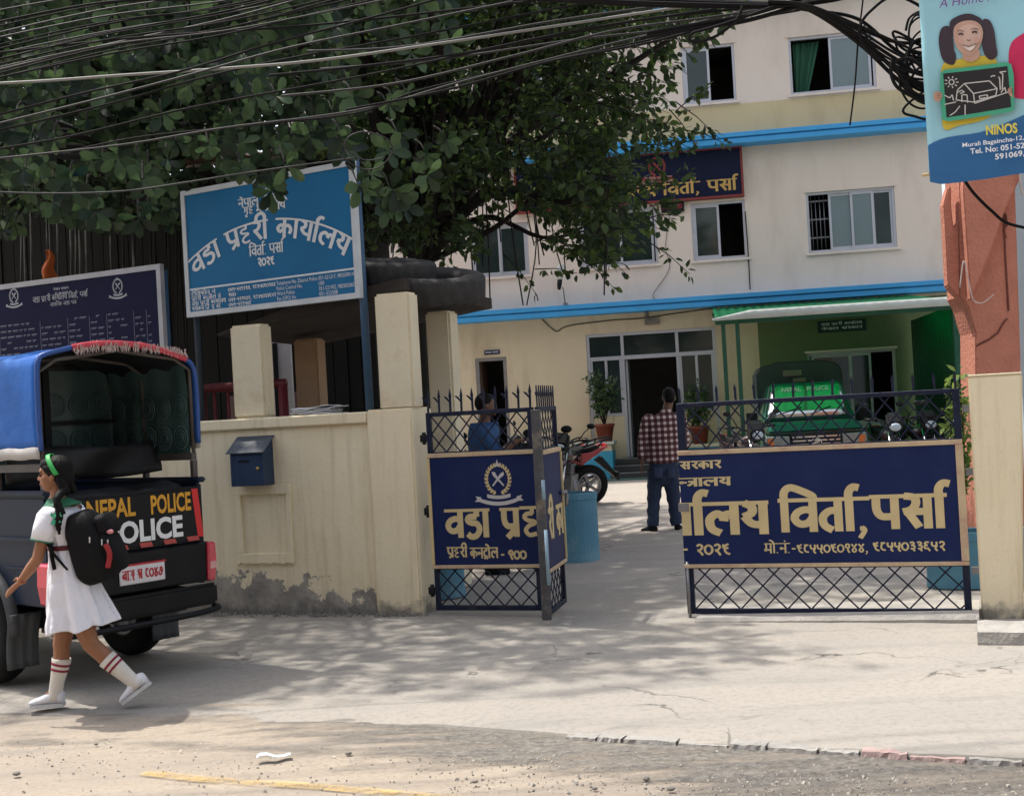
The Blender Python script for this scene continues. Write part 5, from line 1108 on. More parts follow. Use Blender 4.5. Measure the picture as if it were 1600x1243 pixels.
cable([(1395, 92), (1392, 112), (1400, 134), (1420, 148), (1444, 158), (1458, 158), (1462, 150), (1450, 120), (1430, 96), (1412, 92), (1398, 104), (1440, 150), (1520, 120)], 5.64, .008, 'lowest black cable loop hanging in front of the tan band by the banner', M_cab, None)
cable([(1352, -30), (1346, 20), (1341, 60), (1336, 130), (1328, 196)], 5.75, .004, 'thin loose wire hanging straight down before the top floor window', M_cab, None)
cable([(1502, 273), (1520, 300), (1550, 330), (1578, 350), (1640, 362)], 5.75, .007, 'single black wire drooping under the banner across the salmon wall', M_cab, None)
cable([(528, 240), (560, 262), (590, 262), (612, 240), (606, 218), (570, 206), (545, 214), (540, 232), (570, 250), (600, 246)], 7.4, .004, 'loose coil of thin wire caught in the leaves above the blue board', M_cabd, None)

# ------------------------------------------------------------------ utility pole and banner
pc = at(1641, 700, 5.62); t = thing('utility_pole', 'round grey utility pole at the right edge with a dark painted foot', 'pole', (pc.x, pc.y, 0)); t.rotation_euler = (0, R(2.5), 0)
b = B(); b.lathe([(.15, 1.42), (.148, 1.45), (.125, 6.5), (.12, 6.52)], 24); b.build('upper_shaft', mat('blue grey pole paint', (.30, .36, .40), .6, .12, 3), t)
b = B(); b.lathe([(.155, -.12), (.152, 1.42)], 24); b.build('foot_band', mat('dark grey pole paint', (.10, .10, .11), .55, .15, 6), t)
b = B()
for k in range(7): b.grid(lambda u, v: (.1495*math.cos(R(196+22*u+6*(k % 3))), .1495*math.sin(R(196+22*u+6*(k % 3))), 1.66+.05*k+.035*v), 6, 1)
b.build('paper_sticker', mat('weathered bills', (.42, .43, .44), .9, .3, 18), t, rec=False)
b = B(); b.tube([(-.16, -.02, 2.9), (-.155, -.1, 2.95), (0, -.165, 2.95), (.15, -.06, 2.9)], .012, 6); b.build('strap', M_blk, t)
BN = Frame(at(1445, 140, 5.58), -21)
un = lambda px, py: BN.uv(px, py)
xl_, _ = un(1444, 140); _, zb_ = un(1452, 272); zt_ = un(1440, 0)[1]+.28; wb = .96
t = thing('banner', 'blue printed school banner with a smiling girl holding a chalk board', 'banner', BN.w(xl_, 0, 0), BN.a)
wave = lambda x, z: .012*math.sin(z*5.2+x*3)+.010*math.sin(x*9+z*2)+.006*math.sin(z*14)
M_bsky = mat('banner light blue print', (.30, .58, .68), .45, .06, 1.8); M_bblu = mat('banner deep blue print', (.025, .13, .32), .45, .08, 3)
b = B(); b.grid(lambda u, v: (wb*u, wave(wb*u, zb_+(zt_-zb_)*v), zb_+(zt_-zb_)*v), 40, 60); b.build('cloth', M_bsky, t, rec=False, solid=.002)
lay = [0]
def art(pts, m, name, k=5, smooth=True, closed=True):
    lay[0] += 1; q = [(un(*p)[0]-xl_, un(*p)[1]) for p in pts]
    if smooth: q = [(v.x, v.y) for v in spl([(a, c, 0) for a, c in q], k, True)][:-1]
    q = [(min(max(a, .002), wb-.002), c) for a, c in q]
    bm = bmesh.new(); vs = [bm.verts.new((a, 0, c)) for a, c in q]; bm.faces.new(vs); bmesh.ops.triangulate(bm, faces=bm.faces)
    for _ in range(2): bmesh.ops.subdivide_edges(bm, edges=[e for e in bm.edges if e.calc_length() > .035], cuts=1, use_grid_fill=True)
    bmesh.ops.triangulate(bm, faces=bm.faces)
    for v in bm.verts: v.co.y = wave(v.co.x, v.co.z)-.0025-.0011*lay[0]
    me = bpy.data.meshes.new(name); bm.to_mesh(me); bm.free(); me.materials.append(m); o = bpy.data.objects.new(name, me); COL.objects.link(o); o.parent = t; return o
def stroke(lines, m, name, wd, bend=None):
    lay[0] += 1; b = B()
    for L in lines:
        q = [Vector((un(*p)[0]-xl_, 0, un(*p)[1])) for p in L]
        for i in range(len(q)-1):
            p_, r_ = q[i], q[i+1]; d = (r_-p_); n = Vector((-d.z, 0, d.x)).normalized()*wd/2; pp = [p_+n, p_-n, r_-n, r_+n]
            b.add([Vector((v.x, wave(v.x, v.z)-.0025-.0011*lay[0]-.0004*(i % 2), v.z)) for v in pp], [(0, 1, 2, 3)])
    return b.build(name, m, t, rec=False)
fl = lambda n, c, r=.5: mat(n, c, r, .05, 12)
art([(1590, 60), (1578, 75), (1576, 100), (1580, 145), (1600, 155), (1640, 150), (1680, 120), (1670, 60), (1630, 42)], fl('banner pink print', (.55, .02, .10)), 'pink_shape')
art([(1446, 236), (1452, 226), (1480, 214), (1530, 206), (1570, 192), (1620, 172), (1700, 150), (1760, 140), (1766, 252), (1700, 262), (1600, 270), (1520, 282), (1453, 285)], M_bblu, 'blue_wave', 3)
art([(1472, 104), (1492, 96), (1505, 92), (1545, 88), (1556, 95), (1566, 120), (1560, 165), (1540, 185), (1500, 195), (1474, 200), (1472, 150)], fl('banner yellow print', (.58, .46, .05)), 'yellow_shirt')
M_hair = fl('banner hair print', (.04, .025, .035)); M_sk = fl('banner skin print', (.50, .31, .24))
art([(1483, 42), (1472, 44), (1467, 60), (1469, 82), (1476, 98), (1490, 102), (1494, 88), (1487, 70), (1489, 54)], M_hair, 'pigtail'); art([(1536, 32), (1546, 33), (1553, 48), (1556, 70), (1558, 88), (1548, 95), (1538, 86), (1534, 66), (1538, 48)], M_hair, 'pigtail')
art([(1486, 50), (1484, 36), (1494, 27), (1512, 22), (1528, 27), (1537, 36), (1539, 52), (1530, 45), (1495, 47)], M_hair, 'hair')
art([(1506, 80), (1505, 93), (1518, 98), (1530, 91), (1528, 78)], M_sk, 'neck')
art([(1490, 50), (1494, 40), (1506, 34), (1522, 34), (1533, 42), (1536, 56), (1532, 72), (1523, 85), (1512, 89), (1500, 82), (1492, 68)], M_sk, 'face')
art([(1497, 50), (1510, 40), (1526, 42), (1533, 54), (1528, 70), (1514, 80), (1502, 72)], fl('banner light skin print', (.58, .40, .33)), 'face_light')
art([(1496, 64), (1501, 61), (1506, 66), (1501, 71)], fl('banner cheek print', (.56, .33, .27)), 'cheek'); art([(1522, 63), (1528, 60), (1531, 65), (1526, 70)], fl('banner cheek print', (.56, .33, .27)), 'cheek')
art([(1507, 74), (1514, 75), (1524, 71), (1521, 78), (1514, 81)], fl('banner smile print', (.72, .66, .62)), 'smile')
stroke([[(1498, 56), (1501, 54), (1505, 56)], [(1519, 53), (1523, 51), (1527, 53)]], M_hair, 'eyes', .008); stroke([[(1496, 51), (1500, 49), (1506, 51)], [(1517, 48), (1523, 46), (1529, 48)], [(1511, 64), (1514, 66), (1517, 64)], [(1504, 72), (1514, 75), (1526, 70)]], fl('banner brow print', (.20, .10, .08)), 'brows', .004)
art([(1470, 116), (1476, 111), (1570, 100), (1580, 103), (1584, 120), (1585, 170), (1580, 175), (1482, 190), (1472, 187), (1469, 150)], fl('banner green print', (.06, .38, .24)), 'board_rim', 4, False)
art([(1474, 117), (1574, 106), (1580, 168), (1479, 184)], fl('banner black board', (.018, .017, .022)), 'chalk_board', 4, False)
M_ch = fl('chalk print', (.55, .55, .55))
stroke([[(1494, 157), (1496, 142), (1507, 132), (1546, 128), (1558, 140), (1556, 150), (1522, 160), (1494, 157)], [(1507, 132), (1521, 147), (1558, 140)], [(1521, 147), (1523, 162)], [(1503, 160), (1503, 149), (1511, 149), (1512, 161)], [(1476, 164), (1494, 160)], [(1523, 162), (1576, 145)], [(1500, 166), (1492, 176), (1484, 181)], [(1508, 164), (1508, 180)], [(1530, 151), (1543, 149), (1543, 153), (1531, 155), (1530, 151)], [(1563, 142), (1562, 125), (1560, 122)], [(1566, 141), (1567, 118), (1562, 115), (1572, 114)], [(1564, 146), (1570, 138), (1572, 146)], [(1476, 150), (1484, 154), (1488, 149), (1490, 158)], [(1548, 122), (1552, 120), (1555, 121)], [(1497, 145), (1503, 142), (1507, 145), (1500, 147)]]
  +[[(1487+7*math.cos(a), 130+6*math.sin(a)), (1487+11*math.cos(a), 130+9*math.sin(a))] for a in [k*.7 for k in range(9)]]+[[(1487+4*math.cos(k*.7), 130+4*math.sin(k*.7)) for k in range(10)]], M_ch, 'chalk_drawing', .0045)
for xx, yy, sg in ((1463, 150, 1), (1584, 143, -1)): art([(xx-4, yy+5), (xx-3, yy-4), (xx+5*sg, yy-5), (xx+9*sg, yy-2), (xx+9*sg, yy+2), (xx+6*sg, yy+8), (xx, yy+10)], M_sk, 'hand'); stroke([[(xx+1*sg, yy-2), (xx+8*sg, yy-2)], [(xx+1*sg, yy+1), (xx+8*sg, yy+1)], [(xx+1*sg, yy+4), (xx+7*sg, yy+4)]], fl('banner brow print', (.2, .1, .08)), 'finger_lines', .0022)
lay[0] += 1
def btxt(txt, pxa, pya, pxb, pyb, hpx, m, bold=0.02, shear=0, name='lettering'):
    b = B(); xA, zA = un(pxa, pya); xB, zB = un(pxb, pyb); xA -= xl_; xB -= xl_; s_ = (zB-zA)/(xB-xA)
    latin(b, txt, xA, 0, hpx/345., 0, width=xB-xA, bold=bold, shear=shear)
    b.v = [(x, wave(x, zA+(x-xA)*s_+z)-.0025-.0011*lay[0]-.0006, zA+(x-xA)*s_+z) for x, y, z in b.v]; return b.build(name, m, t, rec=False)
btxt('A Home A', 1468, 15, 1556, 3, 13, fl('banner purple print', (.18, .05, .28)), .0, .2); btxt('NINOS', 1541, 211, 1590, 208, 14, fl('banner lemon print', (.72, .62, .08)), .03)
M_bw = fl('banner white print', (.78, .80, .82)); btxt('Murali Bagaincha-12,', 1504, 231, 1600, 219, 6.5, M_bw, .012); btxt('Tel. No: 051-52', 1516, 241.5, 1601, 232, 8, M_bw, .02); btxt('591069,', 1555, 250, 1601, 244, 8, M_bw, .02)
b = B(); b.tube([(-.03, .032, zb_+.004), (wb, .032, zb_+.004)], .008, 6); b.tube([(-.03, .012, zt_), (wb, .012, zt_)], .010, 6); b.build('batten', mat('bamboo batten', (.5, .38, .2), .6), t)
# ------------------------------------------------------------------ motorcycles
def wheel(t, name, c, r, w_, axis='y', spoke=True, rimr=.62, mt=None, rm=None):
    M = Matrix.Translation(c) @ (Matrix.Rotation(R(90), 4, 'X') if axis == 'y' else Matrix.Rotation(R(90), 4, 'Y'))
    b = B(); n = 36; prof = [(r*rimr, -w_*.42), (r*.8, -w_*.5), (r*.94, -w_*.42), (r, -w_*.2), (r, w_*.2), (r*.94, w_*.42), (r*.8, w_*.5), (r*rimr, w_*.42)]
    b.lathe(prof+[prof[0]], n, M, False); ty = b.build(name, mt or M_black, t)
    b = B(); b.lathe([(r*.14, -w_*.3), (r*.16, w_*.3)], 12, M); k = 5
    b.lathe([(r*rimr-.025, -w_*.36), (r*rimr+.004, -w_*.42), (r*rimr+.004, w_*.42), (r*rimr-.025, w_*.36), (r*rimr-.025, -w_*.36)], n, M, False)
    for i in range(k):
        a = 2*math.pi*i/k; v = Vector((math.cos(a), math.sin(a), 0)); b.bar(M @ (v*r*.1), M @ (v*(r*rimr-.01)), .04, w_*.35)
    b.build('rim', rm or M_steel, ty); return ty
def motorcycle(label, loc, rz, col, group='parked motorcycles', lean=7):
    t = thing('motorcycle', label, 'motorcycle', loc, rz, group); pm = mat('bike paint %d' % (len([k for k in MATS if k.startswith('bike')])), col, .25, .08, 5, coat=.6)
    wheel(t, 'wheel', (.66, 0, .30), .30, .10); wheel(t, 'wheel', (-.64, 0, .30), .30, .13)
    b = B(); b.box((.02, 0, .36), (.42, .26, .30)); b.box((.08, 0, .56), (.2, .2, .2)); b.lathe([(.10, -.17), (.13, -.14), (.13, .14), (.10, .17)], 16, Matrix.Translation((.0, 0, .33)) @ Matrix.Rotation(R(90), 4, 'X'))
    for k in range(5): b.box((.12, 0, .5+.04*k), (.26, .24, .014))
    b.build('engine', M_steel, t, .01)
    b = B()
    for s_ in (-.07, .07): b.tube([(.40, s_, .86), (.54, s_, .58), (.66, s_, .30)], .024, 8)
    b.bar((.44, 0, .82), (.3, 0, .74), .07, .09); b.build('fork', M_chrome, t)
    b = B(); b.grid(lambda u, v: (.66+.335*math.cos(R(20+130*u)), (v-.5)*.13, .30+.335*math.sin(R(20+130*u))+.02*(1-(2*v-1)**2)), 12, 4); b.build('front_mudguard', pm, t, rec=False, solid=.006)
    b = B(); b.grid(lambda u, v: (.36-.46*u, .155*math.sin(R(15+75*min(1, u*2.2)*1))*(1-.5*max(0, u-.6)/.4)*math.cos(2*math.pi*v)*1.0, .80-.03*u+(.13-.05*u)*math.sin(math.pi*min(1, .18+u*.9))*math.sin(2*math.pi*v)), 14, 16); b.build('tank', pm, t)
    b = B(); b.prism([(-.04, .78), (-.12, .74), (-.62, .80), (-.78, .86), (-.76, .90), (-.6, .86), (-.3, .82), (-.1, .84)], -.12, .12); b.build('seat', M_black, t, .025, 2)
    b = B()
    for s_ in (-1, 1): b.prism([(-.1, .72), (-.5, .62), (-.86, .84), (-.90, .90), (-.62, .80), (-.12, .76)], s_*.09, s_*.135)
    b.build('side_cowl', pm, t, .008)
    b = B(); b.bx(-.92, -.87, -.07, .07, .84, .90); b.build('tail_light', mat('red lens', (.35, .01, .01), .2), t, .01)
    b = B(); b.prism([(-.74, .66), (-.84, .72), (-1.08, .44), (-1.14, .36), (-1.10, .36), (-1.0, .44)], -.05, .05); b.bx(-1.1, -1.06, -.1, .1, .36, .48); b.build('rear_mudguard', M_blk, t, .006)
    b = B(); b.tube([(-.5, .13, .88), (-.8, .12, .96), (-.98, .06, .99), (-.98, -.06, .99), (-.8, -.12, .96), (-.5, -.13, .88)], .014, 8); b.tube([(-.82, .12, .96), (-.74, .1, .84)], .012, 6); b.tube([(-.82, -.12, .96), (-.74, -.1, .84)], .012, 6); b.build('grab_rail', M_blk, t)
    b = B(); b.tube([(.05, -.12, .26), (-.2, -.16, .22), (-.45, -.17, .30)], .022, 8); b.tube([(-.45, -.17, .30), (-.95, -.18, .44)], [.045, .05], 12); b.build('exhaust', M_chrome, t)
    b = B(); b.tube([(.28, -.36, 1.02), (.36, -.22, 1.02), (.40, -.08, .96), (.40, .08, .96), (.36, .22, 1.02), (.28, .36, 1.02)], .014, 8); b.tube([(.28, -.38, 1.02), (.33, -.26, 1.02)], .02, 8); b.tube([(.28, .38, 1.02), (.33, .26, 1.02)], .02, 8); b.build('handlebar', M_blk, t)
    for s_ in (-1, 1):
        b = B(); b.tube([(.36, s_*.22, 1.02), (.40, s_*.3, 1.14), (.38, s_*.36, 1.20)], .008, 6); b.ell((.37, s_*.38, 1.23), (.02, .06, .04)); b.build('mirror', M_blk, t)
    b = B(); b.prism([(.44, .80), (.58, .84), (.60, .96), (.50, 1.10), (.42, 1.12), (.40, .9)], -.11, .11); b.build('fairing', M_blk, t, .03, 2); b = B(); b.ell((.58, 0, .90), (.035, .085, .06)); b.build('headlight', mat('headlamp glass', (.35, .42, .5), .08, spec=.8), t)
    b = B(); b.tube([(-.06, .1, .26), (-.1, .28, .02)], .012, 6); b.build('side_stand', M_steel, t)
    t.rotation_euler = (R(-lean), 0, rz); t.scale = (1.12,)*3; return t
p = gnd(915, 800); motorcycle('red and black motorcycle parked with its tail towards the open gateway', (p.x-.55, p.y+1.2, .0), R(198), (.30, .012, .02))
p = gnd(893, 812); bk = motorcycle('black motorcycle with a blue headlamp facing the street behind the folded gate leaf', (p.x-.02, p.y+2.0, .0), R(-105), (.03, .012, .015))
for px, Y, rz, lb, cc in ((800, 14.6, R(-120), 'dark motorcycle with chrome handlebars seen through the left gate lattice', None), (836, 15.6, R(-100), 'dark motorcycle with a maroon tank furthest back behind the left gate leaf', None), (760, 14.3, R(-128), 'black motorcycle nearest the person in blue behind the left gate leaf', None)):
    copy_thing(bk, (at(px, 640, Y).x, Y, 0), rz, lb)
for px, Y, rz, lb in ((1385, 21.6, R(-95), 'dark motorcycle parked just right of the green lit jeep under the carport'), (1432, 21.9, R(-88), 'dark motorcycle in the middle of the row right of the green lit jeep'), (1474, 21.6, R(-92), 'dark motorcycle beside the right carport post'), (1160, 21.4, R(-80), 'dark motorcycle squeezed between the carport posts and the green lit jeep')):
    copy_thing(bk, (at(px, 640, Y).x, Y, 0), rz, lb)

# ------------------------------------------------------------------ green lit police jeep under the carport
def frust(b, x0, x1, y0, y1, z0, X0, X1, Y0, Y1, z1):
    b.add([(x0, y0, z0), (x1, y0, z0), (x1, y1, z0), (x0, y1, z0), (X0, Y0, z1), (X1, Y0, z1), (X1, Y1, z1), (X0, Y1, z1)], [(0, 3, 2, 1), (4, 5, 6, 7), (0, 1, 5, 4), (1, 2, 6, 5), (2, 3, 7, 6), (3, 0, 4, 7)])
JY = 21.9; jx = at(1273, 650, JY).x
t = thing('police_jeep', 'police jeep with white windscreen lettering parked under the green carport roof', 'jeep', (jx, JY, 0), R(-8))
M_jp = mat('jeep paint tinted green', (.018, .085, .065), .2, .06, 3, coat=.8)  # blue body; base colour shifted to teal to hold the roof's green light
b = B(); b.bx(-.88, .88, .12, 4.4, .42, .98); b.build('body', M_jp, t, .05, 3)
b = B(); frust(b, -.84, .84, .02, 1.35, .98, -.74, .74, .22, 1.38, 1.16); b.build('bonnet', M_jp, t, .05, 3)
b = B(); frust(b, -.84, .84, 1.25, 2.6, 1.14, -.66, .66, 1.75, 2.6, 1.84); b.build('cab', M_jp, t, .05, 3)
M_ws = mat('windscreen glass', (.62, .66, .64), .10, .1, 2, spec=1.0); M_ws.node_tree.nodes['Principled BSDF'].inputs['Metallic'].default_value = .9
nx = Vector((0, -.70, .5)).normalized()
def wsp(x, s_): return (x*(1-.2*s_), 1.25+.5*s_-.022, 1.14+.70*s_+.012)
b = B(); b.grid(lambda u, v: wsp((u*2-1)*.74, .10+.8*v), 8, 4); wsn = b.build('windscreen', M_ws, t, rec=False, solid=.006)
b = B(); latin(b, 'NEPAL   POLICE', -.5, 0, .085, 0, width=1.0, bold=.02); b.v = [tuple(Vector(wsp(x, .76+z*1.16))+nx*.012) for x, y, z in b.v]; b.build('lettering', M_white, t, rec=False)
b = B(); b.tube([Vector(wsp(-.6, .14))+nx*.02, Vector(wsp(-.1, .34))+nx*.02], .008, 5); b.tube([Vector(wsp(.05, .14))+nx*.02, Vector(wsp(.45, .32))+nx*.02], .008, 5); b.build('wiper', M_blk, t)
b = B(); b.bx(-.42, .42, -.03, .12, .66, .95); g = b.build('grille', M_blk, t, .02)
b = B()
for k in range(4): b.bx(-.40, .40, -.05, -.031, .69+.065*k, .715+.065*k)
b.lathe([(.085, -.02), (.10, 0), (.085, .02), (.07, 0), (.085, -.02)], 20, Matrix.Translation((0, -.06, .80)) @ Matrix.Rotation(R(90), 4, 'X') @ Matrix.Scale(.75, 4, (0, 1, 0)), False); b.bar((-.08, -.06, .77), (.08, -.06, .83), .015, .02); b.build('grille_bars', M_chrome, g)
for s_ in (-1, 1):
    b = B(); b.prism([(s_*.44, .70), (s_*.80, .73), (s_*.86, .80), (s_*.84, .93), (s_*.44, .92)], -.03, .14); h = b.build('headlight', mat('jeep headlamp', (.20, .22, .22), .12, .2, 18, spec=.9), t, .015)
    b = B(); b.prism([(s_*.70, .74), (s_*.80, .76), (s_*.82, .88), (s_*.72, .90)], -.045, -.032); b.build('indicator', mat('amber lens', (.6, .16, .04), .2), h)
    b = B(); b.bx(s_*.9, s_*1.1, 1.25, 1.33, 1.16, 1.34); b.tube([(s_*.84, 1.3, 1.18), (s_*.95, 1.3, 1.2)], .02, 6); b.build('mirror', M_blk, t, .02)
b = B(); b.bx(-.9, .9, -.10, .12, .38, .64); b.build('bumper', M_jp, t, .05, 2)
for sx in (-.76, .76):
    for y in (.75, 3.5): wheel(t, 'wheel', (sx, y, .36), .36, .22, 'x')
b = B(); prof = [(-.80, 1.0), (-.80, 2.05), (-.72, 2.18), (-.4, 2.26), (.4, 2.26), (.72, 2.18), (.80, 2.05), (.80, 1.0)]
vs = [(x, 2.7, z) for x, z in prof]+[(x, 4.35, z) for x, z in prof]; b.add(vs, [(i, i+1, i+9, i+8) for i in range(7)]); b.build('canopy', mat('dark tarpaulin', (.03, .05, .05), .5, .2, 4), t, rec=False, solid=.02)
b = B(); b.prism([(-.79, 1.02), (-.79, 2.04), (-.71, 2.165), (-.4, 2.245), (.4, 2.245), (.71, 2.165), (.79, 2.04), (.79, 1.02)], 2.71, 2.73); b.build('canopy_front', mat('dark tarpaulin', (.03, .05, .05)), t); b = B(); b.bx(-.3, .05, 2.66, 2.70, 1.98, 2.1); b.bx(-.12, .12, 2.66, 2.70, 1.86, 1.94); b.build('beacon', mat('beacon cream', (.20, .17, .12), .3), t, .01)

# ------------------------------------------------------------------ police pickup at the left
PH = 50.0; rr_ = Vector((-2.085, 8.97, 0)); cr = rr_-Vector((math.cos(R(PH)), math.sin(R(PH)), 0))*.60+Vector((-.10, 0, 0))
t = thing('police_pickup', 'dark police pickup with blue canvas canopy and lettered tailgate seen from behind', 'pickup truck', cr, R(PH))
M_tb = mat('truck midnight paint', (.006, .013, .034), .42, .15, 4, spec=.22, dirt=(.008, .014, .032), dirts=3); M_tk = mat('truck black paint', (.006, .006, .008), .45, .2, 6, spec=.2, dirt=(.016, .015, .014), dirts=6)
b = B(); b.bx(-.60, -.55, .03, 1.9, .56, 1.26); b.bx(.55, .60, .03, 1.9, .56, 1.26); b.bx(-.548, .548, .05, 1.9, .58, .66); b.bx(-.548, .548, 1.85, 1.9, .662, 1.26)
b.bx(-.62, -.545, .0, 1.92, 1.262, 1.30); b.bx(.545, .62, .0, 1.92, 1.262, 1.30); b.build('bed', M_tb, t, .012, 2)
b = B(); b.bx(-.625, -.603, .02, 1.88, .98, 1.0); b.bx(-.62, -.602, .1, .5, .80, .81); b.build('side_moulding', M_tb, t)
b = B(); b.bx(-.56, .56, -.03, .025, .86, 1.24); tg = b.build('tailgate', M_tk, t, .02, 2)
b = B(); b.bx(-.59, .59, -.02, .028, .575, .85); b.build('rear_panel', M_tk, t, .012)
YT = -.031
b = B(); latin(b, 'NEPAL', -.345, 1.09, .12, YT, width=.36, bold=.028); b.build('yellow_lettering', mat('amber lettering', (.62, .30, .02), .5, .1, 20), tg, rec=False); b = B(); latin(b, 'POLICE', .135, 1.085, .12, YT, width=.32, bold=.028); b.build('yellow_lettering', mat('amber lettering', (.62, .30, .02), .5, .1, 20), tg, rec=False)
b = B(); latin(b, 'POLICE', -.20, .915, .135, YT, width=.58, bold=.035); b.build('white_lettering', M_white, tg, rec=False)
M_rs = mat('red stripe', (.55, .02, .02), .45, .1, 12)
b = B(); b.add([(-.555, YT-.001, .93), (-.505, YT-.001, .93), (-.515, YT-.001, 1.225), (-.56+.0, YT-.001, 1.225)], [(0, 1, 2, 3)]); b.build('red_stripe', M_rs, tg, rec=False); b = B(); b.add([(.50, YT-.001, .89), (.548, YT-.001, .89), (.515, YT-.001, 1.225), (.465, YT-.001, 1.225)], [(0, 1, 2, 3)]); b.build('red_stripe', M_rs, tg, rec=False)
b = B()
for k in range(0, 11, 2):
    x = -.52+k*.094; b.add([(x, YT-.001, .868), (x+.094, YT-.001, .868), (x+.080, YT-.001, .90), (x-.014, YT-.001, .90)], [(0, 1, 2, 3)])
b.build('hazard_stripe', mat('worn red tape', (.38, .06, .05), .5, .2, 20), tg, rec=False)
b = B(); b.bx(-.13, .22, -.034, -.0215, .635, .765); pl = b.build('number_plate', mat('plate white', (.66, .63, .64), .4, .05, 8), t, .006); b = B(); b.bx(-.135, .225, -.037, -.0342, .757, .770); deva(b, 'ba|aa|.|1 jha', -.115, .665, .062, .19, -.0345, width=.155); deva(b, '8|0|4|7', .06, .668, .07, .19, -.0345, width=.14); b.build('plate_lettering', mat('plate red', (.42, .02, .03), .5), pl, rec=False)
for s_ in (-1, 1):
    b = B(); b.prism([(s_*.565, .575), (s_*.625, .575), (s_*.645, .70), (s_*.64, .84), (s_*.575, .85)], -.045, .10); l_ = b.build('tail_light', mat('tail lamp red', (.50, .02, .05), .15, .2, 30, spec=.8), t, .012); b = B(); b.bx(s_*.58-.0, s_*.63, -.048, -.0455, .66, .71); b.build('reflector', mat('pale lens', (.6, .3, .3), .2), l_)
b = B(); b.bx(-.60, .60, -.10, -.035, .42, .565); bp_ = b.build('bumper', M_tk, t, .02, 2)
b = B(); b.tube(spl([(-.60, .0, .40), (-.57, -.10, .385), (-.3, -.13, .38), (.3, -.13, .38), (.58, -.10, .39), (.61, -.02, .40)], 6), .020, 10); b.build('bumper_tube', M_tk, bp_)
M_gr = mat('grey guard plastic', (.055, .06, .065), .6, .15, 5)
for s_ in (-1, 1):
    wheel(t, 'wheel', (s_*.53, .88, .36), .36, .21, 'x', rimr=.58)
    wheel(t, 'wheel', (s_*.53, 3.5, .36), .36, .21, 'x', rimr=.58)
    for yc in (.88, 3.5):
        b = B(); b.grid(lambda u, v: (s_*(.595+.07*v), yc+(.46-.02*v)*math.cos(R(-6+192*u)), .40+(.44-.02*v)*math.sin(R(-6+192*u))), 22, 2); b.build('wheel_arch', M_gr, t, rec=False, solid=.012)
    b = B(); b.grid(lambda u, v: (s_*(.44+.22*u), .42+.06*math.sin(v*2)+.01*math.sin(u*20), .50-.36*v), 10, 8); b.build('mud_flap', M_gr, t, rec=False, solid=.012)
b = B(); b.bx(-.4, .4, .0, 3.8, .40, .56); b.tube([(-.45, .88, .36), (.45, .88, .36)], .05, 10); b.bx(-.12, .12, .76, 1.0, .26, .46); b.build('chassis', M_blk, t)
# canopy
prof = [(-.60, 1.56), (-.605, 1.8), (-.60, 2.06), (-.585, 2.13), (-.53, 2.17), (-.25, 2.225), (0, 2.235), (.25, 2.21), (.52, 2.13), (.58, 2.08), (.60, 2.01), (.605, 1.8), (.60, 1.54)]
M_tarp = mat('blue tarpaulin', (.014, .105, .40), .5, .12, 2.2, .5, 7, spec=.2, dirt=(.028, .15, .46), dirts=1.4)
pr_ = spl([(x, 0, z) for x, z in prof], 3)
def cano(u, v):
    q = pr_[min(len(pr_)-1, int(round(u*(len(pr_)-1))))]; y = .05+1.85*v; sag = .018*math.sin(v*math.pi*3)*(1 if q.z > 2 else .3)
    return (q.x+.006*noise.noise(Vector((q.z*6, y*4, 1))), y+.012*noise.noise(Vector((q.x*5, q.z*5, y))), q.z-abs(sag)*.6+.006*noise.noise(Vector((q.x*6, y*5, 4))))
b = B(); b.grid(cano, len(pr_)-1, 28); cn = b.build('canopy', M_tarp, t, rec=False, solid=.006)
b = B(); b.grid(lambda u, v: tuple(Vector((0, .02, 1.6))+(Vector(cano(u, v*.98))-Vector((0, 0, 1.6))).__mul__(1.0)*1-Vector((Vector(cano(u, v)).x*.028, 0, .016+.02*max(0, Vector(cano(u, v)).z-2)))), len(pr_)-1, 16); b.build('canopy_dark_shell', mat('dark canopy inside', (.014, .017, .02), .7, .3, 4, spec=.15), cn, rec=False)  # dark inner shell added so the inside of the blue canopy reads dark
b = B(); b.grid(lambda u, v: (-.612, .04+1.86*u, 1.50+.075*v+.004*math.sin(u*40)), 30, 2); b.grid(lambda u, v: (.612, .04+1.86*u, 1.50+.075*v), 4, 2); b.build('canopy_hem', mat('dirty white canvas', (.40, .38, .37), .8, .12, 6), cn, rec=False, solid=.006)
M_tin = mat('brown rail paint', (.075, .065, .06), .6, .25, 6)
b = B()
for s_ in (-1, 1):
    b.bx(s_*.57-.02, s_*.57+.02, .06, 1.88, 1.42, 1.47)
    for y in (.07, .65, 1.25, 1.85): b.bx(s_*.57-.018, s_*.57+.018, y-.018, y+.018, 1.302, 1.418); b.tube([(s_*.575, y, 1.47), (s_*.575, y, 2.05), (s_*.45, y, 2.13), (0, y, 2.19)], .014, 8)
b.build('canopy_frame', M_tin, t)
b = B(); b.tube([(x*.995, .045, z-.008) for x, z in prof[:4]], .016, 8); b.tube([(v.x*.998, .04, v.z-.004) for v in pr_], .017, 8); b.build('rear_hoop', mat('navy hoop tarp', (.02, .07, .26), .45, .15, 8), t)
b = B(); tp = [v for v in pr_ if v.z > 2.11 and v.x > -.38 and v.x < .52]; b.tube([(v.x, .028, v.z-.004) for v in tp], .022, 8); fr_ = b.build('fringe_roll', mat('red fringe cloth', (.50, .06, .08), .85, .2, 30), t)
b = B(); rnd = random.Random(4)
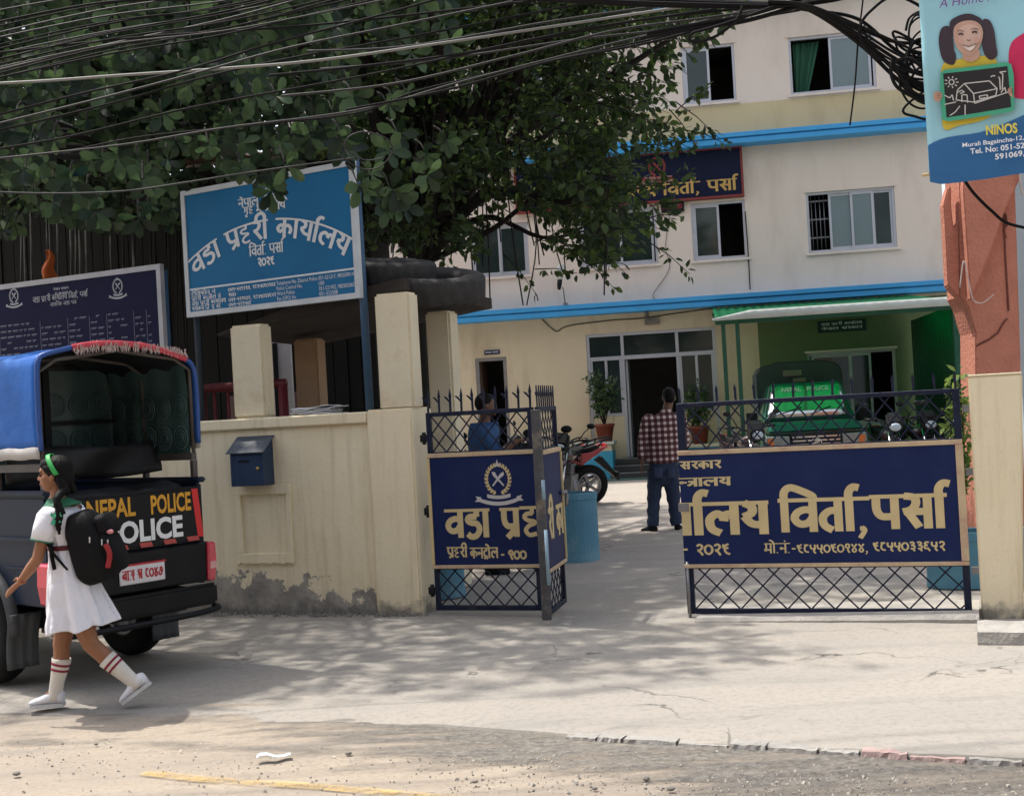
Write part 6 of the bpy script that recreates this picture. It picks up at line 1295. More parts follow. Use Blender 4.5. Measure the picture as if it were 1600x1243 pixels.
for i in range(260):
    u = rnd.random(); v = tp[0].lerp(tp[-1], u); z = 2.225-.17*(v.x*v.x)*1.1; L = rnd.uniform(.02, .055); a = rnd.uniform(-.3, .3); b.tube([(v.x, .02+rnd.uniform(-.02, .005), z-.01+rnd.uniform(-.01, .03)), (v.x+a*L*.6, .012, z-L*.6), (v.x+a*L, .01, z-L)], [.0035, .0025, .0012], 4, False)
b.build('fringe', mat('pale fringe threads', (.48, .38, .36), .9, .3, 40), fr_, rec=False)
# inside: front lining sheet with printed rounds, hanging black flap, benches
M_lin = mat('dark green lining', (.05, .095, .095), .4, .3, 3)
b = B(); b.grid(lambda u, v: (-.56+1.12*u, 1.06+.02*math.sin(u*15), 1.45+.66*v), 20, 12); ln_ = b.build('lining', M_lin, t, rec=False)
b = B()
for i in range(6):
    for j, z in enumerate((1.60, 1.86)):
        cx_ = -.47+i*.19
        for r_, q in ((.075, .008), (.05, .005), (.025, .006)): b.lathe([(r_, -.002), (r_+q, -.002), (r_+q, 0), (r_, 0), (r_, -.002)], 18, Matrix.Translation((cx_, 1.03, z)) @ Matrix.Rotation(R(90), 4, 'X'), False)
b.build('lining_print', mat('teal print', (.065, .12, .115), .5, .3, 9), ln_)
b = B(); b.grid(lambda u, v: (.572-.01*math.sin(u*21)-.10*max(0, v-.75), .10+.94*u, 1.46+.64*v), 20, 12); l2_ = b.build('lining', M_lin, t, rec=False)
b = B()
for i in range(5):
    for z in (1.58, 1.80):
        for r_, q in ((.078, .010), (.052, .007), (.026, .009)): b.lathe([(r_, -.002), (r_+q, -.002), (r_+q, 0), (r_, 0), (r_, -.002)], 18, Matrix.Translation((.553, .18+i*.19, z)) @ Matrix.Rotation(R(90), 4, 'Y'), False)
b.build('lining_print', mat('teal print', (.13, .22, .21)), l2_)
b = B(); b.bx(-.55, .55, .99, 1.02, 1.715, 1.745); b.bx(-.02, .03, .98, 1.01, 1.45, 2.12); b.build('cross_bar', M_blk, t)
b = B(); b.grid(lambda u, v: (-.57+1.14*u, .5+.05*math.sin(u*9+v*2), 1.56-.22*v+.015*math.sin(u*7)), 20, 5); b.build('hanging_flap', mat('black flap', (.010, .010, .011), .6, .2, 6), t, rec=False, solid=.01)
b = B(); b.grid(lambda u, v: (-.52+1.04*u, .08+.5*v, 1.21+.06*noise.noise(Vector((u*5, v*3, 2)))+.05*math.sin(math.pi*v)), 24, 10); b.build('black_sack', mat('black sack cloth', (.012, .012, .014), .6, .3, 8), t, rec=False, solid=.01)
# cab, mostly outside the picture
b = B(); b.bx(-.6, .6, 1.95, 3.1, .5, 1.2); frust(b, -.6, .6, 1.95, 3.1, 1.2, -.5, .5, 2.0, 2.75, 1.75); b.bx(-.6, .6, 3.1, 4.1, .5, 1.05); b.build('cab', M_tb, t, .05, 2)
b = B(); frust(b, -.607, -.58, 2.1, 2.85, 1.23, -.53, -.49, 2.12, 2.66, 1.66); frust(b, .58, .607, 2.1, 2.85, 1.23, .49, .53, 2.12, 2.66, 1.66); b.build('cab_window', M_glass, t)
b = B(); b.bx(-.62, .62, 4.08, 4.2, .42, .62); b.build('front_bumper', M_tk, t, .02)

# ------------------------------------------------------------------ people
M_skin = mat('brown skin', (.26, .115, .06), .5, .06, 12, spec=.35); M_hairb = mat('black hair', (.006, .005, .005), .6, .3, 30, .4, 60, spec=.12, stretch=(1, 1, .2))
def mk(Y, rx, ry): # returns local-coordinate maker for a figure standing at picture point rx, ry on the ground
    o = at(rx, ry, Y); o.z = 0
    return o, (lambda px, py, dy=0.0: at(px, py, Y)+Vector((0, dy, 0))-o)
def hand(b, wrist, d, side, palm, L, curl=.35, sc=1.0):
    """wrist, finger direction d, `side` towards the thumb, `palm` normal out of the palm"""
    d = d.normalized(); side = side.normalized(); palm = palm.normalized(); pl_ = L*.5
    for k in (-1, -.33, .33, 1): b.cap(wrist+side*k*.010*sc, .013*sc, wrist+d*pl_+side*k*.024*sc, .0115*sc, 8)
    for k, (o_, l_) in enumerate(((1.0, .46), (.35, .52), (-.33, .48), (-1.0, .37))):
        p0 = wrist+d*pl_+side*o_*.025*sc; l1 = L*l_; dd = (d+side*o_*.08).normalized(); cu = curl*(1+.16*k)
        p1 = p0+dd*l1*.42; d2 = (dd+palm*cu).normalized(); p2 = p1+d2*l1*.33; d3 = (dd*.8+palm*cu*2.2).normalized(); p3 = p2+d3*l1*.27
        b.cap(p0, .0098*sc, p1, .0090*sc, 7); b.cap(p1, .0090*sc, p2, .0082*sc, 7); b.cap(p2, .0082*sc, p3, .0068*sc, 7)
    q0 = wrist+d*pl_*.25+side*.026*sc; q1 = q0+(side*.75+d*.75+palm*.25).normalized()*L*.24; q2 = q1+(d+side*.15+palm*.4).normalized()*L*.2; b.cap(q0, .012*sc, q1, .0105*sc, 7); b.cap(q1, .0105*sc, q2, .008*sc, 7)
# --- schoolgirl
GY = 7.75; go, G = mk(GY, 130, 1102)
g = thing('person', 'schoolgirl in a white dress with green collar and hairband striding left past the pickup', 'person', go)
S_ = 1/258.
b = B()
hc = G(87, 741)                                     # head
b.ell(hc+Vector((.005, 0, .012)), (.088, .070, .092)); b.ell(hc+Vector((-.028, 0, -.035)), (.062, .055, .070)); b.ell(hc+Vector((-.05, 0, -.078)), (.030, .028, .025)); b.ell(hc+Vector((-.074, 0, .022)), (.020, .046, .03))
b.cap(hc+Vector((-.082, 0, .012)), .008, hc+Vector((-.103, 0, -.022)), .011, 8); b.ell(hc+Vector((-.094, 0, -.026)), (.013, .019, .010))
b.ell(hc+Vector((-.084, 0, -.050)), (.015, .024, .009)); b.ell(hc+Vector((-.081, 0, -.062)), (.014, .020, .008))
for s_ in (-1, 1):
    b.ell(hc+Vector((-.045, s_*.042, -.022)), (.03, .02, .028)); b.ell(hc+Vector((.002, s_*.074, -.018)), (.014, .009, .026), Matrix.Rotation(R(12), 3, 'Y'))
nk = G(89, 783); b.cap(hc+Vector((.012, 0, -.05)), .042, nk, .044); b.cap(nk, .055, G(100, 800), .075)
b.cap(G(99, 800, -.09), .05, G(99, 800, .09), .05); b.cap(G(101, 812), .08, G(103, 856), .085); b.cap(G(103, 855), .095, G(108, 915), .11)
sh_, el, wr = G(88, 803, -.135), G(74, 868, -.16), G(47, 903, -.15)
b.cap(sh_, .043, el, .034); b.cap(el, .034, el.lerp(wr, .4), .033); b.cap(el.lerp(wr, .4), .033, wr, .022)
hand(b, wr, G(27, 921, -.15)-wr, Vector((-.3, -.1, -.9))*-1, Vector((-.2, 1, -.3)), .135, .42, .78)
sh2, el2, wr2 = G(106, 803, .135), G(122, 868, .17), G(120, 925, .16); b.cap(sh2, .042, el2, .034); b.cap(el2, .034, wr2, .022); hand(b, wr2, Vector((-.15, 0, -1)), Vector((-1, 0, .1)), Vector((0, -1, 0)), .135, .4, .78)
hip, kn, an = G(106, 925, .06), G(91, 1010, .055), G(83, 1080, .05)          # far leg, planted in front
b.cap(hip, .085, kn, .052); b.cap(kn, .05, kn.lerp(an, .35)+Vector((.012, 0, 0)), .050); b.cap(kn.lerp(an, .35)+Vector((.012, 0, 0)), .050, an, .031); b.cap(an, .032, G(70, 1092, .05), .028)
hip2, kn2, an2 = G(116, 925, -.06), G(147, 1003, -.06), G(219, 1067, -.05)  # near leg, trailing, heel lifted
b.cap(hip2, .085, kn2, .052); m2 = kn2.lerp(an2, .36)+Vector((.010, 0, -.012)); b.cap(kn2, .05, m2, .050); b.cap(m2, .050, an2, .031); b.cap(an2, .030, G(210, 1078, -.05), .02)
flesh(b.build('body', M_skin, g, rec=False), .0055, 3)
b = B()                                             # face detail
for s_ in (-1, 1): b.ell(hc+Vector((-.083, s_*.030, .000)), (.006, .014, .0065), None, 10, 6)
b.build('eye', mat('eye dark', (.012, .01, .01), .2), g)
b = B()
for s_ in (-1, 1): b.tube(spl([hc+Vector((-.092, s_*.014, .017)), hc+Vector((-.090, s_*.032, .022)), hc+Vector((-.076, s_*.046, .016))], 4), .0035, 5)
b.build('eyebrows', M_hairb, g)
b = B(); b.ell(hc+Vector((-.091, 0, -.0555)), (.0085, .020, .0055), None, 10, 6); b.build('lips', mat('lip tone', (.26, .075, .06), .45), g)
b = B()                                             # hair, parted and combed back into looped plaits
b.ell(hc+Vector((.018, 0, .028)), (.092, .080, .092)); b.ell(hc+Vector((.058, 0, -.02)), (.055, .068, .068)); b.ell(hc+Vector((-.028, 0, .062)), (.062, .066, .045))
for s_ in (-1, 1): b.cap(hc+Vector((-.035, s_*.055, .04)), .022, hc+Vector((.03, s_*.068, .004)), .022); b.cap(hc+Vector((.045, s_*.055, -.04)), .032, hc+Vector((.075, s_*.06, -.10)), .028)
hr = flesh(b.build('hair', M_hairb, g, rec=False), .006, 3)
b = B(); pts = [hc+Vector((.075, -.06, -.09)), G(103, 775, -.15), G(108, 795, -.17), G(107, 815, -.175), G(109, 830, -.175)]
q = spl(pts, 7); b.tube(q, [.024+.0025*math.sin(i*1.9)-(.018*max(0, (i-18)/10.)) for i in range(len(q))], 9); b.build('plait', M_hairb, hr)
M_grn = mat('bright green ribbon', (.03, .33, .07), .5, .1, 12); M_dgr = mat('collar green', (.015, .12, .06), .7, .15, 12)
b = B(); b.grid(lambda u, v: tuple(hc+Vector((.0-.034+.055*math.cos(R(180*u))*0+(.035-.07*math.sin(R(180*u)))*1.0+.028*(v-.5)+.035, .089*math.cos(R(-8+196*u)), .015+.108*math.sin(R(-8+196*u))+.006*(v-.5)))), 26, 3); b.build('hairband', M_grn, g, rec=False, solid=.006)
b = B(); c_ = G(104, 803, -.185)
for a, l_ in ((20, .04), (150, .035), (250, .05), (300, .045), (75, .03)):
    d = Vector((math.cos(R(a)), -.2, math.sin(R(a)))); s2 = Vector((-d.z, 0, d.x)); b.add([c_-s2*.004, c_+s2*.004, c_+d*l_+s2*.014, c_+d*l_*.9, c_+d*l_-s2*.014], [(0, 1, 2, 3, 4)])
b.ell(c_, (.014, .012, .014), None, 8, 6); b.build('ribbon', mat('teal green ribbon', (.03, .32, .17), .5), hr, rec=False)
M_dress = mat('white school cotton', (.70, .70, .76), .85, .04, 5, .5, 16)
rings = [(787, 92, 15, .075), (793, 95, 21, .12), (800, 97, 25, .150), (815, 99, 28, .150), (832, 101, 28, .138), (850, 103, 25, .122), (858, 104, 26, .124), (885, 108, 30, .150), (915, 115, 37, .175), (942, 121, 42, .185), (963, 125, 47, .20), (978, 128, 50, .21)]
def dress(u, v):
    f_ = v*(len(rings)-1); i = min(int(f_), len(rings)-2); k = f_-i; y_, cx_, rx, ry = [rings[i][j]*(1-k)+rings[i+1][j]*k for j in range(4)]
    th = 2*math.pi*u; am = max(0, (v-.5)*2); rip = 1+am*(.11*math.sin(th*9+1)+.08*math.sin(th*5+.7)+.04*math.sin(th*17)); hem = am**3*(.010*math.sin(th*6+.5)-.028*math.cos(th)*0)
    c = G(cx_, y_); tilt = am*.06*math.cos(th)
    wr_ = .006*noise.noise(Vector((math.cos(th)*3, math.sin(th)*3, v*9)))*(1 if v < .55 else 1.6)-.012*(abs(noise.noise(Vector((math.cos(th)*4.5+2, math.sin(th)*4.5, v*5))))**.6-.4)
    return (c.x+rx*S_*math.cos(th)*rip+wr_, c.y+ry*math.sin(th)*rip+wr_, c.z+hem+tilt*.35)
b = B(); b.grid(dress, 120, 66); dr_ = b.build('dress', M_dress, g, rec=False, solid=.004)
b = B()                                             # sleeves
for s_, (s0, e0) in ((-1, (sh_, el)), (1, (sh2, el2))):
    d = (e0-s0); q = [s0+Vector((.006, -s_*-.02*-1, .035)), s0, s0+d*.3, s0+d*.58]; b = B(); b.tube(q, [.045, .064, .067, .064], 18, False); sv_ = b.build('sleeve', M_dress, dr_, rec=False, solid=.004)
    b = B(); b.tube([s0+d*.565, s0+d*.60], [.066, .0655], 18, False); b.build('cuff', M_dgr, g, rec=False, solid=.005)
b = B(); b.grid(lambda u, v: tuple(G(91, 786)+Vector(((.056+.06*v)*math.cos(2*math.pi*u)+.02*v, (.056+.085*v)*math.sin(2*math.pi*u), .030-.055*v-.02*v*math.cos(2*math.pi*u)*-1))), 30, 4); b.build('collar', M_dgr, dr_, rec=False, solid=.008)
b = B(); b.grid(lambda u, v: tuple(Vector((G(103, 853).x+25.5*S_*math.cos(2*math.pi*u)*1.03, .125*1.03*math.sin(2*math.pi*u), G(103, 853).z+(v-.5)*.028))), 30, 1); b.build('belt', mat('maroon belt', (.10, .012, .018), .6), dr_, rec=False, solid=.005)
M_sock = mat('cream sock', (.62, .58, .52), .9, .06, 12, .3, 120); M_sb2 = mat('sock red stripe', (.22, .02, .05), .9)
def sock(kn_, an_, mid, t0, t1=1.22):
    pth = [kn_.lerp(an_, t)+(mid-kn_.lerp(an_, .36))*max(0, 1-abs(t-.36)/.5) for t in [t0+(t1-t0)*i/10 for i in range(11)]]
    rr = [max(.041, .0575-.024*((t-t0)/(1-t0))**1.1) for t in [t0+(t1-t0)*i/10 for i in range(11)]]
    b = B(); b.tube(pth, rr, 16, False); o = b.build('sock', M_sock, g, rec=False, solid=.003); b = B()
    for k in (.14, .27):
        i = k*10; a = int(i); p_ = pth[a].lerp(pth[a+1], i-a); d = (pth[a+1]-pth[a]).normalized(); r_ = rr[a]+(rr[a+1]-rr[a])*(i-a)+.002; b.tube([p_-d*.007, p_+d*.007], r_, 16, False)
    b.build('stripe', M_sb2, o, rec=False, solid=.003)
sock(kn, an, kn.lerp(an, .35)+Vector((.012, 0, 0)), .30); sock(kn2, an2, m2, .30, 1.04)
M_shoe = mat('white canvas shoe', (.66, .66, .70), .75, .06, 10, .2, 60); M_sole = mat('grey white sole', (.50, .50, .50), .7, .1, 20)
def shoe(heel, toe, up, wdv):
    d = (toe-heel); L = d.length; d.normalize(); up = (up-d*up.dot(d)).normalized(); sd2 = d.cross(up)
    def tf(a, s2, h): return heel+d*(a*L)+sd2*s2+up*h
    pr = [(0, .030, .075), (.12, .036, .085), (.3, .037, .085), (.45, .039, .07), (.62, .043, .052), (.8, .043, .040), (.93, .034, .030), (1.0, .012, .018)]
    b = B(); n = 14; vs = []
    for a, w_, h in pr:
        for j in range(n): an_ = 2*math.pi*j/n; vs.append(tf(a, w_*math.cos(an_), .016+h*.5+h*.5*math.sin(an_)*(1 if math.sin(an_) > 0 else .95)))
    b.add(vs, [(i*n+j, i*n+(j+1) % n, (i+1)*n+(j+1) % n, (i+1)*n+j) for i in range(len(pr)-1) for j in range(n)]+[tuple(range(n)), tuple((len(pr)-1)*n+j for j in range(n))], True); o = b.build('shoe', M_shoe, g)
    b = B(); ol = [(a, w_+.003) for a, w_, h in pr]; q = [tf(a, w_, 0) for a, w_ in ol]+[tf(a, -w_, 0) for a, w_ in reversed(ol)]; q2 = [v+up*.022 for v in q]; m_ = len(q); b.add(q+q2, [tuple(range(m_)), tuple(range(2*m_-1, m_-1, -1))]+[(i, (i+1) % m_, (i+1) % m_+m_, i+m_) for i in range(m_)]); b.build('sole', M_sole, o)
    b = B()
    for k in range(4): a = .42+.075*k; hh = .092-.10*(a-.3); b.tube(spl([tf(a, -.03, hh-.016), tf(a, 0, hh+.004), tf(a, .03, hh-.016)], 3), .0035, 5)
    b.build('lace', M_shoe, o)
z_ = Vector((0, 0, 1)); h1 = G(96, 1101, .05); h1.z = .002; t1 = G(41, 1101, .045); t1.z = .002; shoe(h1, t1, z_, 0)
t2 = G(196, 1102, -.05); t2.z = .006; h2 = G(239, 1066, -.05); shoe(h2, t2, Vector((-.75, 0, .66)), 0)
b = B(); d = (wr-el).normalized(); b.tube([wr-d*.012+Vector((.024*math.cos(0), 0, 0))*0, wr-d*.008], .028, 14, False); b.build('bangle', mat('red thread bangle', (.35, .10, .03), .5), g, rec=False, solid=.005)
# --- backpack
bp0 = G(149, 852, -.03); t = thing('backpack', 'large black school backpack with a red side strip worn by the schoolgirl', 'backpack', go+bp0)
M_bp = mat('black nylon', (.006, .006, .007), .7, .2, 8, .2, 60, spec=.15)
ax_ = (G(186, 828)-G(118, 906)); up_ = Vector((-.30, 0, 1)).normalized(); out_ = Vector((1, 0, .30)).normalized()
def sup(u, v, c, rx, ry, rz, e=.55):
    th = 2*math.pi*u; ph = math.pi*(v-.5); sg = lambda q, p_: math.copysign(abs(q)**p_, q)
    x = rx*sg(math.cos(ph), e)*sg(math.cos(th), e); y = ry*sg(math.cos(ph), e)*sg(math.sin(th), e); z = rz*sg(math.sin(ph), e); x *= 1+.25*(-z/rz)*.6; return tuple(c+out_*x+Vector((0, 1, 0))*y+up_*z+Vector((.006*noise.noise(Vector((x*14, y*14, z*14))),)*3))
b = B(); b.grid(lambda u, v: sup(u, v, Vector((-.01, 0, .0)), .115, .15, .225), 40, 26); b.build('main_bag', M_bp, t)
b = B(); b.grid(lambda u, v: sup(u, v, Vector((.105, 0, -.03)), .062, .125, .135), 32, 18); pk = b.build('front_pocket', M_bp, t)
b = B(); b.grid(lambda u, v: sup(u, v, Vector((.085, 0, .13)), .05, .12, .07), 28, 14); b.build('top_pocket', M_bp, t)
b = B(); b.tube(spl([Vector((.115, -.135, .02)), Vector((.135, -.13, -.04)), Vector((.12, -.132, -.12))], 4), .016, 8); b.build('red_strip', mat('red nylon', (.30, .015, .02), .5), pk)
b = B(); b.ell((.135, -.10, .09), (.022, .02, .014), None, 10, 6); b.build('badge', mat('pink badge', (.5, .2, .22), .5), t)
b = B()
for q in ((.03, -.155, .07), (.095, -.135, .05), (.125, -.12, .045)): b.bar(q, (q[0], q[1]-.004, q[2]-.035), .007, .005)
b.build('zip_pull', mat('pale zip pull', (.6, .6, .6), .4, metal=.5), t)
loc = lambda v: v-bp0
b = B()
for s_ in (-1, 1):
    y = s_*.115; pts = [G(112, 800, y), G(103, 789, y), G(93, 792, y-.02*0), G(83, 812, y+s_*.015), G(85, 836, y+s_*.03), G(98, 860, y+s_*.04), G(118, 885, y+s_*.02)]
    q = spl([loc(p_) for p_ in pts], 6); b.tube(q, .026, 8, True, (.32, 1.0) if False else (1.0, .30))
b.build('strap', M_bp, t)
b = B(); q = [loc(G(94, 838, -.17)), loc(G(97, 862, -.175)), loc(G(101, 884, -.17))]; b.tube(q, .014, 6, True, (1, .3)); b.build('strap_tail', M_bp, t)

# --- man in checked shirt, seen from behind
MYy = 16.2; mo, G2 = mk(MYy, 1035, 830)
g = thing('person', 'man in a red checked shirt and jeans standing with his back turned in the gateway', 'person', mo)
M_jean = mat('blue denim', (.022, .035, .075), .85, .15, 10, .3, 80, dirt=(.035, .055, .10), dirts=6)
def check(name):
    m = bpy.data.materials.new(name); m.use_nodes = True; n = m.node_tree.nodes; l = m.node_tree.links; b_ = n['Principled BSDF']; b_.inputs['Roughness'].default_value = .85
    tc = n.new('ShaderNodeTexCoord'); sp = n.new('ShaderNodeSeparateXYZ'); l.new(tc.outputs['Object'], sp.inputs[0]); outs = []
    for ax, k in ((0, 1), (2, 1)):
        w_ = n.new('ShaderNodeMath'); w_.operation = 'MULTIPLY'; w_.inputs[1].default_value = 2*math.pi/.075; l.new(sp.outputs[ax], w_.inputs[0]); s_ = n.new('ShaderNodeMath'); s_.operation = 'SINE'; l.new(w_.outputs[0], s_.inputs[0])
        g_ = n.new('ShaderNodeMath'); g_.operation = 'GREATER_THAN'; g_.inputs[1].default_value = .15; l.new(s_.outputs[0], g_.inputs[0]); outs.append(g_.outputs[0])
    a = n.new('ShaderNodeMath'); a.operation = 'ADD'; l.new(outs[0], a.inputs[0]); l.new(outs[1], a.inputs[1]); h = n.new('ShaderNodeMath'); h.operation = 'MULTIPLY'; h.inputs[1].default_value = .5; l.new(a.outputs[0], h.inputs[0])
    cr = n.new('ShaderNodeValToRGB'); cr.color_ramp.interpolation = 'CONSTANT'; cr.color_ramp.elements[0].color = (.045, .012, .018, 1); cr.color_ramp.elements[1].position = .75; cr.color_ramp.elements[1].color = (.62, .54, .52, 1); e = cr.color_ramp.elements.new(.4); e.color = (.17, .075, .08, 1)
    l.new(h.outputs[0], cr.inputs[0]); l.new(cr.outputs[0], b_.inputs['Base Color']); return m
M_chk = check('red check cotton'); M_dsk = mat('dark brown skin', (.13, .06, .035), .5, .06, 12)
b = B(); hc = G2(1046, 619, -.10)+Vector((0, .16, 0)); b.ell(hc, (.078, .098, .105)); b.ell(hc+Vector((0, .075, -.05)), (.055, .05, .06)); b.ell(hc+Vector((0, .125, -.02)), (.013, .018, .02))
for s_ in (-1, 1): b.ell(hc+Vector((s_*.080, .01, -.02)), (.010, .018, .030))
nk = G2(1041, 646); b.cap(hc+Vector((0, -.01, -.05)), .058, nk, .062); b.cap(nk, .07, G2(1037, 665), .11)
b.cap(G2(1037, 665), .12, G2(1036, 715), .12); b.cap(G2(1036, 715), .125, G2(1037, 735), .13)
sL, eL, wL = G2(1012, 655), G2(1004, 693, .02), G2(1003, 722, -.03); sR, eR, wR = G2(1062, 651), G2(1071, 690, .05), G2(1068, 705, .22)
for s0, e0, w0 in ((sL, eL, wL), (sR, eR, wR)): b.cap(s0, .052, e0, .042); b.cap(e0, .042, w0, .028)
hand(b, wL, Vector((-.12, 0, -1)), Vector((.1, 1, 0)), Vector((1, 0, 0)), .18, .35, 1); hand(b, wR, Vector((0, 1, .1)), Vector((-1, 0, .1)), Vector((0, 0, -1)), .18, .4, 1)
hL, kL, aL = G2(1026, 735), G2(1022, 780, .03), G2(1020, 822, -.02); hR, kR, aR = G2(1047, 735), G2(1053, 780, .02), G2(1057, 819, .0)
for h0, k0, a0 in ((hL, kL, aL), (hR, kR, aR)): b.cap(h0, .09, k0, .06); b.cap(k0, .06, a0, .04)
flesh(b.build('body', M_dsk, g, rec=False), .009, 3)
b = B(); b.ell(hc+Vector((0, -.012, .022)), (.084, .100, .098)); b.ell(hc+Vector((0, -.06, -.02)), (.07, .05, .07)); flesh(b.build('hair', M_hairb, g, rec=False), .009, 2)
def shirt(u, v):
    rg = [(644, 1041, .075, .08), (650, 1038, .16, .10), (657, 1037, .215, .12), (675, 1037, .215, .135), (700, 1036, .20, .13), (722, 1036, .205, .135)]
    f_ = v*(len(rg)-1); i = min(int(f_), len(rg)-2); k = f_-i; y_, cx_, rx, ry = [rg[i][j]*(1-k)+rg[i+1][j]*k for j in range(4)]; c = G2(cx_, y_); th = 2*math.pi*u; w_ = .010*noise.noise(Vector((math.cos(th)*3, math.sin(th)*2, v*6)))
    return (c.x+rx*math.cos(th)+w_, c.y+ry*math.sin(th)+w_, c.z+.012*math.cos(2*th)*v)
b = B(); b.grid(shirt, 48, 30); o = b.build('shirt', M_chk, g, rec=False, solid=.004)
b = B()
for s0, e0, w0 in ((sL, eL, wL), (sR, eR, wR)): b.tube(spl([s0+Vector((.06 if s0.x < G2(1037, 650).x else -.06, 0, -.01)), s0+Vector((0, 0, .0)), s0.lerp(e0, .5), e0, e0.lerp(w0, .85)], 4), [.05, .056, .062, .068]+[.072]*4+[.070]*4+[.058]*4+[.05], 14, False)
b.build('sleeve', M_chk, o, rec=False, solid=.004)
b = B(); b.tube([nk+Vector((0, -.0, -.005)), nk+Vector((0, .01, .04))], [.085, .07], 16, False); b.build('collar', M_chk, o, rec=False, solid=.006)
b = B(); b.ell(G2(1036.5, 744), (.165, .125, .13)); b.grid(lambda u, v: tuple(G2(1036.5, 716+24*v)+Vector(((.185-.01*v)*math.cos(2*math.pi*u), .13*math.sin(2*math.pi*u), 0))), 30, 4)
for h0, k0, a0 in ((hL, kL, aL), (hR, kR, aR)):
    q = spl([h0+Vector((0, 0, .02)), k0, a0], 8); b.tube([p_+Vector((.006*math.sin(i*2.1), 0, 0)) for i, p_ in enumerate(q)], [.118-.040*min(1, i/9)+.004*math.sin(i*1.9)-.008*max(0, (i-9)/8) for i in range(len(q))], 16, False)
b.build('jeans', M_jean, g, rec=False, solid=.004)
b = B()
for s_ in (-1, 1): c_ = G2(1036.5+s_*10, 738, -.128); b.grid(lambda u, v: tuple(c_+Vector((.11*(u-.5), -.004-.012*math.sin(math.pi*u), .13*(v-.5)))), 6, 5)
b.build('back_pocket', mat('faded denim', (.035, .05, .10), .85, .15, 12), g, rec=False, solid=.003)
def dshoe(h_, t_, m, par):
    d = (t_-h_); L = d.length; d.normalize(); sd2 = Vector((-d.y, d.x, 0)); b = B(); pr = [(0, .036, .08), (.2, .04, .10), (.45, .043, .085), (.7, .047, .06), (.9, .042, .045), (1, .02, .03)]; n = 12; vs = []
    for a, w_, hh in pr:
        for j in range(n): an_ = 2*math.pi*j/n; vs.append(h_+d*(a*L)+sd2*w_*math.cos(an_)+Vector((0, 0, hh*.5+hh*.5*math.sin(an_))))
    b.add(vs, [(i*n+j, i*n+(j+1) % n, (i+1)*n+(j+1) % n, (i+1)*n+j) for i in range(len(pr)-1) for j in range(n)]+[tuple(range(n)), tuple((len(pr)-1)*n+j for j in range(n))], True); return b.build('shoe', m, par)
f1 = Vector((aL.x+.03, aL.y-.05, 0)); dshoe(f1, f1+Vector((-.16, .20, 0)), M_black, g); f2 = Vector((aR.x, aR.y-.05, 0)); dshoe(f2, f2+Vector((.06, .25, 0)), M_black, g)
# --- person in blue bending over the motorcycles behind the left gate leaf
bo = at(752, 640, 13.0); bo.z = 0; g = thing('person', 'person in a blue shirt leaning over the motorcycles behind the left gate leaf', 'person', bo)
b = B(); V = Vector
hd = V((.05, -.02, 1.70)); b.ell(hd, (.095, .078, .115)); b.ell(hd+V((.07, 0, -.05)), (.04, .05, .06)); b.ell(hd+V((.10, 0, -.01)), (.018, .014, .02)); b.ell(hd+V((0, -.08, -.01)), (.02, .01, .03)); b.cap(hd+V((-.01, 0, -.08)), .055, V((.02, 0, 1.50)), .06)
b.cap(V((.02, 0, 1.44)), .12, V((-.02, 0, 1.0)), .12)
for s_ in (-1, 1):
    b.cap(V((.03, s_*.17, 1.42)), .055, V((.14, s_*.22, 1.2)), .045); b.cap(V((.14, s_*.22, 1.2)), .042, V((.33, s_*.2, 1.32)), .03); hand(b, V((.33, s_*.2, 1.32)), V((1, 0, .2)), V((0, -s_, .2)), V((0, 0, -1)), .17, .5, 1)
    b.cap(V((-.02, s_*.09, .95)), .10, V((.02, s_*.10, .5)), .062); b.cap(V((.02, s_*.10, .5)), .06, V((0, s_*.1, .08)), .04)
flesh(b.build('body', M_dsk, g, rec=False), .010, 3)
b = B(); b.ell(hd+V((-.018, 0, .03)), (.10, .085, .105)); flesh(b.build('hair', M_hairb, g, rec=False), .010, 2)
M_bs = mat('blue work shirt', (.025, .075, .19), .85, .12, 8, .2, 40)
b = B(); b.grid(lambda u, v: (.02-.05*v+(.10+.06*math.sin(math.pi*min(1, .25+v)))*math.cos(2*math.pi*u)+.008*noise.noise(V((u*7, v*5, 0))), (.09+.13*min(1, v*5))*math.sin(2*math.pi*u), 1.53-.62*v), 36, 16)
for s_ in (-1, 1): b.tube([V((.02, s_*.15, 1.47)), V((.04, s_*.18, 1.40)), V((.14, s_*.22, 1.2)), V((.2, s_*.215, 1.235))], [.06, .075, .066, .055], 14, False)
b.build('shirt', M_bs, g, rec=False, solid=.004)
b = B()
for s_ in (-1, 1): b.tube([V((-.03, s_*.08, .98)), V((0, s_*.1, .5)), V((0, s_*.1, .06))], [.12, .085, .07], 14, False)
b.build('trousers', mat('dark trousers', (.02, .02, .025), .85), g, rec=False, solid=.004)
for s_ in (-1, 1): dshoe(V((-.05, s_*.1, 0)), V((.2, s_*.11, 0)), M_black, g)

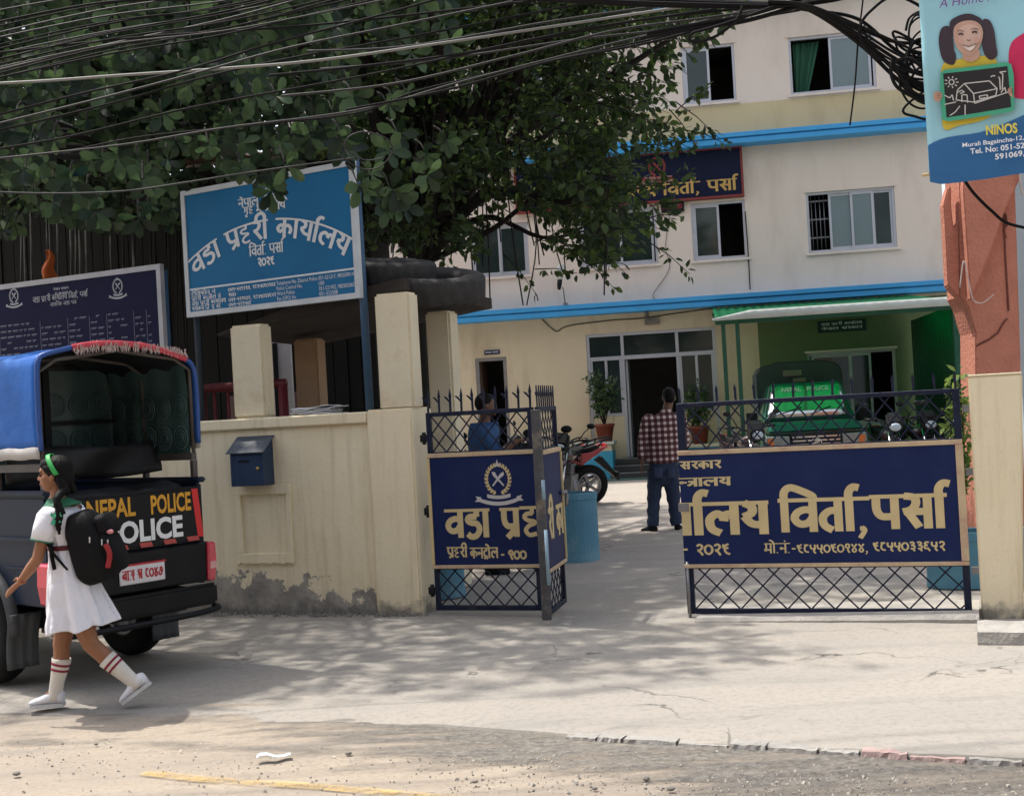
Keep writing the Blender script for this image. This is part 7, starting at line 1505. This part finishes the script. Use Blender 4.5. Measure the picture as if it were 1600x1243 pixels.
# ------------------------------------------------------------------ litter
p = gnd(428, 1187, -.05); b = B(); b.grid(lambda u, v: ((u-.5)*.17, (v-.5)*.05+.012*math.sin(u*9), .012+.012*abs(noise.noise(Vector((u*5, v*4, 3))))+.010*math.sin(u*6)), 14, 6); o = b.build('wrapper', mat('white wrapper', (.62, .65, .70), .4, .15, 9, dirt=(.12, .3, .5), dirts=14), None, rec=False, solid=.001); o.location = p+Vector((0, 0, .012)); o.rotation_euler = (0, 0, R(12)); tag(o, 'crumpled white plastic wrapper lying on the dusty road', 'litter')
rnd = random.Random(31)
for px, py, sz in ((77, 1119, .012), (150, 1163, .012), (1010, 1218, .018), (930, 1233, .014), (1048, 1234, .018), (742, 1222, .016), (26, 1210, .02), (545, 1178, .018), (1218, 1148, .02)):
    p = gnd(px, py, -.045); b = B(); b.ell((0, 0, sz*.35), (sz, sz*.75, sz*.5), None, 9, 6); b.v = [tuple(Vector(v)*(1+.25*noise.noise(Vector(v)*60+Vector((px, 0, 0))))) for v in b.v]; o = b.build('stone', mat('loose stone', (.18, .165, .15), .9, .2, 30)); o.location = p; tag(o, 'small dark stone lying loose on the road surface', 'stone', 'loose stones on the road')

# ------------------------------------------------------------------ houses across the street, behind the camera (they shade and reflect)
def house(x0, x1, h, col, label, storeys, rz=-14, y=-8.5):
    c = Vector(((x0+x1)/2, y-.25*(x0+x1)/2, -.1)); t = thing('street_house', label, 'house', c, R(rz)); w_ = (x1-x0)/2
    m = mat('house paint '+label.split()[0], col, .85, .08, 1.5, .1, 40, dirt=tuple(k*.7 for k in col), dirts=.8)
    b = B(); b.bx(-w_, w_, -8, 0, 0, h); b.build('wall', m, t); b = B(); b.bx(-w_-.1, w_+.1, -8.1, .15, h+.002, h+.2); b.bx(-w_, w_, -.12, .0, h+.202, h+.9); b.build('parapet', m, t)
    sh_ = h/storeys; n_ = max(2, int((x1-x0)/2.6))
    for s_ in range(storeys):
        b = B(); b.bx(-w_-.05, w_+.05, .002, .45, s_*sh_+sh_-.35, s_*sh_+sh_-.2); b.build('ledge', M_conc, t)
        for k in range(n_):
            xc = -w_+(k+.5)*2*w_/n_
            if s_ == 0: b = B(); b.grid(lambda u, v: (xc-1.0+2.0*u, .03+.012*math.sin(v*90), .1+2.4*v), 2, 90); b.build('shutter', mat('steel shutter', (.16, .2, .22), .5, .1, 3), t, rec=False)
            else:
                b = B(); z0_ = s_*sh_+.9; b.bx(xc-.65, xc+.65, .002, .06, z0_, z0_+1.4); fr = b.build('window', M_alu, t); b = B(); b.bx(xc-.58, xc+.58, .0615, .065, z0_+.07, z0_+1.33); b.build('pane', M_glass, fr)
house(-17, -7.6, 9.5, (.48, .36, .26), 'ochre three storey house across the street to the far left', 3)
house(-7.4, -.3, 8.0, (.50, .42, .34), 'sand coloured shop house directly across the street', 2)
house(0, 7.4, 10.5, (.42, .28, .22), 'brick red shop house across the street to the right', 3)
house(7.6, 18, 8.6, (.5, .45, .38), 'cream shop house across the street to the far right', 3)
